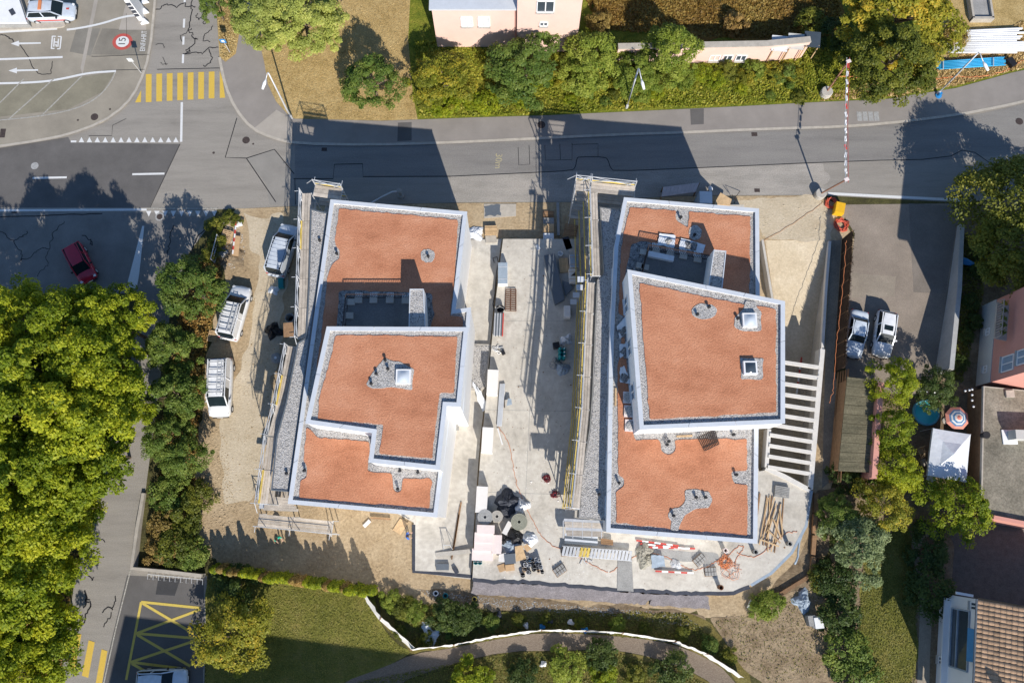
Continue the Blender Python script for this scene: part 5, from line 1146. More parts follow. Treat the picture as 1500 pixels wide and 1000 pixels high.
# filling station roof corner, price totem
pp = ccw(WP([(-30, -30), (18, -30), (39, 33), (-30, 34)], .9)); t = thing('filling_station', 'low white flat cover of the filling station beside the security car', 'building', (pp[0].x, pp[0].y, .1))
MB().prism(offset(pp, -.1), 0, .7).build('wall', m_concdk, t); MB().prism(pp, .7, .9).build('roof', m_plastic_w, t)
p = W(18, 18, .9); MB().box((p.x, p.y, .92), (.45, .7, .04), .6).build('roof_sign', m_navy, t)
isl = chaikin(WP([(-30, 46), (82, 41), (93, 40), (96, 35), (92, 31), (84, 31), (-30, 36)], .2), 1, True)
tag(MB().prism(isl, .05, .24).build('kerb_island', m_kerb), 'long pale kerbed island beside the filling station kiosk', 'kerb island')
p = W(208, 22, 0); t = thing('price_totem', 'white filling station price totem with blue panels by the street', 'sign', (p.x, p.y, .1))
MB().box((p.x, p.y, 1.6), (.5, 1.5, 3.2), .12).build('pylon', m_plastic_w, t)
for k in range(4):
    pn = MB().box((p.x + .03, p.y - .77, 1.0 + k * .55), (.42, .03, .4), .12).build('price_panel', m_navy, t)
m_sgn = m_plastic_w
for k in range(3): q = W(213, 3 + k * 15, .11); tag(MB().prism([(q.x - .35, q.y - .3), (q.x + .4, q.y - .1), (q.x - .1, q.y + .35)], .1, .35).build('marker_stone', m_plastic_w), 'small white wedge stone beside the price totem', 'marker stone', 'marker stones by the totem')

# salmon house to the east
a, b = W(1440, 448), W(1430, 566)
d = (b - a).normalized(); n_ = Vector((d.y, -d.x, 0)); n_ = n_ if n_.x < 0 else -n_
e = -n_ * 13
t = house_shell('salmon_house', 'salmon pink house with a pale base and a planted balcony', [a, b, b + e, a + e], 10.0, m_salmon)
MB().prism(ccw([a + n_ * .06, b + n_ * .06, b + n_ * .0 + e * .2, a + e * .2]), -.1, 2.1).build('base_course', m_salmon_l, t)
ctr = (a + b + e) / 2; rf = [a + n_ * .5 - d * .5, b + n_ * .5 + d * .5, b + e - n_ * .5 + d * .5, a + e - n_ * .5 - d * .5]
MB().prism(ccw(rf), 10.0, 10.25).build('roof', m_tile, t)
def fac(px, py, z0=0):                                # where the line of sight meets the facade plane
    o = Vector((0, 0, CAM_H)); v = W(px, py, 0) - o; k = (a - o).dot(n_) / v.dot(n_); return o + v * k
for x, y, w_, h_ in ((1477, 532, 1.3, 1.5), (1500, 522, 1.2, 1.5), (1469, 478, .9, 1.2)):
    facade_window(t, fac(x, y), n_, w_, h_, mp=mat('blue_blind' + str(x), (.25, .33, .42), .6, .1))
for x, y in ((1448, 486), (1444, 541)): facade_window(t, fac(x, y), n_, .6, .5)
p = fac(1482, 470); bl = MB(); bl.box((p.x + n_.x * .5, p.y + n_.y * .5, p.z - .6), (1.0, 3.2, .15), math.atan2(d.y, d.x) - math.pi / 2); bo = bl.build('balcony', m_conc2, t); LOC[bo.name] = LOC[t.name]
mb = MB(); q0 = p + n_ * 1.0 - d * 1.6; q1 = p + n_ * 1.0 + d * 1.6
for i in range(15): q = q0.lerp(q1, i / 14); mb.beam(q + Vector((0, 0, -.55)), q + Vector((0, 0, .45)), .05, .05)
mb.beam(q0 + Vector((0, 0, .45)), q1 + Vector((0, 0, .45)), .08, .06); mb.build('balustrade', m_kerb, bo)
for i in range(5):
    q = q0.lerp(q1, .1 + i * .2) - n_ * .15 + Vector((0, 0, .35)); rg = np.random.RandomState(i); cen = np.array(q) + rg.normal(size=(90, 3)) * .1
    pl = leaf_mesh('balcony_plant', cen, rg.normal(size=(90, 3)) + np.array([0, 0, .7]), np.full(90, .09), rg.uniform(0, 1, 90)); o = link_mesh('balcony_plant', pl, LM['yellow'] if i == 0 else LM['mid'], None); c0 = Vector(cen.mean(0)); o.data.transform(Matrix.Translation(-c0)); o.location = c0
    tag(o, ('yellow' if i == 0 else 'green') + ' potted plant on the balcony of the salmon house', 'plant', ('yellow' if i == 0 else 'green') + ' balcony plants')
p = fac(1470, 566); 
# grey flat roofed annex
zr = 2.6; rp = ccw(WP([(1441, 566), (1560, 578), (1560, 775), (1500, 764), (1437, 752)], zr)); c_ = sum(rp, Vector()) / 5
t = thing('flat_roof_annex', 'low annex with a weathered grey flat roof beside the white tent', 'building', (c_.x, c_.y, 0))
MB().prism(offset(rp, .1), -.1, zr - .15).build('wall', m_brownwood, t); MB().prism(rp, zr - .15, zr).build('roof', m_oldroof, t)
MB().wall([rp[i] for i in range(5)] + [rp[0]], zr - .2, zr + .07, .12).build('roof_edge', m_kerb, t)
a_, b_ = W(1475, 638, zr), W(1530, 640, zr); MB().beam(a_ + Vector((0, 0, .6)), b_ + Vector((0, 0, .6)), .75, 1.2).build('chimney_block', m_salmon_l, t)
MB().box((W(1478, 640, zr).x, W(1478, 640, zr).y, zr + .05), (1.2, 1.2, .1)).build('chimney_flashing', m_plastic_w, t)
p = W(1478, 577, zr); MB().box((p.x, p.y, zr + .1), (.7, .6, .2)).build('roof_hatch', m_kerb, t)
p = W(1443, 637, zr + .4); MB().lathe([(.22, zr), (.22, zr + .5), (.3, zr + .5), (.3, zr + .65)], 12, (p.x, p.y, 0)).build('flue', m_rubber, t)
MB().wall(WP([(1452, 757), (1560, 778)], zr), 0, zr + .35, .3).build('gable_wall', m_salmon, t)
# tiled house, white facade
ez = 6.2; ea, eb = W(1432.5, 877, ez), W(1426, 1040, ez); d = (eb - ea).normalized(); n_ = Vector((d.y, -d.x, 0)); n_ = n_ if n_.x < 0 else -n_
wa, wb = ea - n_ * .45, eb - n_ * .45; wa.z = wb.z = 0; e = -n_ * 10
t = house_shell('tiled_house', 'white house with a brown tiled roof and a glazed balcony', [wa, wb, wb + e, wa + e], ez - .05, m_render)
P0 = wa; NN = n_
def fac(px, py):
    o = Vector((0, 0, CAM_H)); v = W(px, py, 0) - o; k = (P0 - o).dot(NN) / v.dot(NN); return o + v * k
pit_ = R(27); up = Vector((-n_.x * math.cos(pit_), -n_.y * math.cos(pit_), math.sin(pit_)))
ea3 = Vector((ea.x, ea.y, ez)); mb = MB(); c1 = ea3 - d * .1; c2 = ea3 + d * 10.0
under = MB(); under.add([c1, c2, c2 + up * 6, c1 + up * 6], [(0, 1, 2, 3)]); under.v = [(x, y, z - .03) for x, y, z in under.v]; under.build('roof', m_brownwood, t)
nrm = d.cross(up); nrm = nrm if nrm.z > 0 else -nrm
tm = None; tw_, tl_ = .42, .34                        # along slope, along eave
for i in range(13):
    for j in range(23):
        o3 = ea3 + d * (j * tl_ + .02) + up * (i * (tw_ - .05))
        if tm is None:
            mb = MB(); n5 = 5
            for s_ in (0, 1):
                for k in range(n5): u = k / (n5 - 1); mb.v.append(tuple(d * (u * tl_ * .96) + up * (s_ * tw_) + nrm * (.03 + .055 * math.sin(math.pi * u) + (.035 if s_ == 0 else 0))))
            for k in range(n5 - 1): mb.f.append((k, k + 1, n5 + k + 1, n5 + k))
            mb.f.append(tuple(range(n5 - 1, -1, -1))); tm = bpy.data.meshes.new('roof_tile'); tm.from_pydata(mb.v, [], mb.f); tm.materials.append(m_tile)
        o = bpy.data.objects.new('roof_tile', tm); col.objects.link(o); o.parent = t; o.location = o3 - LOC[t.name] + Vector((random.gauss(0, .006), random.gauss(0, .006), random.gauss(0, .006)))
MB().path([ea3 + n_ * .08, eb + n_ * .08], .09, 8).build('gutter', m_alu, t)
Fp = lambda u, z, o=0: Vector((wa.x, wa.y, z)) + d * u + n_ * o
lg = MB(); lg.add([Fp(1.0, 2.0, .03), Fp(5.4, 2.0, .03), Fp(5.4, 4.5, .03), Fp(1.0, 4.5, .03)], [(0, 1, 2, 3)]); lo_ = lg.build('loggia_glazing', m_glass, t); LOC[lo_.name] = LOC[t.name]
for u0, z0_, u1, z1_ in ((1.0, 2.0, 5.4, 2.0), (1.0, 4.5, 5.4, 4.5), (1.0, 2.0, 1.0, 4.5), (5.4, 2.0, 5.4, 4.5), (1.0, 2.9, 5.4, 2.9)): MB().beam(Fp(u0, z0_, .08), Fp(u1, z1_, .08), .1, .12).build('frame_bar', m_tarp_b, lo_)
aw = MB(); aw.add([Fp(2.2, 5.7, .05), Fp(4.6, 5.7, .05), Fp(4.6, 5.0, .45), Fp(2.2, 5.0, .45)], [(0, 1, 2, 3)]); aw.build('awning', mat('blue_awning', (.08, .25, .42), .8, .1), t)
MB().beam(Fp(.3, 1.6, .25), Fp(9, 1.6, .25), .5, .12).build('ledge', m_render, t)
for u, z in ((.55, 5.0), (.7, .8), (5.2, .8), (8, .8)): facade_window(t, Fp(u, z), n_, .55, .8)
MB().beam(Vector((wa.x, wa.y, 4.2)) - d * .2 + n_ * 1.0, Vector((wa.x, wa.y, 4.2)) - d * .2 - n_ * .3, .2, .15).build('ledge', m_plastic_w, t)
chp = ea3 + d * 7.3 + up * 2.4; MB().box((chp.x, chp.y, chp.z + .5), (.5, .5, 1.4)).build('chimney', m_conc2, t)
# shed with mossy roof, wall, screens
zs = 2.4; sp = ccw(WP([(1241, 552), (1284, 557), (1274, 692), (1228, 690)], zs)); c_ = sum(sp, Vector()) / 4
t = thing('garden_shed', 'long low shed with a mossy corrugated roof beside the parked cars', 'shed', (c_.x, c_.y, 0))
MB().prism(offset(sp, .15), 0, zs - .1).build('wall', m_brownwood, t)
s4 = WP([(1241, 552), (1284, 557), (1274, 692), (1228, 690)], zs)
for k in range(10):
    a_, b_, c2_, d2_ = s4[0].lerp(s4[3], k / 10), s4[1].lerp(s4[2], k / 10), s4[1].lerp(s4[2], (k + 1) / 10 - .004), s4[0].lerp(s4[3], (k + 1) / 10 - .004)
    MB().prism([a_, b_, c2_, d2_], zs - .1, zs + random.uniform(0, .03)).build('roof_sheet', m_mossroof, t)
gw = WP([(1291, 560), (1281, 700)], zs + .6); tag(MB().wall(gw, 0, zs + .6, .45).build('garden_wall', m_salmon), 'salmon pink wall running along the mossy shed roof', 'wall')
for k in range(5):
    p, q = W(1226.5 - k * 2.6, 545 + k * 33), W(1224.5 - k * 2.6, 575 + k * 33); p.z = q.z = 0
    tt = thing('timber_screen', 'weathered timber screen panel in the row beside the mossy shed', 'panel', ((p.x + q.x) / 2, (p.y + q.y) / 2, 0), 'timber panels beside the shed')
    for j in range(5): MB().beam(p + Vector((0, 0, .2 + j * .3)) + Vector((j * .1, 0, 0)), q + Vector((j * .1, 0, .2 + j * .3)), .04, .27).build('board', m_brownwood, tt)
# car park wall
cw = WP([(1402, 332), (1388, 430), (1369, 548)]); c_ = cw[1]; tag(MB().wall([p + Vector((.2, 0, 0)) for p in cw], -.1, [.5, 1.6, 2.4], .4).build('retaining_wall', mat('pale_wall', (.42, .42, .4), .9, .15, .8, 15)), 'pale sloping retaining wall along the car park', 'wall')
# dark heather screen between ramp and car park
fp = WP([(1234, 351), (1230, 420), (1225, 488), (1222, 545)]); t = thing('screen_fence', 'tall dark brown heather screen fence between ramp and car park', 'fence', (fp[1].x, fp[1].y, 0))
m_heath = mat('heather_screen', (.045, .028, .018), .95, .4, 2, 30)
for p, q in zip(fp, fp[1:]):
    for k in range(3): a_, b_ = p.lerp(q, k / 3), p.lerp(q, (k + 1) / 3); MB().beam(Vector((a_.x, a_.y, 1.1)), Vector((b_.x, b_.y, 1.1)), .1, 2.2).build('screen_panel', m_heath, t); MB().beam((a_.x, a_.y, 0), (a_.x, a_.y, 2.25), .1, .1).build('post', m_brownwood, t)
mb = MB()
for k in range(700):
    f = random.random() * 2.999; i = int(f); p = fp[i].lerp(fp[i + 1], f - i); mb.beam((p.x + random.gauss(0, .05), p.y, 2.0), (p.x + random.gauss(0, .1), p.y + random.gauss(0, .1), 2.25 + random.uniform(0, .2)), .02, .02)
o = mb.build('twig_fringe', m_heath, t); o['kind'] = 'stuff'
# ramp walls and pergola
rw = WP([(1214, 353), (1208.5, 420), (1203, 511)], .25); tag(MB().wall([p + Vector((.12, 0, 0)) for p in rw], -.2, .25, .24).build('ramp_wall', m_palec), 'pale concrete wall capping the open side of the ramp', 'wall')
pw = WP([(1117, 351), (1132, 440)], 1.0); tag(MB().wall(pw, -.05, 1.0, .2).build('ramp_wall', m_conc2), 'short concrete wall between the east block and the ramp', 'wall')
pz_ = 1.06; t = thing('pergola', 'white concrete beam pergola over the lower ramp', 'pergola', (*W(1165, 610)[:2], 0))
q = WP([(1205, 511), (1199, 580), (1187, 716)], pz_); MB().wall(q, -.1, pz_, .42).build('edge_beam', m_palec, t)
q2 = WP([(1127, 628), (1123, 684)], pz_); MB().wall(q2, -3, pz_, .32).build('edge_beam', m_palec, t)
MB().wall(WP([(1122, 685), (1150, 698), (1187, 718)], pz_), -.1, pz_, .4).build('edge_beam', m_palec, t)
for k in range(11):
    y1 = 536 + k * 15.6; x1 = 1198.5 - k * 1.15; a_ = W(x1, y1 + 2, pz_ - .05); b_ = W(1123 if k < 7 else 1127 - (k - 7) * 1.0, y1 - (9 if k < 7 else 8.5), pz_ - .05)
    MB().beam(a_, b_, .3, .3).build('beam', m_palec, t)
bp = thing('barrier_pole', 'red and white barrier pole lying down in the ramp', 'pole', (*W(1172, 540, -2.5)[:2], -2.9))
for k in range(6): a_, b_ = W(1174 - k * 1.2, 523 + k * 9, -2.6), W(1174 - (k + 1) * 1.2, 523 + (k + 1) * 9, -2.6); MB().beam(a_, b_, .14, .14).build('band', m_redplast if k % 2 == 0 else m_plastic_w, bp)
# low wall at the side street corner, with rack
lw = WP([(212, 722), (205, 775), (200, 831), (250, 836), (301, 842)]); tag(MB().wall(lw, -.1, [.3, .6, .9, .9, .9], .28).build('low_wall', m_kerb), 'low pale concrete wall at the corner of the side street', 'wall')
rk = thing('bicycle_rack', 'galvanised bicycle rack along the low concrete wall', 'rack', (*W(260, 842)[:2], 0)); mb = MB()
p, q = W(220, 840), W(300, 848); MB().path([p + Vector((0, 0, .45)), q + Vector((0, 0, .45))], .03).build('rail', m_steel, rk)
for k in range(11): c_ = p.lerp(q, k / 10); MB().path([(c_.x, c_.y, 0), (c_.x, c_.y, .45), (c_.x + .02, c_.y - .4, .45), (c_.x + .02, c_.y - .4, 0)], .02, 5).build('hoop', m_steel, rk)
# pool, parasol, tent, chairs, bulbs
p = W(1357, 604, .4); t = thing('paddling_pool', 'round blue paddling pool with green float under the bright tree', 'pool', (p.x, p.y, .02))
MB().lathe([(1.0, 0), (1.12, .1), (1.15, .4), (1.08, .5), (.98, .42), (.98, .1)], 28, (p.x, p.y, .02)).build('rim', m_tarp_b if False else mat('pool_rim', (.12, .42, .55), .4, .1), t, True); disc3 = MB().sheet([(p.x + 1.0 * math.cos(k * .2244), p.y + 1.0 * math.sin(k * .2244)) for k in range(28)], .4); disc3.build('water', m_water, t)
MB().path([(p.x + .1 + .35 * math.cos(k), p.y + .3 + .25 * math.sin(k), .44) for k in (0, 1, 2, 3, 4, 5)], .09, 8).build('float', mat('float_green', (.1, .45, .12), .4), t, True)
p = W(1403, 612, 2.0); t = thing('parasol', 'octagonal parasol in concentric red, white and blue bands', 'parasol', (p.x, p.y, 0))
rr = [0, .2, .36, .5, .62, .76, 1.02]; cols_ = [(.6, .2, .14), (.6, .55, .5), (.08, .2, .35), (.6, .6, .58), (.1, .2, .33), (.62, .25, .18)]
for k in range(6):
    mb = MB()
    for s_ in (0, 1):
        for i in range(8): a_ = 2 * math.pi * (i + .5) / 8; mb.v.append((p.x + rr[k + s_] * math.cos(a_), p.y + rr[k + s_] * math.sin(a_), 2.3 - .42 * rr[k + s_] ** 1.2))
    mb.f = [(i, 8 + i, 8 + (i + 1) % 8, (i + 1) % 8) for i in range(8)]; mb.build('canopy_band', mat('parasol_band%d' % k, cols_[k], .8, .08), t)
MB().path([(p.x, p.y, 0), (p.x, p.y, 2.35)], .03).build('pole', m_steel, t); MB().lathe([(.28, 0), (.28, .08), (.05, .1)], 12, (p.x, p.y, .02)).build('foot', m_conc2, t)
tp = WP([(1367, 627), (1422, 636), (1416, 706), (1359, 696)], 2.2); ce = sum(tp, Vector()) / 4; t = thing('garden_tent', 'white garden party tent with a peaked roof', 'tent', (ce.x, ce.y, 0))
mb = MB(); apex = Vector((ce.x, ce.y, 2.85)); n8 = 6; vs = [apex]
for k in range(4):
    for j in range(n8): e_ = tp[k].lerp(tp[(k + 1) % 4], j / n8); vs.append(Vector((e_.x, e_.y, 2.2 - .06 * math.sin(math.pi * j / n8))))
m8 = 4 * n8; mid = [apex.lerp(v, .5) - Vector((0, 0, .1)) for v in vs[1:]]; low = [v - Vector((0, 0, .25)) for v in vs[1:]]
mb.add([apex] + mid + vs[1:] + low, [(0, 1 + i, 1 + (i + 1) % m8) for i in range(m8)] + [(1 + i + q * m8, 1 + m8 + i + q * m8, 1 + m8 + (i + 1) % m8 + q * m8, 1 + (i + 1) % m8 + q * m8) for q in (0, 1) for i in range(m8)]); mb.build('canopy', m_tarp_w, t)
for k in range(4): MB().path([(tp[k].x, tp[k].y, 0), (tp[k].x, tp[k].y, 2.2)], .03).build('leg', m_steel, t)
def chair(px, py, rz_, label, m):
    c_ = W(px, py, .5); t = thing('garden_chair', label, 'chair', (0, 0, 0))
    MB().box((0, 0, .44), (.5, .5, .04)).build('seat', m, t); MB().box((0, .27, .75), (.5, .05, .6), 0, -.2).build('backrest', m, t)
    for x in (-.22, .22):
        for y in (-.22, .22): MB().beam((x, y, 0), (x, y, .44), .04, .04).build('leg', m, t)
        MB().beam((x * 1.15, -.22, .64), (x * 1.15, .28, .64), .05, .04).build('armrest', m, t)
    return put(t, (c_.x, c_.y, .02), rz_)
chair(1349, 660, .3, 'wooden garden chair with tall back beside the white tent', m_wood); chair(1353, 677, 1.9, 'pale garden chair at the corner of the white tent', m_kerb)
p = W(1364, 702, .7); t = thing('garden_table', 'small round pale table at the tent corner', 'table', (p.x, p.y, 0)); MB().lathe([(.4, .68), (.4, .72)], 18, (p.x, p.y, 0)).build('top', m_plastic_w, t); MB().path([(p.x, p.y, 0), (p.x, p.y, .68)], .05).build('leg', m_steel, t)
for x, y in ((1348, 572), (1358, 573), (1369, 574), (1380, 575), (1414, 572), (1420, 571), (1424, 570), (1424, 578), (1424, 586), (1426, 595)):
    p = W(x, y, 2.2); t = thing('lantern', 'small white globe lantern of the garden string by the pool', 'lantern', (p.x, p.y, 2.1), 'globe lanterns in the garden'); MB().lathe([(.02, 2.1), (.08, 2.14), (.1, 2.2), (.08, 2.26), (.02, 2.3)], 10, (p.x, p.y, 0)).build('globe', m_plastic_w, t, True); MB().path([(p.x, p.y, 2.3), (p.x, p.y, 2.42)], .02, 4).build('cap', m_trim, t)
p = W(1418, 383, .5); tag(MB().path([(p.x - .9, p.y + .5, .3), (p.x - .2, p.y, .45), (p.x + .8, p.y - .35, .3)], [.15, .32, .15], 10).build('kayak', m_blue, None, True), 'blue plastic tub lying by the car park wall', 'tub')
# unseen house added south of the frame to cast the lawn's shade; shape guessed
def south_house(x0, x1, y, dp, h, label):
    q = [Vector((x0, y, 0)), Vector((x1, y - 3.4, 0)), Vector((x1 - 1.5, y - 3.4 - dp, 0)), Vector((x0 - 1.5, y - dp, 0))]
    t = house_shell('unseen_house', label, q, h, m_render)
    MB().prism(offset(ccw(q), -.4), h, h + .25).build('roof', m_tile, t)
south_house(-26, 1, -24.2, 11, 11.5, 'plain unseen house added south of the lawn to shade it')
# ================================================================ STREET FURNITURE
def lamp(base, top, head, label, h=7.4):
    b, t3, hd = W(*base, .1), W(*top, h), W(*head, h - .3)
    b.z = .0; t3 = Vector((b.x, b.y, h)).lerp(t3, .5)
    t = thing('street_lamp', label, 'street lamp', (b.x, b.y, .08))
    MB().path([(b.x, b.y, 0), (b.x, b.y, 2), (t3.x, t3.y, h)], [.1, .085, .06], 8).build('pole', m_steel, t, True)
    d = hd - t3; MB().path([t3, t3 + d * .15 + Vector((0, 0, .15)), t3 + d * .6 + Vector((0, 0, .05)), hd], .045, 6).build('arm', m_steel, t, True)
    d.normalize(); MB().path([hd - d * .1, hd + d * .25, hd + d * .8], [.06, .15, .1], 8).build('lamp_head', m_plastic_w, t, True)
    MB().lathe([(.14, 0), (.14, .5), (.1, .6)], 10, (b.x, b.y, .05)).build('foot', m_steel, t)
lamp((427, 173), (393, 103), (389, 118), 'grey street lamp at the corner of the dry meadow')
lamp((918, 158), (935, 107), (940, 118), 'grey street lamp in front of the bank bushes')
lamp((1373, 138), (1428, 83), (1441, 92), 'grey street lamp with a blue collar by the blue pipes')
p = W(1376, 139, .3); tag(MB().lathe([(.3, 0), (.3, .1), (.16, .12), (.16, .5)], 12, (p.x, p.y, .1)).build('lamp_collar', m_blue), 'blue plastic ring at the foot of the lamp by the pipes', 'ring')
def sign(base, top, label, m, shape='box', h=2.3, size=.55, sym=True):
    b = W(*base, .1); t3 = W(*top, h); t3 = Vector((b.x, b.y, h)); t = thing('road_sign', label, 'sign', (b.x, b.y, .1))
    MB().path([(b.x, b.y, 0), (b.x, b.y, h)], .04, 6).build('pole', m_steel, t)
    MB().box((b.x, b.y - .06, h - size / 2), (size, .03, size), 0, -.0).build('plate', m, t); sym and MB().box((b.x, b.y - .08, h - size / 2), (size * .5, .012, size * .5)).build('symbol', m_plastic_w, t)
sign((337, 77), (323, 52), 'blue square footpath sign on the dry verge', m_blue); sign((207, 107), (180, 79), 'pale sign seen from behind on a post at the forecourt entry', m_shutter, h=2.6, size=.5, sym=False)
# height gauge over the road
gt = thing('height_gauge', 'red and white height gauge of two posts and a flagged rope across the road', 'height gauge', (*W(1209, 138)[:2], 0))
A, B = W(1243, 90, 4.6), W(1240, 263, 4.6); m_rs = mat('rusty_post', (.28, .14, .09), .8, .25, 4)
for bs, tp_, rr in (((1208, 139), A, .55), ((1199, 287), B, .5)):
    b = W(*bs); MB().lathe([(rr, 0), (rr, .55), (rr * .9, .6)], 18, (b.x, b.y, .1)).build('footing', m_conc2, gt); MB().path([(b.x, b.y, .5), (tp_.x, tp_.y, 4.6)], .075, 8).build('post', m_rs, gt)
for dx in (-.12, .12): MB().path([A + Vector((dx, .4, 0)), A.lerp(B, .5) + Vector((dx, 0, -.25)), B + Vector((dx, -.3, 0))], .025, 5).build('rope', m_steel if dx < 0 else m_redplast, gt)
for k in range(14):
    c_ = A.lerp(B, (k + .4) / 14.5); c_.z -= .25 * (1 - (2 * (k + .4) / 14.5 - 1) ** 2); MB().box((c_.x, c_.y, c_.z - .12), (.2, .46, .03), random.uniform(-.3, .3), .3 + random.uniform(-.2, .2)).build('flag', m_plastic_w if k % 5 else m_redplast, gt)
for T_ in (A, B): MB().box((T_.x, T_.y, 4.62), (.4, .3, .08), .4).build('bracket', m_pinkins, gt)
p = W(587, 286, .3); st = thing('standpipe', 'grey standpipe with a curved hose on the shaded road edge', 'standpipe', (p.x, p.y, 0)); MB().lathe([(.28, 0), (.28, .4), (.18, .45), (.18, 1.3), (.25, 1.35), (.1, 1.5)], 12, (p.x, p.y, 0)).build('column', m_concdk, st); MB().path([Vector((p.x, p.y, 1.2)), W(575, 281, .5), W(560, 288, .3), W(538, 301, .3)], .08, 8).build('hose', m_steel, st, True)

# ================================================================ SITE MATERIALS
def pallet(label, loc, rz_=0, m=None, group=None, sx=1.2, sy=.8):
    t = thing('pallet', label, 'pallet', (0, 0, 0), group); m = m or m_wood
    for k in range(7): MB().box((-sx / 2 + .05 + k * (sx - .1) / 6, 0, .13), (.1, sy, .025)).build('top_slat', m, t)
    for y in (-sy / 2 + .05, 0, sy / 2 - .05): MB().box((0, y, .07), (sx, .1, .09)).build('bearer', m, t)
    for y in (-sy / 2 + .05, sy / 2 - .05): MB().box((0, y, .012), (sx, .1, .022)).build('bottom_slat', m, t)
    return put(t, loc, rz_)
def pstack(px, py, n, rz_, label, m=None, z=0, sx=1.2, sy=.8, names=None):
    c_ = W(px, py, z + n * .15)
    for k in range(n):
        lab = label + (', topmost of its stack' if n > 1 and k == n - 1 else (', lowest of its stack' if n > 1 and k == 0 else (', in the middle of its stack' if n > 1 else '')))
        pallet(lab, (c_.x + random.gauss(0, .01), c_.y, z + k * .145), rz_ + random.gauss(0, .02), m, label if n > 3 else None, sx, sy)
pstack(719, 337, 3, 1.57, 'wooden pallet by the white rubble heap', m_wood, 0, .9, 1.1)
pstack(719, 350, 2, 1.57, 'pale grey pallet between the pine pallets and the walkway', m_kerb, 0, .7, 1.0)
for k, (y, m) in enumerate(((315, m_brownwood), (325, m_concdk), (334, m_wood))): pstack(803.5, y, 1, 1.57, ('brown pallet closest to the road beside the deck edge', 'grey pallet between a brown and a pine pallet at the deck edge', 'pine pallet next to the white sack at the deck edge')[k], m, .02 + k * .12, .8, 1.0)
pstack(836, 337, 1, 1.4, 'brown slatted pallet lying on the lowest scaffold deck', m_brownwood, 1.9, 1.1, 1.15)
pstack(826, 388, 2, .1, 'pine pallet beside the white carton blocks', m_wood, ZR, .8, 1.3)
pstack(331, 345, 2, 1.3, 'pine pallet on the rubbish heap by the road', m_wood, .1, 1.1, .9)
pstack(1146, 720, 2, 1.45, 'grey weathered pallet at the pergola end', m_concdk, ZR, .9, 1.2)
pstack(311, 492, 1, 1.4, 'pine pallet half under the hedge row trees', m_wood, .02, 1.0, .8)
def block(px, size, z, m, label, cat, name, rz_=0, lid=None, strap=None):
    c_ = W(px[0], px[1], z + size[2]); t = thing(name, label, cat, (c_.x, c_.y, z)); MB().box((c_.x, c_.y, z + size[2] / 2), size, rz_).build('body', m, t)
    if lid: MB().box((c_.x, c_.y, z + size[2] + .015), (size[0] * .96, size[1] * .97, .03), rz_).build('lid', lid, t)
    if strap is not None:
        for k in (-.28, .28): MB().box((c_.x - math.sin(rz_) * k * size[1], c_.y + math.cos(rz_) * k * size[1], z + size[2] / 2), (size[0] + .012, .05, size[2] + (.07 if lid else .02)), rz_).build('strap', strap, t)
    return t
block((736.5, 400), (.85, 2.0, .8), ZR, m_plastic_w, 'film wrapped pack of panels on the deck edge near the pallets', 'pack', 'panel_pack', 0, m_tarp_b, m_steel)
for y, x, lab in ((559, 721.5, 'white carton block beside the torn white film and gravel bed'), (644, 714, 'white carton block between two others along the slot'), (731, 705.5, 'white carton block next to the wire rolls')):
    block((x, y), (.95, 2.15, .95), ZR, m_card, lab, 'carton', 'carton', -.05, m_card)
t = thing('profile_bundle', 'bundle of grey blue metal profiles on the deck edge', 'bundle', (*W(731, 475, ZR)[:2], ZR))
for k in range(7): a_, b_ = W(725.5 + k * 2, 459, ZR + .25), W(724 + k * 2, 492, ZR + .25); MB().beam(a_, b_, .1, .3 + .05 * (k % 2)).build('profile', m_redplast if k == 6 else m_alu if k % 2 else m_steel, t)
t = thing('profile_bundle', 'long pale blue metal profiles lying beside the white cartons', 'bundle', (*W(733, 595, ZR)[:2], ZR))
for k in range(5): a_, b_ = W(733 + k * 1.6, 562, ZR + .15), W(728.5 + k * 1.5, 624, ZR + .15); MB().beam(a_, b_, .07, .1 + .02 * k).build('profile', m_coping, t)
mesh_mat([(741, 424), (756, 424), (756, 456), (740, 455)], ZR + .1, m_rust, 'rusty reinforcing mesh stack lying on the deck', 'rebar_mesh', 2, 11, .03, 'rebar')
t = thing('black_barrel', 'black rubble bucket beside the rusty mesh', 'bucket', (*W(733, 452, ZR)[:2], ZR)); c_ = W(733, 452, ZR + .5); MB().lathe([(.28, 0), (.36, .55), (.32, .55), (.24, .05)], 16, (c_.x, c_.y, ZR)).build('body', m_black, t, True); MB().path([(c_.x - .33, c_.y, ZR + .55), (c_.x, c_.y + .1, ZR + .75), (c_.x + .33, c_.y, ZR + .55)], .015, 5).build('handle', m_steel, t)
tag(MB().path([W(x, y, ZL + .05) for x, y in ((724, 385), (722, 378), (728, 376), (730, 385), (727, 400), (725, 430), (722, 445), (724, 455))], .035, 6).build('black_hose', m_black, None, True), 'black hose lying in a loop along the slot', 'hose')
# gravel bed
bedp = ccw(WP([(676, 503), (719, 504), (712, 566), (704, 573), (688, 571)], .5)); t = thing('gravel_planter', 'raised bed filled with grey gravel against the west block', 'gravel bed', (*W(698, 535)[:2], .1)); MB().prism(bedp, .1, .45).build('rim', m_conc2, t); MB().prism(rag(offset(bedp, .15), .3, .03), .4, .5).build('gravel', m_gravel, t)
flat_sheet([(691, 556), (702, 570), (716, 600), (706, 602)], .55, m_tarp_w, 'torn white film hanging off the end of the gravel bed', 'film', 'film_sheet', None, .08)
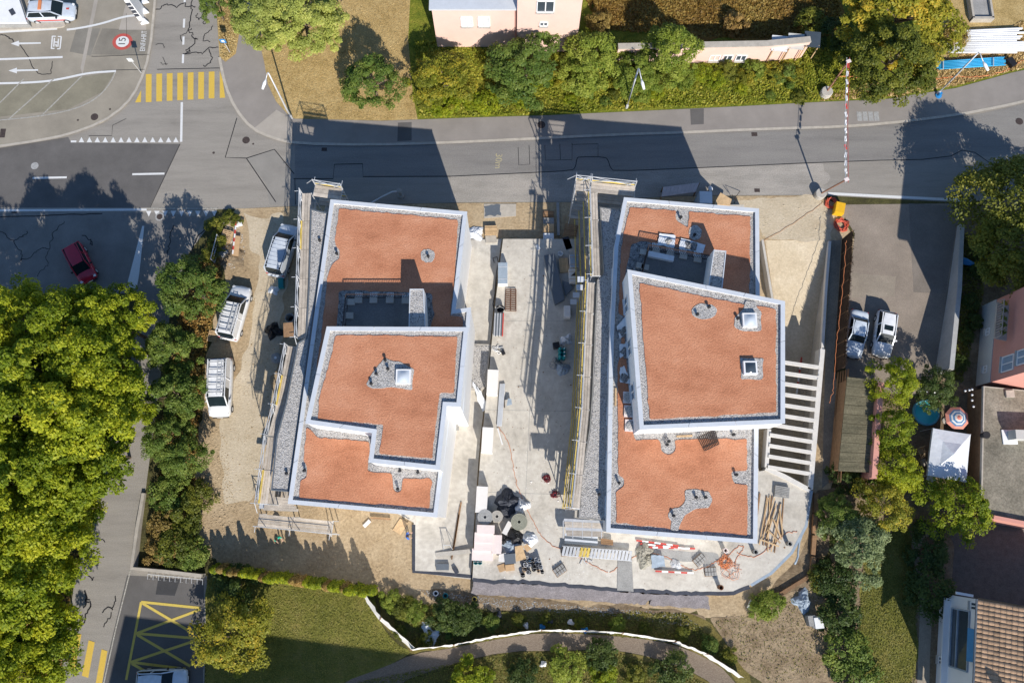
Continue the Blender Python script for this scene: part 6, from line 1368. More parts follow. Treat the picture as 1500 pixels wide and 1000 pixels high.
# boards on the walkway
t = thing('board_pile', 'long brown boards lying on the walkway beside the west block', 'board pile', (*W(668, 770, ZL)[:2], ZL))
for k in range(4): a_, b_ = W(675.5 - k * 1.2, 735 + k * 6, ZL + .06 + .03 * (k % 2)), W(666 - k * 1.5, 795 + k * 8, ZL + .06 + .03 * (k % 2)); MB().beam(a_, b_, .12, .05).build('board', m_brownwood, t)
block((648, 830), (1.05, .5, .25), ZL, m_alu, 'dark shallow trough at the walkway end', 'trough', 'trough'); block((667, 835), (.3, .6, .2), ZL, m_navy, 'small dark box at the walkway corner', 'box', 'box', .6)
a_, b_ = W(655, 798, ZL + .9), W(661, 800, ZL + .9); t = thing('trestle', 'thin steel trestle frame standing on the walkway', 'trestle', (a_.x, a_.y, ZL))
for dx in (-.4, .4): MB().path([(a_.x + dx, a_.y - .4, ZL), (a_.x + dx * .6, a_.y, ZL + 1.0), (a_.x + dx, a_.y + .4, ZL)], .025, 5).build('leg', m_steel, t)
MB().path([(a_.x - .3, a_.y, ZL + 1.0), (a_.x + .3, a_.y, ZL + 1.0)], .03, 5).build('bar', m_steel, t)
tag(MB().beam(W(638, 812, ZL + .05), W(697, 806, ZL + .3), .35, .06).build('plank', m_conc2), 'pale plank bridging the slot at the walkway end', 'plank')
# materials yard at the deck end
t = thing('insulation_stack', 'big stack of pale pink insulation slabs at the deck end', 'insulation', (*W(713, 795, ZR)[:2], ZR))
for x, y, sx, sy, hh in ((711, 775, 1.4, .7, 1.3), (709, 787, 1.5, .8, 1.0), (708, 799, 1.5, .8, .85), (707, 812, 1.7, .95, .6), (728, 797, .75, 1.5, .75)):
    n_ = int(hh / .12)
    for k in range(n_): c_ = W(x, y, ZR + hh); MB().box((c_.x + random.gauss(0, .015), c_.y, ZR + .06 + k * .12), (sx, sy, .115), -.03).build('slab', m_pinkins, t)
def roll(px, py, r_, hh, m, label, core=.12, cat='roll', name='roll'):
    c_ = W(px, py, ZR + hh); t = thing(name, label, cat, (c_.x, c_.y, ZR))
    pr = [(r_, 0), (r_, hh)]
    for k in range(4): f = r_ - (r_ - core) * (k + 1) / 5; pr += [(f + .02, hh), (f + .01, hh - .04), (f, hh)]
    MB().lathe(pr + [(core, hh), (core, hh - .3)], 24, (c_.x, c_.y, ZR)).build('winding', m, t); MB().lathe([(core * .9, hh - .32), (core * .9, hh - .31)], 12, (c_.x, c_.y, ZR)).build('core', m_black, t)
roll(710.5, 757, .62, 1.0, mat('grey_wire', (.35, .35, .34), .7, .2, 6), 'wide grey wire roll between the carton and the pink insulation'); roll(728, 756, .48, .9, m_conc2, 'small pale roll beside the wide wire roll'); roll(760.5, 764, .68, 1.1, mat('felt_roll', (.28, .28, .22), .9, .15, 5), 'large olive felt roll standing on the deck')
heap(745, 733, ZR, .95, .75, m_navy, 'tall dark tarpaulin mound behind the felt roll', 'tarpaulin', 'tarpaulin_mound', seed=11); heap(743, 746, ZR, .7, .6, m_navy, 'lower dark tarpaulin mound in front of the tall one', 'tarpaulin', 'tarpaulin_mound', seed=12); heap(755, 787, ZR, .75, .45, m_black, 'black plastic rubbish sacks between felt roll and white sacks', 'rubbish sacks', 'rubbish_sacks', seed=13)
heap(764, 741, ZR, .62, .8, m_tarp_w, 'white big bag beside the tall dark tarpaulin mound', 'bag', 'big_bag', seed=14); heap(776, 790, ZR, .6, .4, m_tarp_w, 'crumpled white sacks beside the black rubbish', 'sacks', 'white_sacks', seed=15); heap(750, 800, ZR, .8, .3, m_tarp_b, 'blue grey crumpled sheet among the rubbish', 'sheet', 'crumpled_sheet', seed=16); heap(739, 790, ZR, .5, .3, m_black, 'small black sack pile beside the pink insulation', 'rubbish sacks', 'rubbish_sacks', seed=17)
block((743, 773), (.42, 1.1, .5), ZR, m_card, 'narrow white carton leaning between rolls and insulation', 'carton', 'carton', -.5)
for k, (px, z_, m, lab) in enumerate((([(754, 800), (765, 798), (771, 818), (756, 822)], .55, m_wood, 'large flat cardboard sheet on top of the rubbish pile'), ([(766, 800), (772, 796), (779, 803), (772, 808)], .5, m_cardb, 'small cardboard piece beside the large sheet'), ([(728, 828), (741, 824), (744, 834), (732, 838)], .06, m_cardb, 'plywood offcut lying flat by the deck edge'), ([(731, 812), (741, 809), (740, 823), (730, 822)], .4, m_card, 'white folded carton beside the grey bin'))):
    tag(MB().prism(WP(px, ZR + z_), ZR + z_ - .06, ZR + z_).build('cardboard_sheet', m), lab, 'cardboard')
block((747, 818), (.9, .8, .45), ZR, m_alu, 'grey open bin beside the large cardboard sheet', 'bin', 'bin', .1); block((747, 831), (.75, .5, .3), ZR, m_cardb, 'open brown cardboard box by the bin', 'box', 'carton', .1)
rg = random.Random(5); cl = [m_black, m_black, m_plastic_w, m_blue, m_rubber, m_cardb, m_black, m_steel]; G_T = 'buckets and pipe ends at the deck edge'
nm = {m_black: 'black', m_plastic_w: 'white', m_blue: 'blue', m_rubber: 'dark rubber', m_cardb: 'tan', m_steel: 'steel'}
for k in range(26):
    px, py = 768 + (k % 6) * 5.0 + rg.uniform(-3, 3), 819 + (k // 6) * 5.2 + rg.uniform(-3, 3); m = cl[rg.randrange(8)]; hh = rg.uniform(.3, .6); r_ = rg.uniform(.12, .2); c_ = W(px, py, ZR + hh)
    t = thing('bucket', nm[m] + ' bucket in the cluster at the deck edge', 'bucket', (c_.x, c_.y, ZR), nm[m] + ' ' + G_T); MB().lathe([(r_ * .85, 0), (r_, hh), (r_ * .85, hh), (r_ * .75, .08)], 12, (c_.x, c_.y, ZR)).build('body', m, t)
    MB().path([(c_.x - r_, c_.y, ZR + hh), (c_.x, c_.y - .05, ZR + hh + .1), (c_.x + r_, c_.y, ZR + hh)], .012, 4).build('handle', m_steel, t)
for k in range(2): c_ = W(697 + k * 6, 823, ZR + .3); t = thing('bucket', 'teal bucket in front of the pink insulation stack', 'bucket', (c_.x, c_.y, ZR), 'teal buckets'); MB().lathe([(.16, 0), (.2, .32), (.17, .32), (.13, .05)], 12, (c_.x, c_.y, ZR)).build('body', m_teal, t); MB().path([(c_.x - .2, c_.y, ZR + .32), (c_.x, c_.y + .06, ZR + .42), (c_.x + .2, c_.y, ZR + .32)], .012, 4).build('handle', m_steel, t)
def grate(px, py, rz_, label, z=None):
    c_ = W(px, py, ZR + .12); t = thing('block_pallet', label, 'block stack', (0, 0, 0))
    for i in range(4):
        for j in range(2): MB().box((-.36 + i * .24, -.17 + j * .34, .12), (.2, .3, .22)).build('block', m_concdk, t)
    MB().box((0, 0, .02), (1.0, .72, .03)).build('base_board', m_brownwood, t); put(t, (c_.x, c_.y, ZR), rz_)
for x, y, r_, lab in ((820, 835, .6, 'grey hollow block stack near the bucket cluster'), (1025, 820, .7, 'grey hollow block stack touching its neighbour by the red white boards'), (1041, 837, .05, 'grey hollow block stack between its neighbour and the orange cable heap'), (831, 808, 0, 'grey hollow block stack under the start of the truss')): grate(x, y, r_, lab)
# truss, deck bundles, barriers
t = thing('lattice_truss', 'long galvanised lattice truss lying on the deck behind the scaffold', 'truss', (*W(875, 806, ZR)[:2], ZR)); p, q = W(824, 799, ZR + .4), W(926, 807, ZR + .4); dd = (q - p).normalized(); sd_ = Vector((-dd.y, dd.x, 0))
for s_ in (0, -.75): MB().path([p + sd_ * s_, q + sd_ * s_], .04, 6).build('chord', m_steel, t)
for k in range(20): c_ = p.lerp(q, (k + .5) / 20); MB().beam(c_ + dd * .05, c_ - sd_ * .75 - dd * .08, .2, .12).build('rung', m_toe if 5 <= k <= 7 else m_steel, t)
t = thing('deck_bundle', 'stack of steel blue scaffold decks beside the scaffold foot', 'scaffold decks', (*W(851, 789, 3)[:2], ZR))
for k in range(4): a_, b_ = W(827, 782.5 + k * 3.6, ZR + 1.2), W(875, 787 + k * 3.4, ZR + 1.2); MB().beam(a_, b_, .2, .5).build('deck', m_alu if k % 2 else m_coping, t)
for k in range(3): a_, b_ = W(880, 789 + k * 3, ZR + .3), W(898, 792 + k * 2.5, ZR + .3); tag(MB().beam(a_, b_, .16, .12).build('timber_beam', m_brownwood), 'short timber beam beside the steel blue deck stack', 'beam', 'short timber beams')
def redwhite(p, q, label, n=7, z=None, wd=.13):
    z = ZR + .12 if z is None else z; a_, b_ = W(*p, z), W(*q, z); t = thing('barrier_board', label, 'barrier', ((a_.x + b_.x) / 2, (a_.y + b_.y) / 2, z - .1))
    for k in range(n): MB().beam(a_.lerp(b_, k / n), a_.lerp(b_, (k + 1) / n), wd, .1).build('band', m_redplast if k % 2 == 0 else m_plastic_w, t)
redwhite((932, 791), (994, 799), 'red and white barrier board nearest the east block wall'); redwhite((938, 796), (1004, 803), 'red and white barrier board between two others along the wall', 6, ZR + .14); redwhite((948, 801), (1018, 803), 'red and white barrier board at the grey damp strip', 9, ZR + .1)
redwhite((960, 836), (1016, 839), 'red and white board ending at the wooden wedge', 6, ZR + .16)
redwhite((346, 325), (341, 372), 'red and white lath standing beside the rubbish heap', 8, .4, .12)
heap(943, 806, ZR, .75, .5, mat('grey_cloth', (.3, .28, .23), .9, .3, 4, bump=.06, bscale=6), 'crumpled grey cloth heap against the red white boards', 'cloth heap', 'cloth_heap', seed=21); heap(945, 820, ZR, .7, .45, mat('grey_cloth_b', (.33, .31, .25), .9, .3, 4, bump=.06, bscale=6), 'crumpled grey cloth heap beside the pale square sheet', 'cloth heap', 'cloth_heap', seed=22)
flat_sheet([(953, 812), (972, 814), (975, 829), (955, 832)], ZR + .3, m_tarp_b, 'pale square plastic cover beside the grey cloth heap', 'cover', 'plastic_cover', None, .04); heap(990, 826, ZR, .42, .3, m_steel, 'small heap of metal fittings and a blue pot', 'fittings', 'metal_fittings', seed=23)
for k in range(9): c_ = W(860 + rg.uniform(-9, 11), 817 + rg.uniform(-5, 5), ZR + .06); a_ = rg.uniform(0, 3.1); v = Vector((math.cos(a_), math.sin(a_), 0)) * .35; tag(MB().beam(c_ - v, c_ + v, .05, .05).build('scaffold_coupler_bar', m_steel), 'short steel bar scattered in front of the truss', 'bar', 'steel bars in front of the truss')
def coil(px, py, r_, turns, m, label, z, rad=.035, name='cable_coil', cat='cable', mess=.25, seed=0):
    g = random.Random(seed); c_ = W(px, py, z); pts = []
    for k in range(turns * 12): a_ = k * math.pi / 6; rr = r_ * g.uniform(1 - mess, 1 + mess); pts.append((c_.x + rr * math.cos(a_) * (1 + .3 * math.sin(k * .13)), c_.y + rr * math.sin(a_), z + rad + abs(g.gauss(0, .07))))
    return tag(MB().path(pts, rad, 5).build(name, m, None, True), label, cat)
coil(1062, 822, .42, 8, m_orange, 'tangled orange cable heap on the deck', ZR, .025, mess=.6, seed=1); coil(1072, 834, .5, 4, m_orange, 'loose orange cable strands spilling from the tangle', ZR, .014, mess=.7, seed=2)
coil(801, 701, .22, 5, mat('dark_red_hose', (.14, .015, .022), .6, .1), 'dark red hose coil on the deck, nearer the gas bottles', ZR, .035, mess=.6, seed=3); coil(813, 724, .22, 5, MATS['dark_red_hose'], 'dark red hose coil on the deck, nearer the scaffold foot', ZR, .035, mess=.6, seed=4)
coil(1217, 298, .45, 7, mat('red_hose', (.5, .09, .05), .5, .1), 'round red hose coil beside the yellow box', .03, .06, mess=.2, seed=5); coil(1232, 330, .5, 6, MATS['red_hose'], 'long red hose coil lying below the yellow box', .03, .06, mess=.35, seed=6)
def cable(pts, z, label, m=None, rad=.02): return tag(MB().path(wig(chaikin(WP(pts, z), 2), .05, 1), rad, 5).build('cable', m or m_orange, None, True), label, 'cable')
cable([(730, 625), (745, 645), (752, 680), (756, 710), (770, 740), (785, 772), (803, 797), (830, 806), (870, 828), (890, 838)], ZR + .03, 'orange cable running from the profiles to the sheet crossing'); cable([(893, 838), (915, 825), (940, 808), (970, 812), (1000, 828), (1018, 836), (1040, 828), (1055, 818)], ZR + .03, 'orange cable running to the tangled cable heap')
cable([(1065, 815), (1080, 800), (1092, 798), (1082, 812), (1075, 825)], ZR + .03, 'orange cable loop between cable heap and east block'); cable([(1080, 810), (1105, 818), (1130, 800), (1150, 779), (1168, 778)], ZR + .03, 'orange cable crossing the lumber pile')
cable([(1117, 353), (1150, 335), (1195, 305), (1205, 296)], .05, 'thin orange cable across the sandy haul road', mat('faded_cable', (.5, .28, .15), .7), .018); cable([(1240, 352), (1236, 400), (1233, 440), (1228, 480), (1224, 520), (1222, 560), (1215, 590)], 2.35, 'orange cable laid along the dark screen fence', None, .022)
cable([(1225, 112), (1245, 112), (1300, 122), (1360, 118), (1395, 112), (1430, 114), (1470, 106), (1500, 88)], .14, 'orange cable curving round the blue pipes', None, .05)
block((1231, 304), (.85, 1.05, .75), .03, m_yel, 'yellow site power box beside the red hose coils', 'power box', 'power_box', -.25, m_yel)
# gas bottles
for k in range(6):
    c_ = W(821 + (k % 2) * 5.8, 510 + (k // 2) * 5.6, ZR + 1.3); t = thing('gas_bottle', 'teal gas bottle in the group of six on the deck', 'gas bottle', (c_.x, c_.y, ZR), 'teal gas bottles on the deck'); MB().lathe([(.15, 0), (.16, .05), (.16, 1.1), (.1, 1.25), (.05, 1.3)], 14, (c_.x, c_.y, ZR)).build('body', m_teal, t, True); MB().lathe([(.05, 1.28), (.06, 1.4)], 8, (c_.x, c_.y, ZR)).build('valve', m_plastic_w if k % 2 else m_teal, t)
block((815, 505), (.55, .5, .6), ZR, m_black, 'black box beside the teal gas bottles', 'box', 'box', .2); heap(824, 540, ZR, .6, .5, m_tarp_b, 'translucent plastic bag pile next to the gas bottles', 'bags', 'plastic_bags', seed=31); heap(813, 532, ZR, .5, .35, m_concdk, 'grey sack pile next to the gas bottles', 'sacks', 'grey_sacks', seed=32); heap(829, 498, ZR, .5, .35, m_tarp_w, 'clear film pile behind the gas bottles', 'film', 'film_pile', seed=33)
# container like sheet stack + cartons in the shade
t = thing('sheet_stack', 'long dark blue grey stack of sheet metal on the deck', 'sheet stack', (*W(812, 410, ZR)[:2], ZR))
for k in range(5): MB().prism(WP([(797, 374), (812, 371), (827, 438), (813, 446)], ZR + .5), ZR + .02 + k * .1, ZR + .1 + k * .1).build('metal_sheet', m_alu, t)
tag(MB().prism(WP([(824, 412), (834, 416), (840, 422), (828, 434)], ZR), ZR, ZR + .3).build('folded_sheet', m_alu), 'folded dark sheet beside the long sheet stack', 'sheet')
block((841, 382), (.75, 1.2, 1.0), ZR, m_card, 'white carton block on cardboard base in the scaffold shade', 'carton', 'carton', 0, m_tarp_b, m_cardb); block((840, 403), (.75, 1.2, .9), ZR, m_card, 'white carton block with a black triangle mark in the shade', 'carton', 'carton', .05, m_card, m_cardb); block((831, 456), (.55, 1.05, .7), ZR, m_card, 'pale upright carton standing beside the scaffold stairs', 'carton', 'carton')
for q_ in ((839, 402),): a_, b_, c_ = W(836, 404, ZR + .96), W(845, 404, ZR + .96), W(844, 397, ZR + .96); tag(MB().prism([a_, b_, c_], ZR + .935, ZR + .95).build('bracket', m_iron), 'black triangular bracket on the white carton block', 'bracket')
block((831, 356), (.6, 1.2, .8), .1, m_navy, 'dark tarpaulin bundle between brown pallet and white cartons', 'bundle', 'tarp_bundle', .3); block((841, 360), (.7, .9, .6), .1, m_brownwood, 'brown crate beside the dark tarpaulin bundle', 'crate', 'crate'); c_ = W(821, 371, ZR + .4); tag(MB().lathe([(.2, 0), (.24, .4), (.2, .4), (.16, .1)], 14, (c_.x, c_.y, ZR)).build('bucket', m_plastic_w), 'white bucket with yellow content at the sheet stack', 'bucket')
block((803.5, 346), (.95, .6, .45), .05, m_tarp_w, 'white sack pack on the last pallet at the deck edge', 'sacks', 'sack_pack'); block((788, 362), (.3, .5, .08), ZR, m_plastic_w, 'small white tray lying on the deck', 'tray', 'tray', .5); a_, b_ = W(817, 297, .1), W(818, 345, .1); tag(MB().beam(a_, b_, .25, .2).build('concrete_beam', m_concdk), 'long concrete beam beside the pallets at the deck edge', 'beam')
heap(696, 343, .02, .8, .35, m_tarp_w, 'white plaster rubble heap at the end of the walkway', 'rubble', 'rubble_heap', seed=41)
t = thing('paved_frame', 'pale slab frame printed with dark stains beside the road', 'slab', (*W(732, 308)[:2], 0)); MB().prism(WP([(709, 299), (756, 299), (756, 317), (709, 320)]), .0, .06).build('slab', m_kerb, t); MB().prism(rag(WP([(710, 301), (733, 301), (733, 316), (710, 317)]), .2, .06), .05, .075).build('stain', m_alu, t)
coil(730, 512, .3, 3, m_plastic_w, 'tangled white red cable and tools on the deck', ZR, .03, mess=.6, seed=9); block((737, 516), (.3, .35, .3), ZR, m_black, 'black tool machine among tangled cables', 'machine', 'machine', .5); tag(MB().prism(WP([(744, 583), (749, 584), (750, 592), (742, 594)], ZR + .5), ZR + .4, ZR + .46).build('tilted_board', m_tarp_b), 'pale board on a dark prop beside the profiles', 'board')
tag(MB().beam(W(738, 575, ZR + .1), W(739, 597, ZR + .1), .08, .08).build('iron_bar', m_iron), 'dark iron bar lying beside the profiles', 'bar'); tag(MB().path([W(729, 627, ZR + .08), W(736, 651, ZR + .08)], .07, 8).build('white_pipe', m_plastic_w), 'short white pipe lying beside the orange cable', 'pipe')
# lumber pile at the deck corner
t = thing('lumber_pile', 'loose pile of long pine battens at the pergola end of the deck', 'lumber', (*W(1125, 765, ZR)[:2], ZR))
for k in range(13): x = 1112 + k * 2.2 + rg.uniform(-3, 3); a_, b_ = W(x + 8 + rg.uniform(-3, 6), 722 + rg.uniform(0, 24), ZR + .06 + .04 * (k % 3)), W(x + rg.uniform(-7, 5), 815 - rg.uniform(0, 35), ZR + .06 + .04 * (k % 3)); MB().beam(a_, b_, .075, .05).build('batten', m_brownwood if k % 3 == 0 else m_wood, t)
for k in range(4): a_, b_ = W(1115 + k * 9, 790 - k * 15, ZR + .22), W(1141 + k * 2, 800 - k * 5, ZR + .22); MB().beam(a_, b_, .12, .05).build('batten', m_wood, t)
tag(MB().beam(W(1113, 722, ZR + .06), W(1107, 770, ZR + .06), .12, .08).build('dark_beam', m_brownwood), 'single dark beam leaning along the east block', 'beam'); tag(MB().beam(W(1145, 737, ZR + .06), W(1136, 762, ZR + .06), .1, .08).build('grey_beam', m_concdk), 'single grey beam beside the pine battens', 'beam')
for x, y, m, lab in ((1063, 806, m_pinkins, 'clay coloured pipe stub at the wall by the cable heap'), (1056, 860, m_rust, 'clay pipe stub standing near the deck edge'), (1107, 808, m_concdk, 'grey pipe stub beside the lumber pile'), (1157, 796, m_concdk, 'grey bucket stub at the curved deck edge')):
    c_ = W(x, y, ZR + .6); t = thing('pipe_stub', lab, 'pipe', (c_.x, c_.y, ZR)); MB().lathe([(.17, 0), (.17, .55), (.21, .56), (.21, .7), (.15, .7), (.15, .2)], 14, (c_.x, c_.y, ZR)).build('pipe', m, t, True); MB().lathe([(.14, .2), (.14, .21)], 12, (c_.x, c_.y, ZR)).build('bore', m_black, t)
tag(MB().path(wig(WP([(1174, 758), (1176, 775), (1170, 800), (1164, 826)], .6), .08, 2), .09, 6).build('blue_tube', m_tarp_b, None, True), 'limp blue plastic tube hanging over the curved deck edge', 'tube')
for k in range(4):
    a_, b_ = W(1195 + k * .3 - k * 1.5, 722 + k * 31, .2), W(1194 - k * 1.8, 750 + k * 31, .2); tag(MB().beam(a_, b_, .35, .3).build('edging_beam', m_brownwood), ('timber edging beam at the pergola corner', 'timber edging beam next after the pergola corner one', 'timber edging beam next to the spoil slope', 'timber edging beam at the end of the row by the weeds')[k], 'beam')
tag(MB().beam(W(1188, 842, .2), W(1110, 890, .2), .3, .22).build('edging_beam', m_brownwood), 'long timber edging beam running along the dug slope', 'beam')
block((1200, 912), (.7, .85, .8), .02, m_plastic_w, 'white barrel box beside the dark hedge', 'box', 'storage_box', .1); block((1190, 909), (.6, .8, .7), .02, m_concdk, 'grey box beside the white barrel box', 'box', 'storage_box', .1); heap(1175, 880, .02, .8, .5, m_tarp_b, 'blue grey tarpaulin lump on the spoil slope', 'tarpaulin', 'tarpaulin_lump', seed=51); block((1100, 885), (.35, .75, .2), .03, m_plastic_w, 'white block lying on the earth by the deck corner', 'block', 'block', -.5)
# north edge of the east block
t = thing('formwork_cover', 'brown ribbed formwork cover leaning at the road edge', 'formwork', (*W(998, 280)[:2], 0)); f4 = WP([(971.5, 274), (1025, 267.5), (1019, 281), (969, 288)], 1.0)
for k in range(9): MB().prism([f4[0].lerp(f4[1], k / 9), f4[0].lerp(f4[1], (k + 1) / 9 - .006), f4[3].lerp(f4[2], (k + 1) / 9 - .006), f4[3].lerp(f4[2], k / 9)], .92, 1.0).build('rib_board', mat('formwork_brown', (.5, .42, .4), .6, .15, 2) if k == 0 else MATS['formwork_brown'], t)
for q_ in f4: MB().beam((q_.x, q_.y, 0), (q_.x, q_.y, .92), .1, .1).build('leg', m_brownwood, t)
block((1034, 289), (1.15, 1.15, 2.2), .02, m_tarp_b, 'pale blue portable toilet cabin at the road edge', 'toilet cabin', 'portable_toilet', -.03, m_coping); tag(MB().prism(WP([(1055.5, 282), (1072, 292), (1069, 301), (1046, 299)], 1.0), .9, 1.0).build('plywood_sheet', m_wood), 'tilted pine plywood sheet beside the toilet cabin', 'plywood'); tag(MB().path([W(1040, 275, .05), W(1041, 277, 1.2)], .2, 8).build('white_bag', m_tarp_w, None, True), 'white rolled bag leaning behind the toilet cabin', 'bag')
t = thing('sign_trestle', 'thin metal sign trestle with a long frame by the plywood', 'trestle', (*W(1075, 290)[:2], 0)); MB().path([W(1076, 298, 0), W(1078, 288, 1.2), W(1084, 280, .05)], .03, 5).build('leg', m_iron, t); MB().path([W(1072, 285, 1.0), W(1080, 296, 1.0)], .03, 5).build('bar', m_iron, t)
# west yard
block((411, 414), (.45, .9, .5), .03, m_teal, 'teal crate behind the silver van', 'crate', 'crate', .1); heap(401, 425, .03, .45, .25, m_tarp_w, 'white crumpled bag on the earth behind the silver van', 'bag', 'white_bag', seed=61); c_ = W(424, 465, 1.2); t = thing('waste_chute', 'grey cylindrical waste chute standing beside the scaffold', 'chute', (c_.x, c_.y, 0)); MB().lathe([(.42, 0), (.42, 1.2), (.36, 1.2), (.36, .2)], 20, (c_.x, c_.y, 0)).build('shell', m_concdk, t, True); MB().lathe([(.35, .2), (.35, .22)], 16, (c_.x, c_.y, 0)).build('bottom', m_black, t)
heap(401, 485, .03, .75, .7, m_black, 'shiny black tarpaulin heap beside the scaffold', 'tarpaulin', 'black_tarpaulin', seed=62); c_ = W(404, 524, .6); t = thing('water_tank', 'round grey tank half under the scaffold', 'tank', (c_.x, c_.y, 0)); MB().lathe([(.45, 0), (.5, .5), (.4, .62), (.15, .66)], 18, (c_.x, c_.y, 0)).build('tank', m_concdk, t, True); MB().lathe([(.12, .66), (.12, .72)], 10, (c_.x, c_.y, 0)).build('lid', m_plastic_w, t)
heap(340, 375, .02, 1.1, .35, m_soil, 'heap of brown leaves and rubble beside the pallets', 'rubbish heap', 'rubbish_heap', seed=63); heap(328, 372, .02, .7, .4, m_concdk, 'grey rubble and litter heap beside the long board', 'rubbish heap', 'rubbish_heap', seed=64); tag(MB().prism(WP([(345, 345), (352, 346), (349, 375), (340, 374)], .4), .32, .4).build('board', m_cardb), 'long brown board lying on the rubbish heap', 'board'); block((349, 327), (.6, .4, .3), .1, m_plastic_w, 'white box on the weeds by the rubbish heap', 'box', 'box', .3)
t = thing('steel_barrier', 'grey steel site barrier standing behind the rubbish heap', 'barrier', (*W(318, 365)[:2], 0)); a_, b_ = W(324, 350), W(315, 385)
for z_ in (.1, .6, 1.1): MB().path([a_ + Vector((0, 0, z_)), b_ + Vector((0, 0, z_))], .04, 6).build('rail', m_steel, t)
for f in (0, .5, 1): c_ = a_.lerp(b_, f); MB().path([(c_.x, c_.y, 0), (c_.x, c_.y, 1.15)], .04, 6).build('post', m_steel, t)
tag(MB().prism(WP([(586, 759), (598, 765), (587, 783), (575, 776)], .1), .06, .1).build('plywood_sheet', m_wood), 'pine plywood sheet lying on the earth by the walkway', 'plywood'); tag(MB().beam(W(533, 771, .1), W(542, 762, .1), .3, .12).build('plaster_piece', m_card), 'pale plaster offcut lying in the weeds', 'offcut'); tag(MB().beam(W(543, 758, .2), W(572, 760, .2), .14, .12).build('red_beam', m_brownwood), 'dark red timber lying along the block wall', 'beam')
for x, y, m, lab in ((638.5, 868.5, m_plastic_w, 'white ringed pipe end sunk in the earth'), (652.5, 872, m_teal, 'teal ringed pipe end sunk in the earth'), (695, 877, m_toe, 'yellowish pipe end beside the fleece')):
    c_ = W(x, y, .1); t = thing('pipe_end', lab, 'pipe', (c_.x, c_.y, 0)); MB().lathe([(.22, 0), (.22, .22), (.15, .22), (.15, .05)], 16, (c_.x, c_.y, 0)).build('ring', m, t); MB().lathe([(.14, .05), (.14, .06)], 12, (c_.x, c_.y, 0)).build('bore', m_black, t)
heap(630, 930, .02, .75, .3, m_tarp_w, 'crumpled white plastic sheet in the weeds behind the fence', 'sheet', 'plastic_sheet', seed=71)
# white pipes, blue pipes
t = thing('white_pipe_stack', 'stack of long white pipes on the dry yard', 'pipes', (*W(1445, 60)[:2], .1))
for k in range(13): a_, b_ = W(1384 + rg.uniform(0, 14), 46 + k * 2.5 + rg.uniform(-1, 1), .4), W(1492 + rg.uniform(-6, 14), 42 + k * 2.9, .4); MB().path([a_, b_], .115, 8).build('pipe', m_plastic_w, t, True)
t = thing('blue_pipe_stack', 'strapped stack of bright blue pipes beside the footway', 'pipes', (*W(1420, 93)[:2], .1)); m_bp = mat('blue_pipe', (.04, .35, .62), .4, .08)
for k in range(12): a_, b_ = W(1372 + rg.uniform(0, 4), 91 + (k % 6) * 2.0, .3 + .2 * (k // 6)), W(1470 + rg.uniform(-3, 3), 84.5 + (k % 6) * 2.1, .3 + .2 * (k // 6)); MB().path([a_, b_], .085, 8).build('pipe', m_bp, t, True)
for f in (.1, .85): a_ = W(1372 + 98 * f, 90 - 6 * f, .68); b_ = W(1372 + 98 * f, 102 - 6 * f, .68); MB().beam(a_, b_, .08, .04).build('strap', m_steel, t)
block((1483, 90), (.6, .9, .5), .1, m_black, 'black fittings crate at the end of the blue pipes', 'crate', 'crate', .5)
t = thing('timber_dunnage', 'pine dunnage boards between white and blue pipes', 'boards', (*W(1432, 79)[:2], .1))
for k in range(4): MB().beam(W(1418 + k * 4, 78 + (k % 2), .2), W(1446 + k * 2, 77 + (k % 3), .2), .14, .1).build('board', m_wood, t)
# white site fence along the path
fp = WP([(520, 857), (556, 908), (604, 952), (666, 945), (730, 932), (793, 924), (857, 925), (910, 928), (985, 940), (1030, 958), (1082, 992)])
t = thing('site_fence', 'sagging white fabric site fence along the cobbled path', 'fence', (*fp[5][:2], 0))
for i, (p, q) in enumerate(zip(fp, fp[1:])):
    n_ = 10; dd = (q - p).normalized(); nr = Vector((dd.y, -dd.x, 0)); nr = nr if nr.y > 0 else -nr; mb = MB(); lean = .5 if i < 2 else .25; hh = 1.2 if i < 3 else 1.15
    for j in range(n_ + 1):
        b_ = p.lerp(q, j / n_); sag = .12 * math.sin(math.pi * j / n_)
        for k in range(4): f = k / 3; mb.v.append(tuple(b_ + nr * (lean * f + random.gauss(0, .03)) + Vector((0, 0, .03 + (hh - sag) * f))))
    for j in range(n_):
        for k in range(3): s_ = j * 4 + k; mb.f.append((s_, s_ + 4, s_ + 5, s_ + 1))
    mb.build('fabric_panel', m_fencecl, t, True)
    MB().path([p, p + nr * lean * 1.02 + Vector((0, 0, hh + .15))], .04, 6).build('post', m_brownwood, t)
for x, y, m, lab in ((731, 900, m_navy, 'dark blue rag in the weeds behind the fence'), (794, 917, m_blue, 'blue post sleeve on the white fence'), (805, 910, m_navy, 'dark blue bag in the weeds by the fence'), (857, 922, m_blue, 'blue tie hanging on the white fence'), (770, 915, m_plastic_w, 'white scrap lying behind the fence'), (836, 911, m_plastic_w, 'white rag caught in the weeds behind the fence'), (796, 972, m_plastic_w, 'white paper scrap on the grass inside the path curve')):
    heap(x, y, .1, .25, .3, m, lab, 'litter', 'litter', seed=int(x))
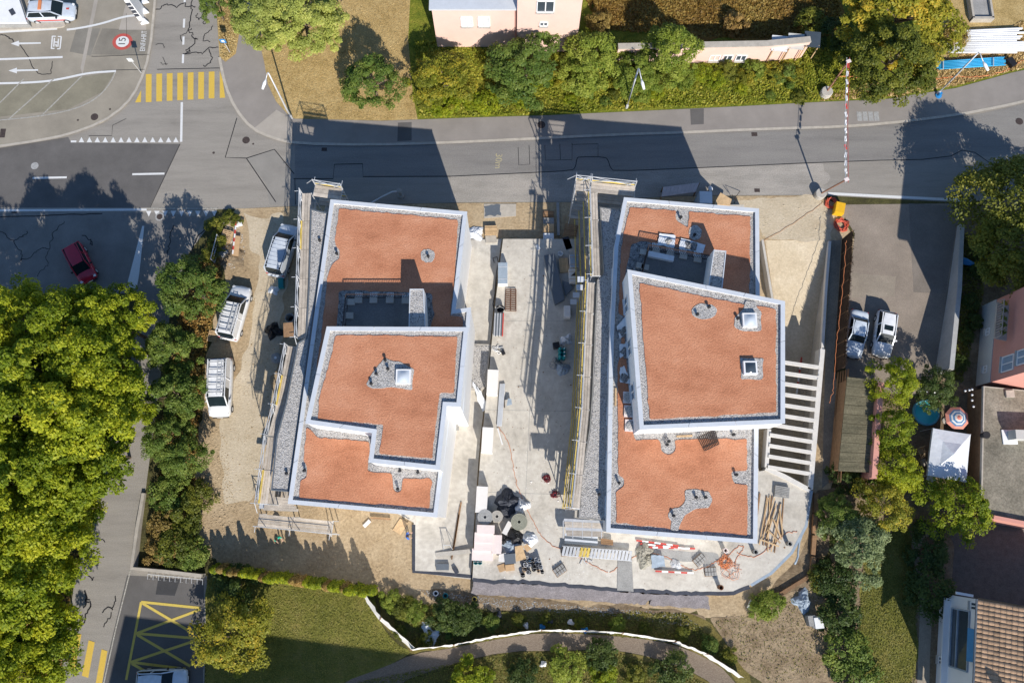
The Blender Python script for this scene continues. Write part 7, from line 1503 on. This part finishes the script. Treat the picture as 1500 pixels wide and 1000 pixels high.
# ================================================================ PEOPLE
def person(px, py, rz_, label, top_c, trouser_c, pose):
    c_ = W(px, py, 1.0); t = thing('person', label, 'person', (0, 0, 0))
    J = {'pel': (0, 0, .92, .15), 'bel': (.02, 0, 1.1, .14), 'che': (.05 * pose, 0, 1.32, .165), 'nec': (.08 * pose, 0, 1.5, .06), 'hb': (.1 * pose, 0, 1.58, .075), 'hd': (.12 * pose, 0, 1.68, .1), 'ht': (.12 * pose, 0, 1.76, .07)}
    E_ = [('pel', 'bel'), ('bel', 'che'), ('che', 'nec'), ('nec', 'hb'), ('hb', 'hd'), ('hd', 'ht')]
    for s_, n_ in ((1, 'l'), (-1, 'r')):
        J.update({n_ + 'sh': (.05 * pose, .19 * s_, 1.42, .075), n_ + 'el': (.12, .27 * s_, 1.16, .05), n_ + 'wr': (.33 if s_ > 0 else .24, .22 * s_, 1.0, .035), n_ + 'ha': (.41 if s_ > 0 else .31, .2 * s_, .98, .04), n_ + 'hi': (0, .1 * s_, .88, .11), n_ + 'kn': (.06 + .06 * s_, .11 * s_, .48, .07), n_ + 'an': (-.02 + .1 * s_, .11 * s_, .09, .045), n_ + 'to': (.14 + .1 * s_, .12 * s_, .04, .045)})
        E_ += [('che', n_ + 'sh'), (n_ + 'sh', n_ + 'el'), (n_ + 'el', n_ + 'wr'), (n_ + 'wr', n_ + 'ha'), ('pel', n_ + 'hi'), (n_ + 'hi', n_ + 'kn'), (n_ + 'kn', n_ + 'an'), (n_ + 'an', n_ + 'to')]
        for k in range(5):
            f = (k - 2) * .018; L_ = (.05, .085, .095, .088, .07)[k]; hx, hy = J[n_ + 'ha'][0], J[n_ + 'ha'][1]
            J[n_ + 'f%d' % k] = (hx + .03 + L_ * .5, hy + f - (.03 * s_ if k == 0 else 0), .97, .011); J[n_ + 'g%d' % k] = (hx + .03 + L_ * .8, hy + f - (.04 * s_ if k == 0 else 0), .93, .009)
            E_ += [(n_ + 'ha', n_ + 'f%d' % k), (n_ + 'f%d' % k, n_ + 'g%d' % k)]
    ks = list(J); me = bpy.data.meshes.new('body'); me.from_pydata([J[k][:3] for k in ks], [(ks.index(a_), ks.index(b_)) for a_, b_ in E_], []); o = bpy.data.objects.new('body', me); col.objects.link(o)
    md = o.modifiers.new('s', 'SKIN'); sv = me.skin_vertices[0].data
    for i, k in enumerate(ks): sv[i].radius = (J[k][3], J[k][3]); sv[i].use_root = (k == 'pel')
    o.modifiers.new('d', 'SUBSURF').levels = 1
    dg = bpy.context.evaluated_depsgraph_get(); m2 = bpy.data.meshes.new_from_object(o.evaluated_get(dg)); bpy.data.objects.remove(o)
    skin = MATS.get('skin') or mat('skin', (.5, .3, .22), .6, .05); sh = mat('shirt_' + label[:6], top_c, .85, .12, 6); tr = mat('trousers_' + label[:6], trouser_c, .85, .12, 6); bt = MATS.get('boots') or mat('boots', (.06, .045, .035), .7, .1)
    for m in (sh, tr, skin, bt): m2.materials.append(m)
    for p in m2.polygons:
        z, y = p.center.z, abs(p.center.y)
        p.material_index = 3 if z < .13 else (1 if z < .95 and not (y > .17 and p.center.x > .17) else (2 if z > 1.5 or (p.center.x > .2 and y > .12 and z < 1.12) else 0)); p.use_smooth = True
    o = link_mesh('body', m2, None, t)
    hx = J['hd'][0]; MB().lathe([(.115, 1.7), (.118, 1.74), (.1, 1.8), (.05, 1.83)], 14, (hx - .02, 0, 0)).build('hair', mat('hair_' + label[:6], (.05, .03, .02), .8), t, True)
    MB().path([(hx + .09, 0, 1.71), (hx + .125, 0, 1.665), (hx + .1, 0, 1.65)], [.012, .02, .012], 6).build('nose', skin, t)
    for s_ in (-1, 1): MB().lathe([(.012, 0), (.012, .01)], 8, (hx + .095, .035 * s_, 1.69)).build('eye', m_black, t); MB().box((hx - .0, .105 * s_, 1.68), (.035, .02, .06)).build('ear', skin, t)
    MB().box((hx + .095, 0, 1.615), (.012, .05, .012)).build('mouth', m_redplast, t)
    return put(t, (c_.x, c_.y, .02), rz_)
person(407, 787, -1.0, 'person in a green shirt walking on the bare earth below the scaffold', (.01, .42, .27), (.28, .33, .3), 1.6)
person(596, 785, .2, 'person in blue work clothes standing at the corner of the walkway', (.03, .17, .62), (.02, .1, .36), 1.4)
# stones and clods scattered over the bare earth
def clods(name, polypx, n, m, smin, smax, seed, z=.02):
    g = random.Random(seed); poly = WP(polypx); xs = [p.x for p in poly]; ys = [p.y for p in poly]; mb = MB(); k = 0
    while k < n:
        x, y = g.uniform(min(xs), max(xs)), g.uniform(min(ys), max(ys)); c = False
        for i in range(len(poly)):
            a_, b_ = poly[i], poly[i - 1]
            if (a_.y > y) != (b_.y > y) and x < (b_.x - a_.x) * (y - a_.y) / (b_.y - a_.y) + a_.x: c = not c
        if not c: continue
        s_ = g.uniform(smin, smax) * (2 if g.random() < .05 else 1); mb.add([(x + s_ * g.uniform(.6, 1), y, z), (x, y + s_ * g.uniform(.6, 1), z), (x - s_, y, z), (x, y - s_ * g.uniform(.6, 1), z), (x + g.gauss(0, s_ * .3), y, z + s_ * .45)], [(0, 1, 4), (1, 2, 4), (2, 3, 4), (3, 0, 4)]); k += 1
    o = mb.build(name, m, None, centre=False); o['kind'] = 'stuff'; o['label'] = name.replace('_', ' ') + ' scattered over the bare earth'; o['category'] = 'rubble'
clods('earth_clods', [(335, 330), (430, 305), (425, 420), (395, 620), (375, 740), (600, 770), (605, 860), (330, 830), (290, 800), (300, 600), (330, 450)], 2200, m_dirt, .02, .055, 1)
clods('stones', [(300, 600), (330, 640), (350, 760), (330, 820), (292, 790), (288, 700)], 700, m_dirt, .03, .09, 2)
clods('slope_stones', [(1040, 905), (1130, 890), (1195, 870), (1220, 930), (1180, 980), (1090, 960)], 800, m_dirt, .02, .06, 3)
clods('haul_road_stones', [(1070, 295), (1195, 292), (1222, 312), (1214, 350), (1120, 350)], 500, m_sand, .03, .08, 4)
clods('trench_stones', [(610, 862), (690, 872), (860, 888), (1000, 898), (1030, 920), (900, 903), (760, 892), (640, 882)], 900, m_concdk, .03, .07, 5)
clods('deck_offcuts', [(740, 700), (835, 560), (838, 740), (800, 790), (905, 830), (900, 855), (700, 842), (700, 700)], 200, m_card, .02, .06, 7, ZR + .003)
clods('deck_debris', [(740, 360), (835, 360), (838, 740), (820, 800), (1060, 830), (1150, 760), (1160, 800), (1070, 860), (700, 842), (715, 560)], 420, m_brownwood, .015, .05, 8, ZR + .003)
clods('rubbish_bits', [(325, 325), (352, 322), (360, 380), (340, 395), (322, 380)], 260, m_kerb, .04, .12, 6)
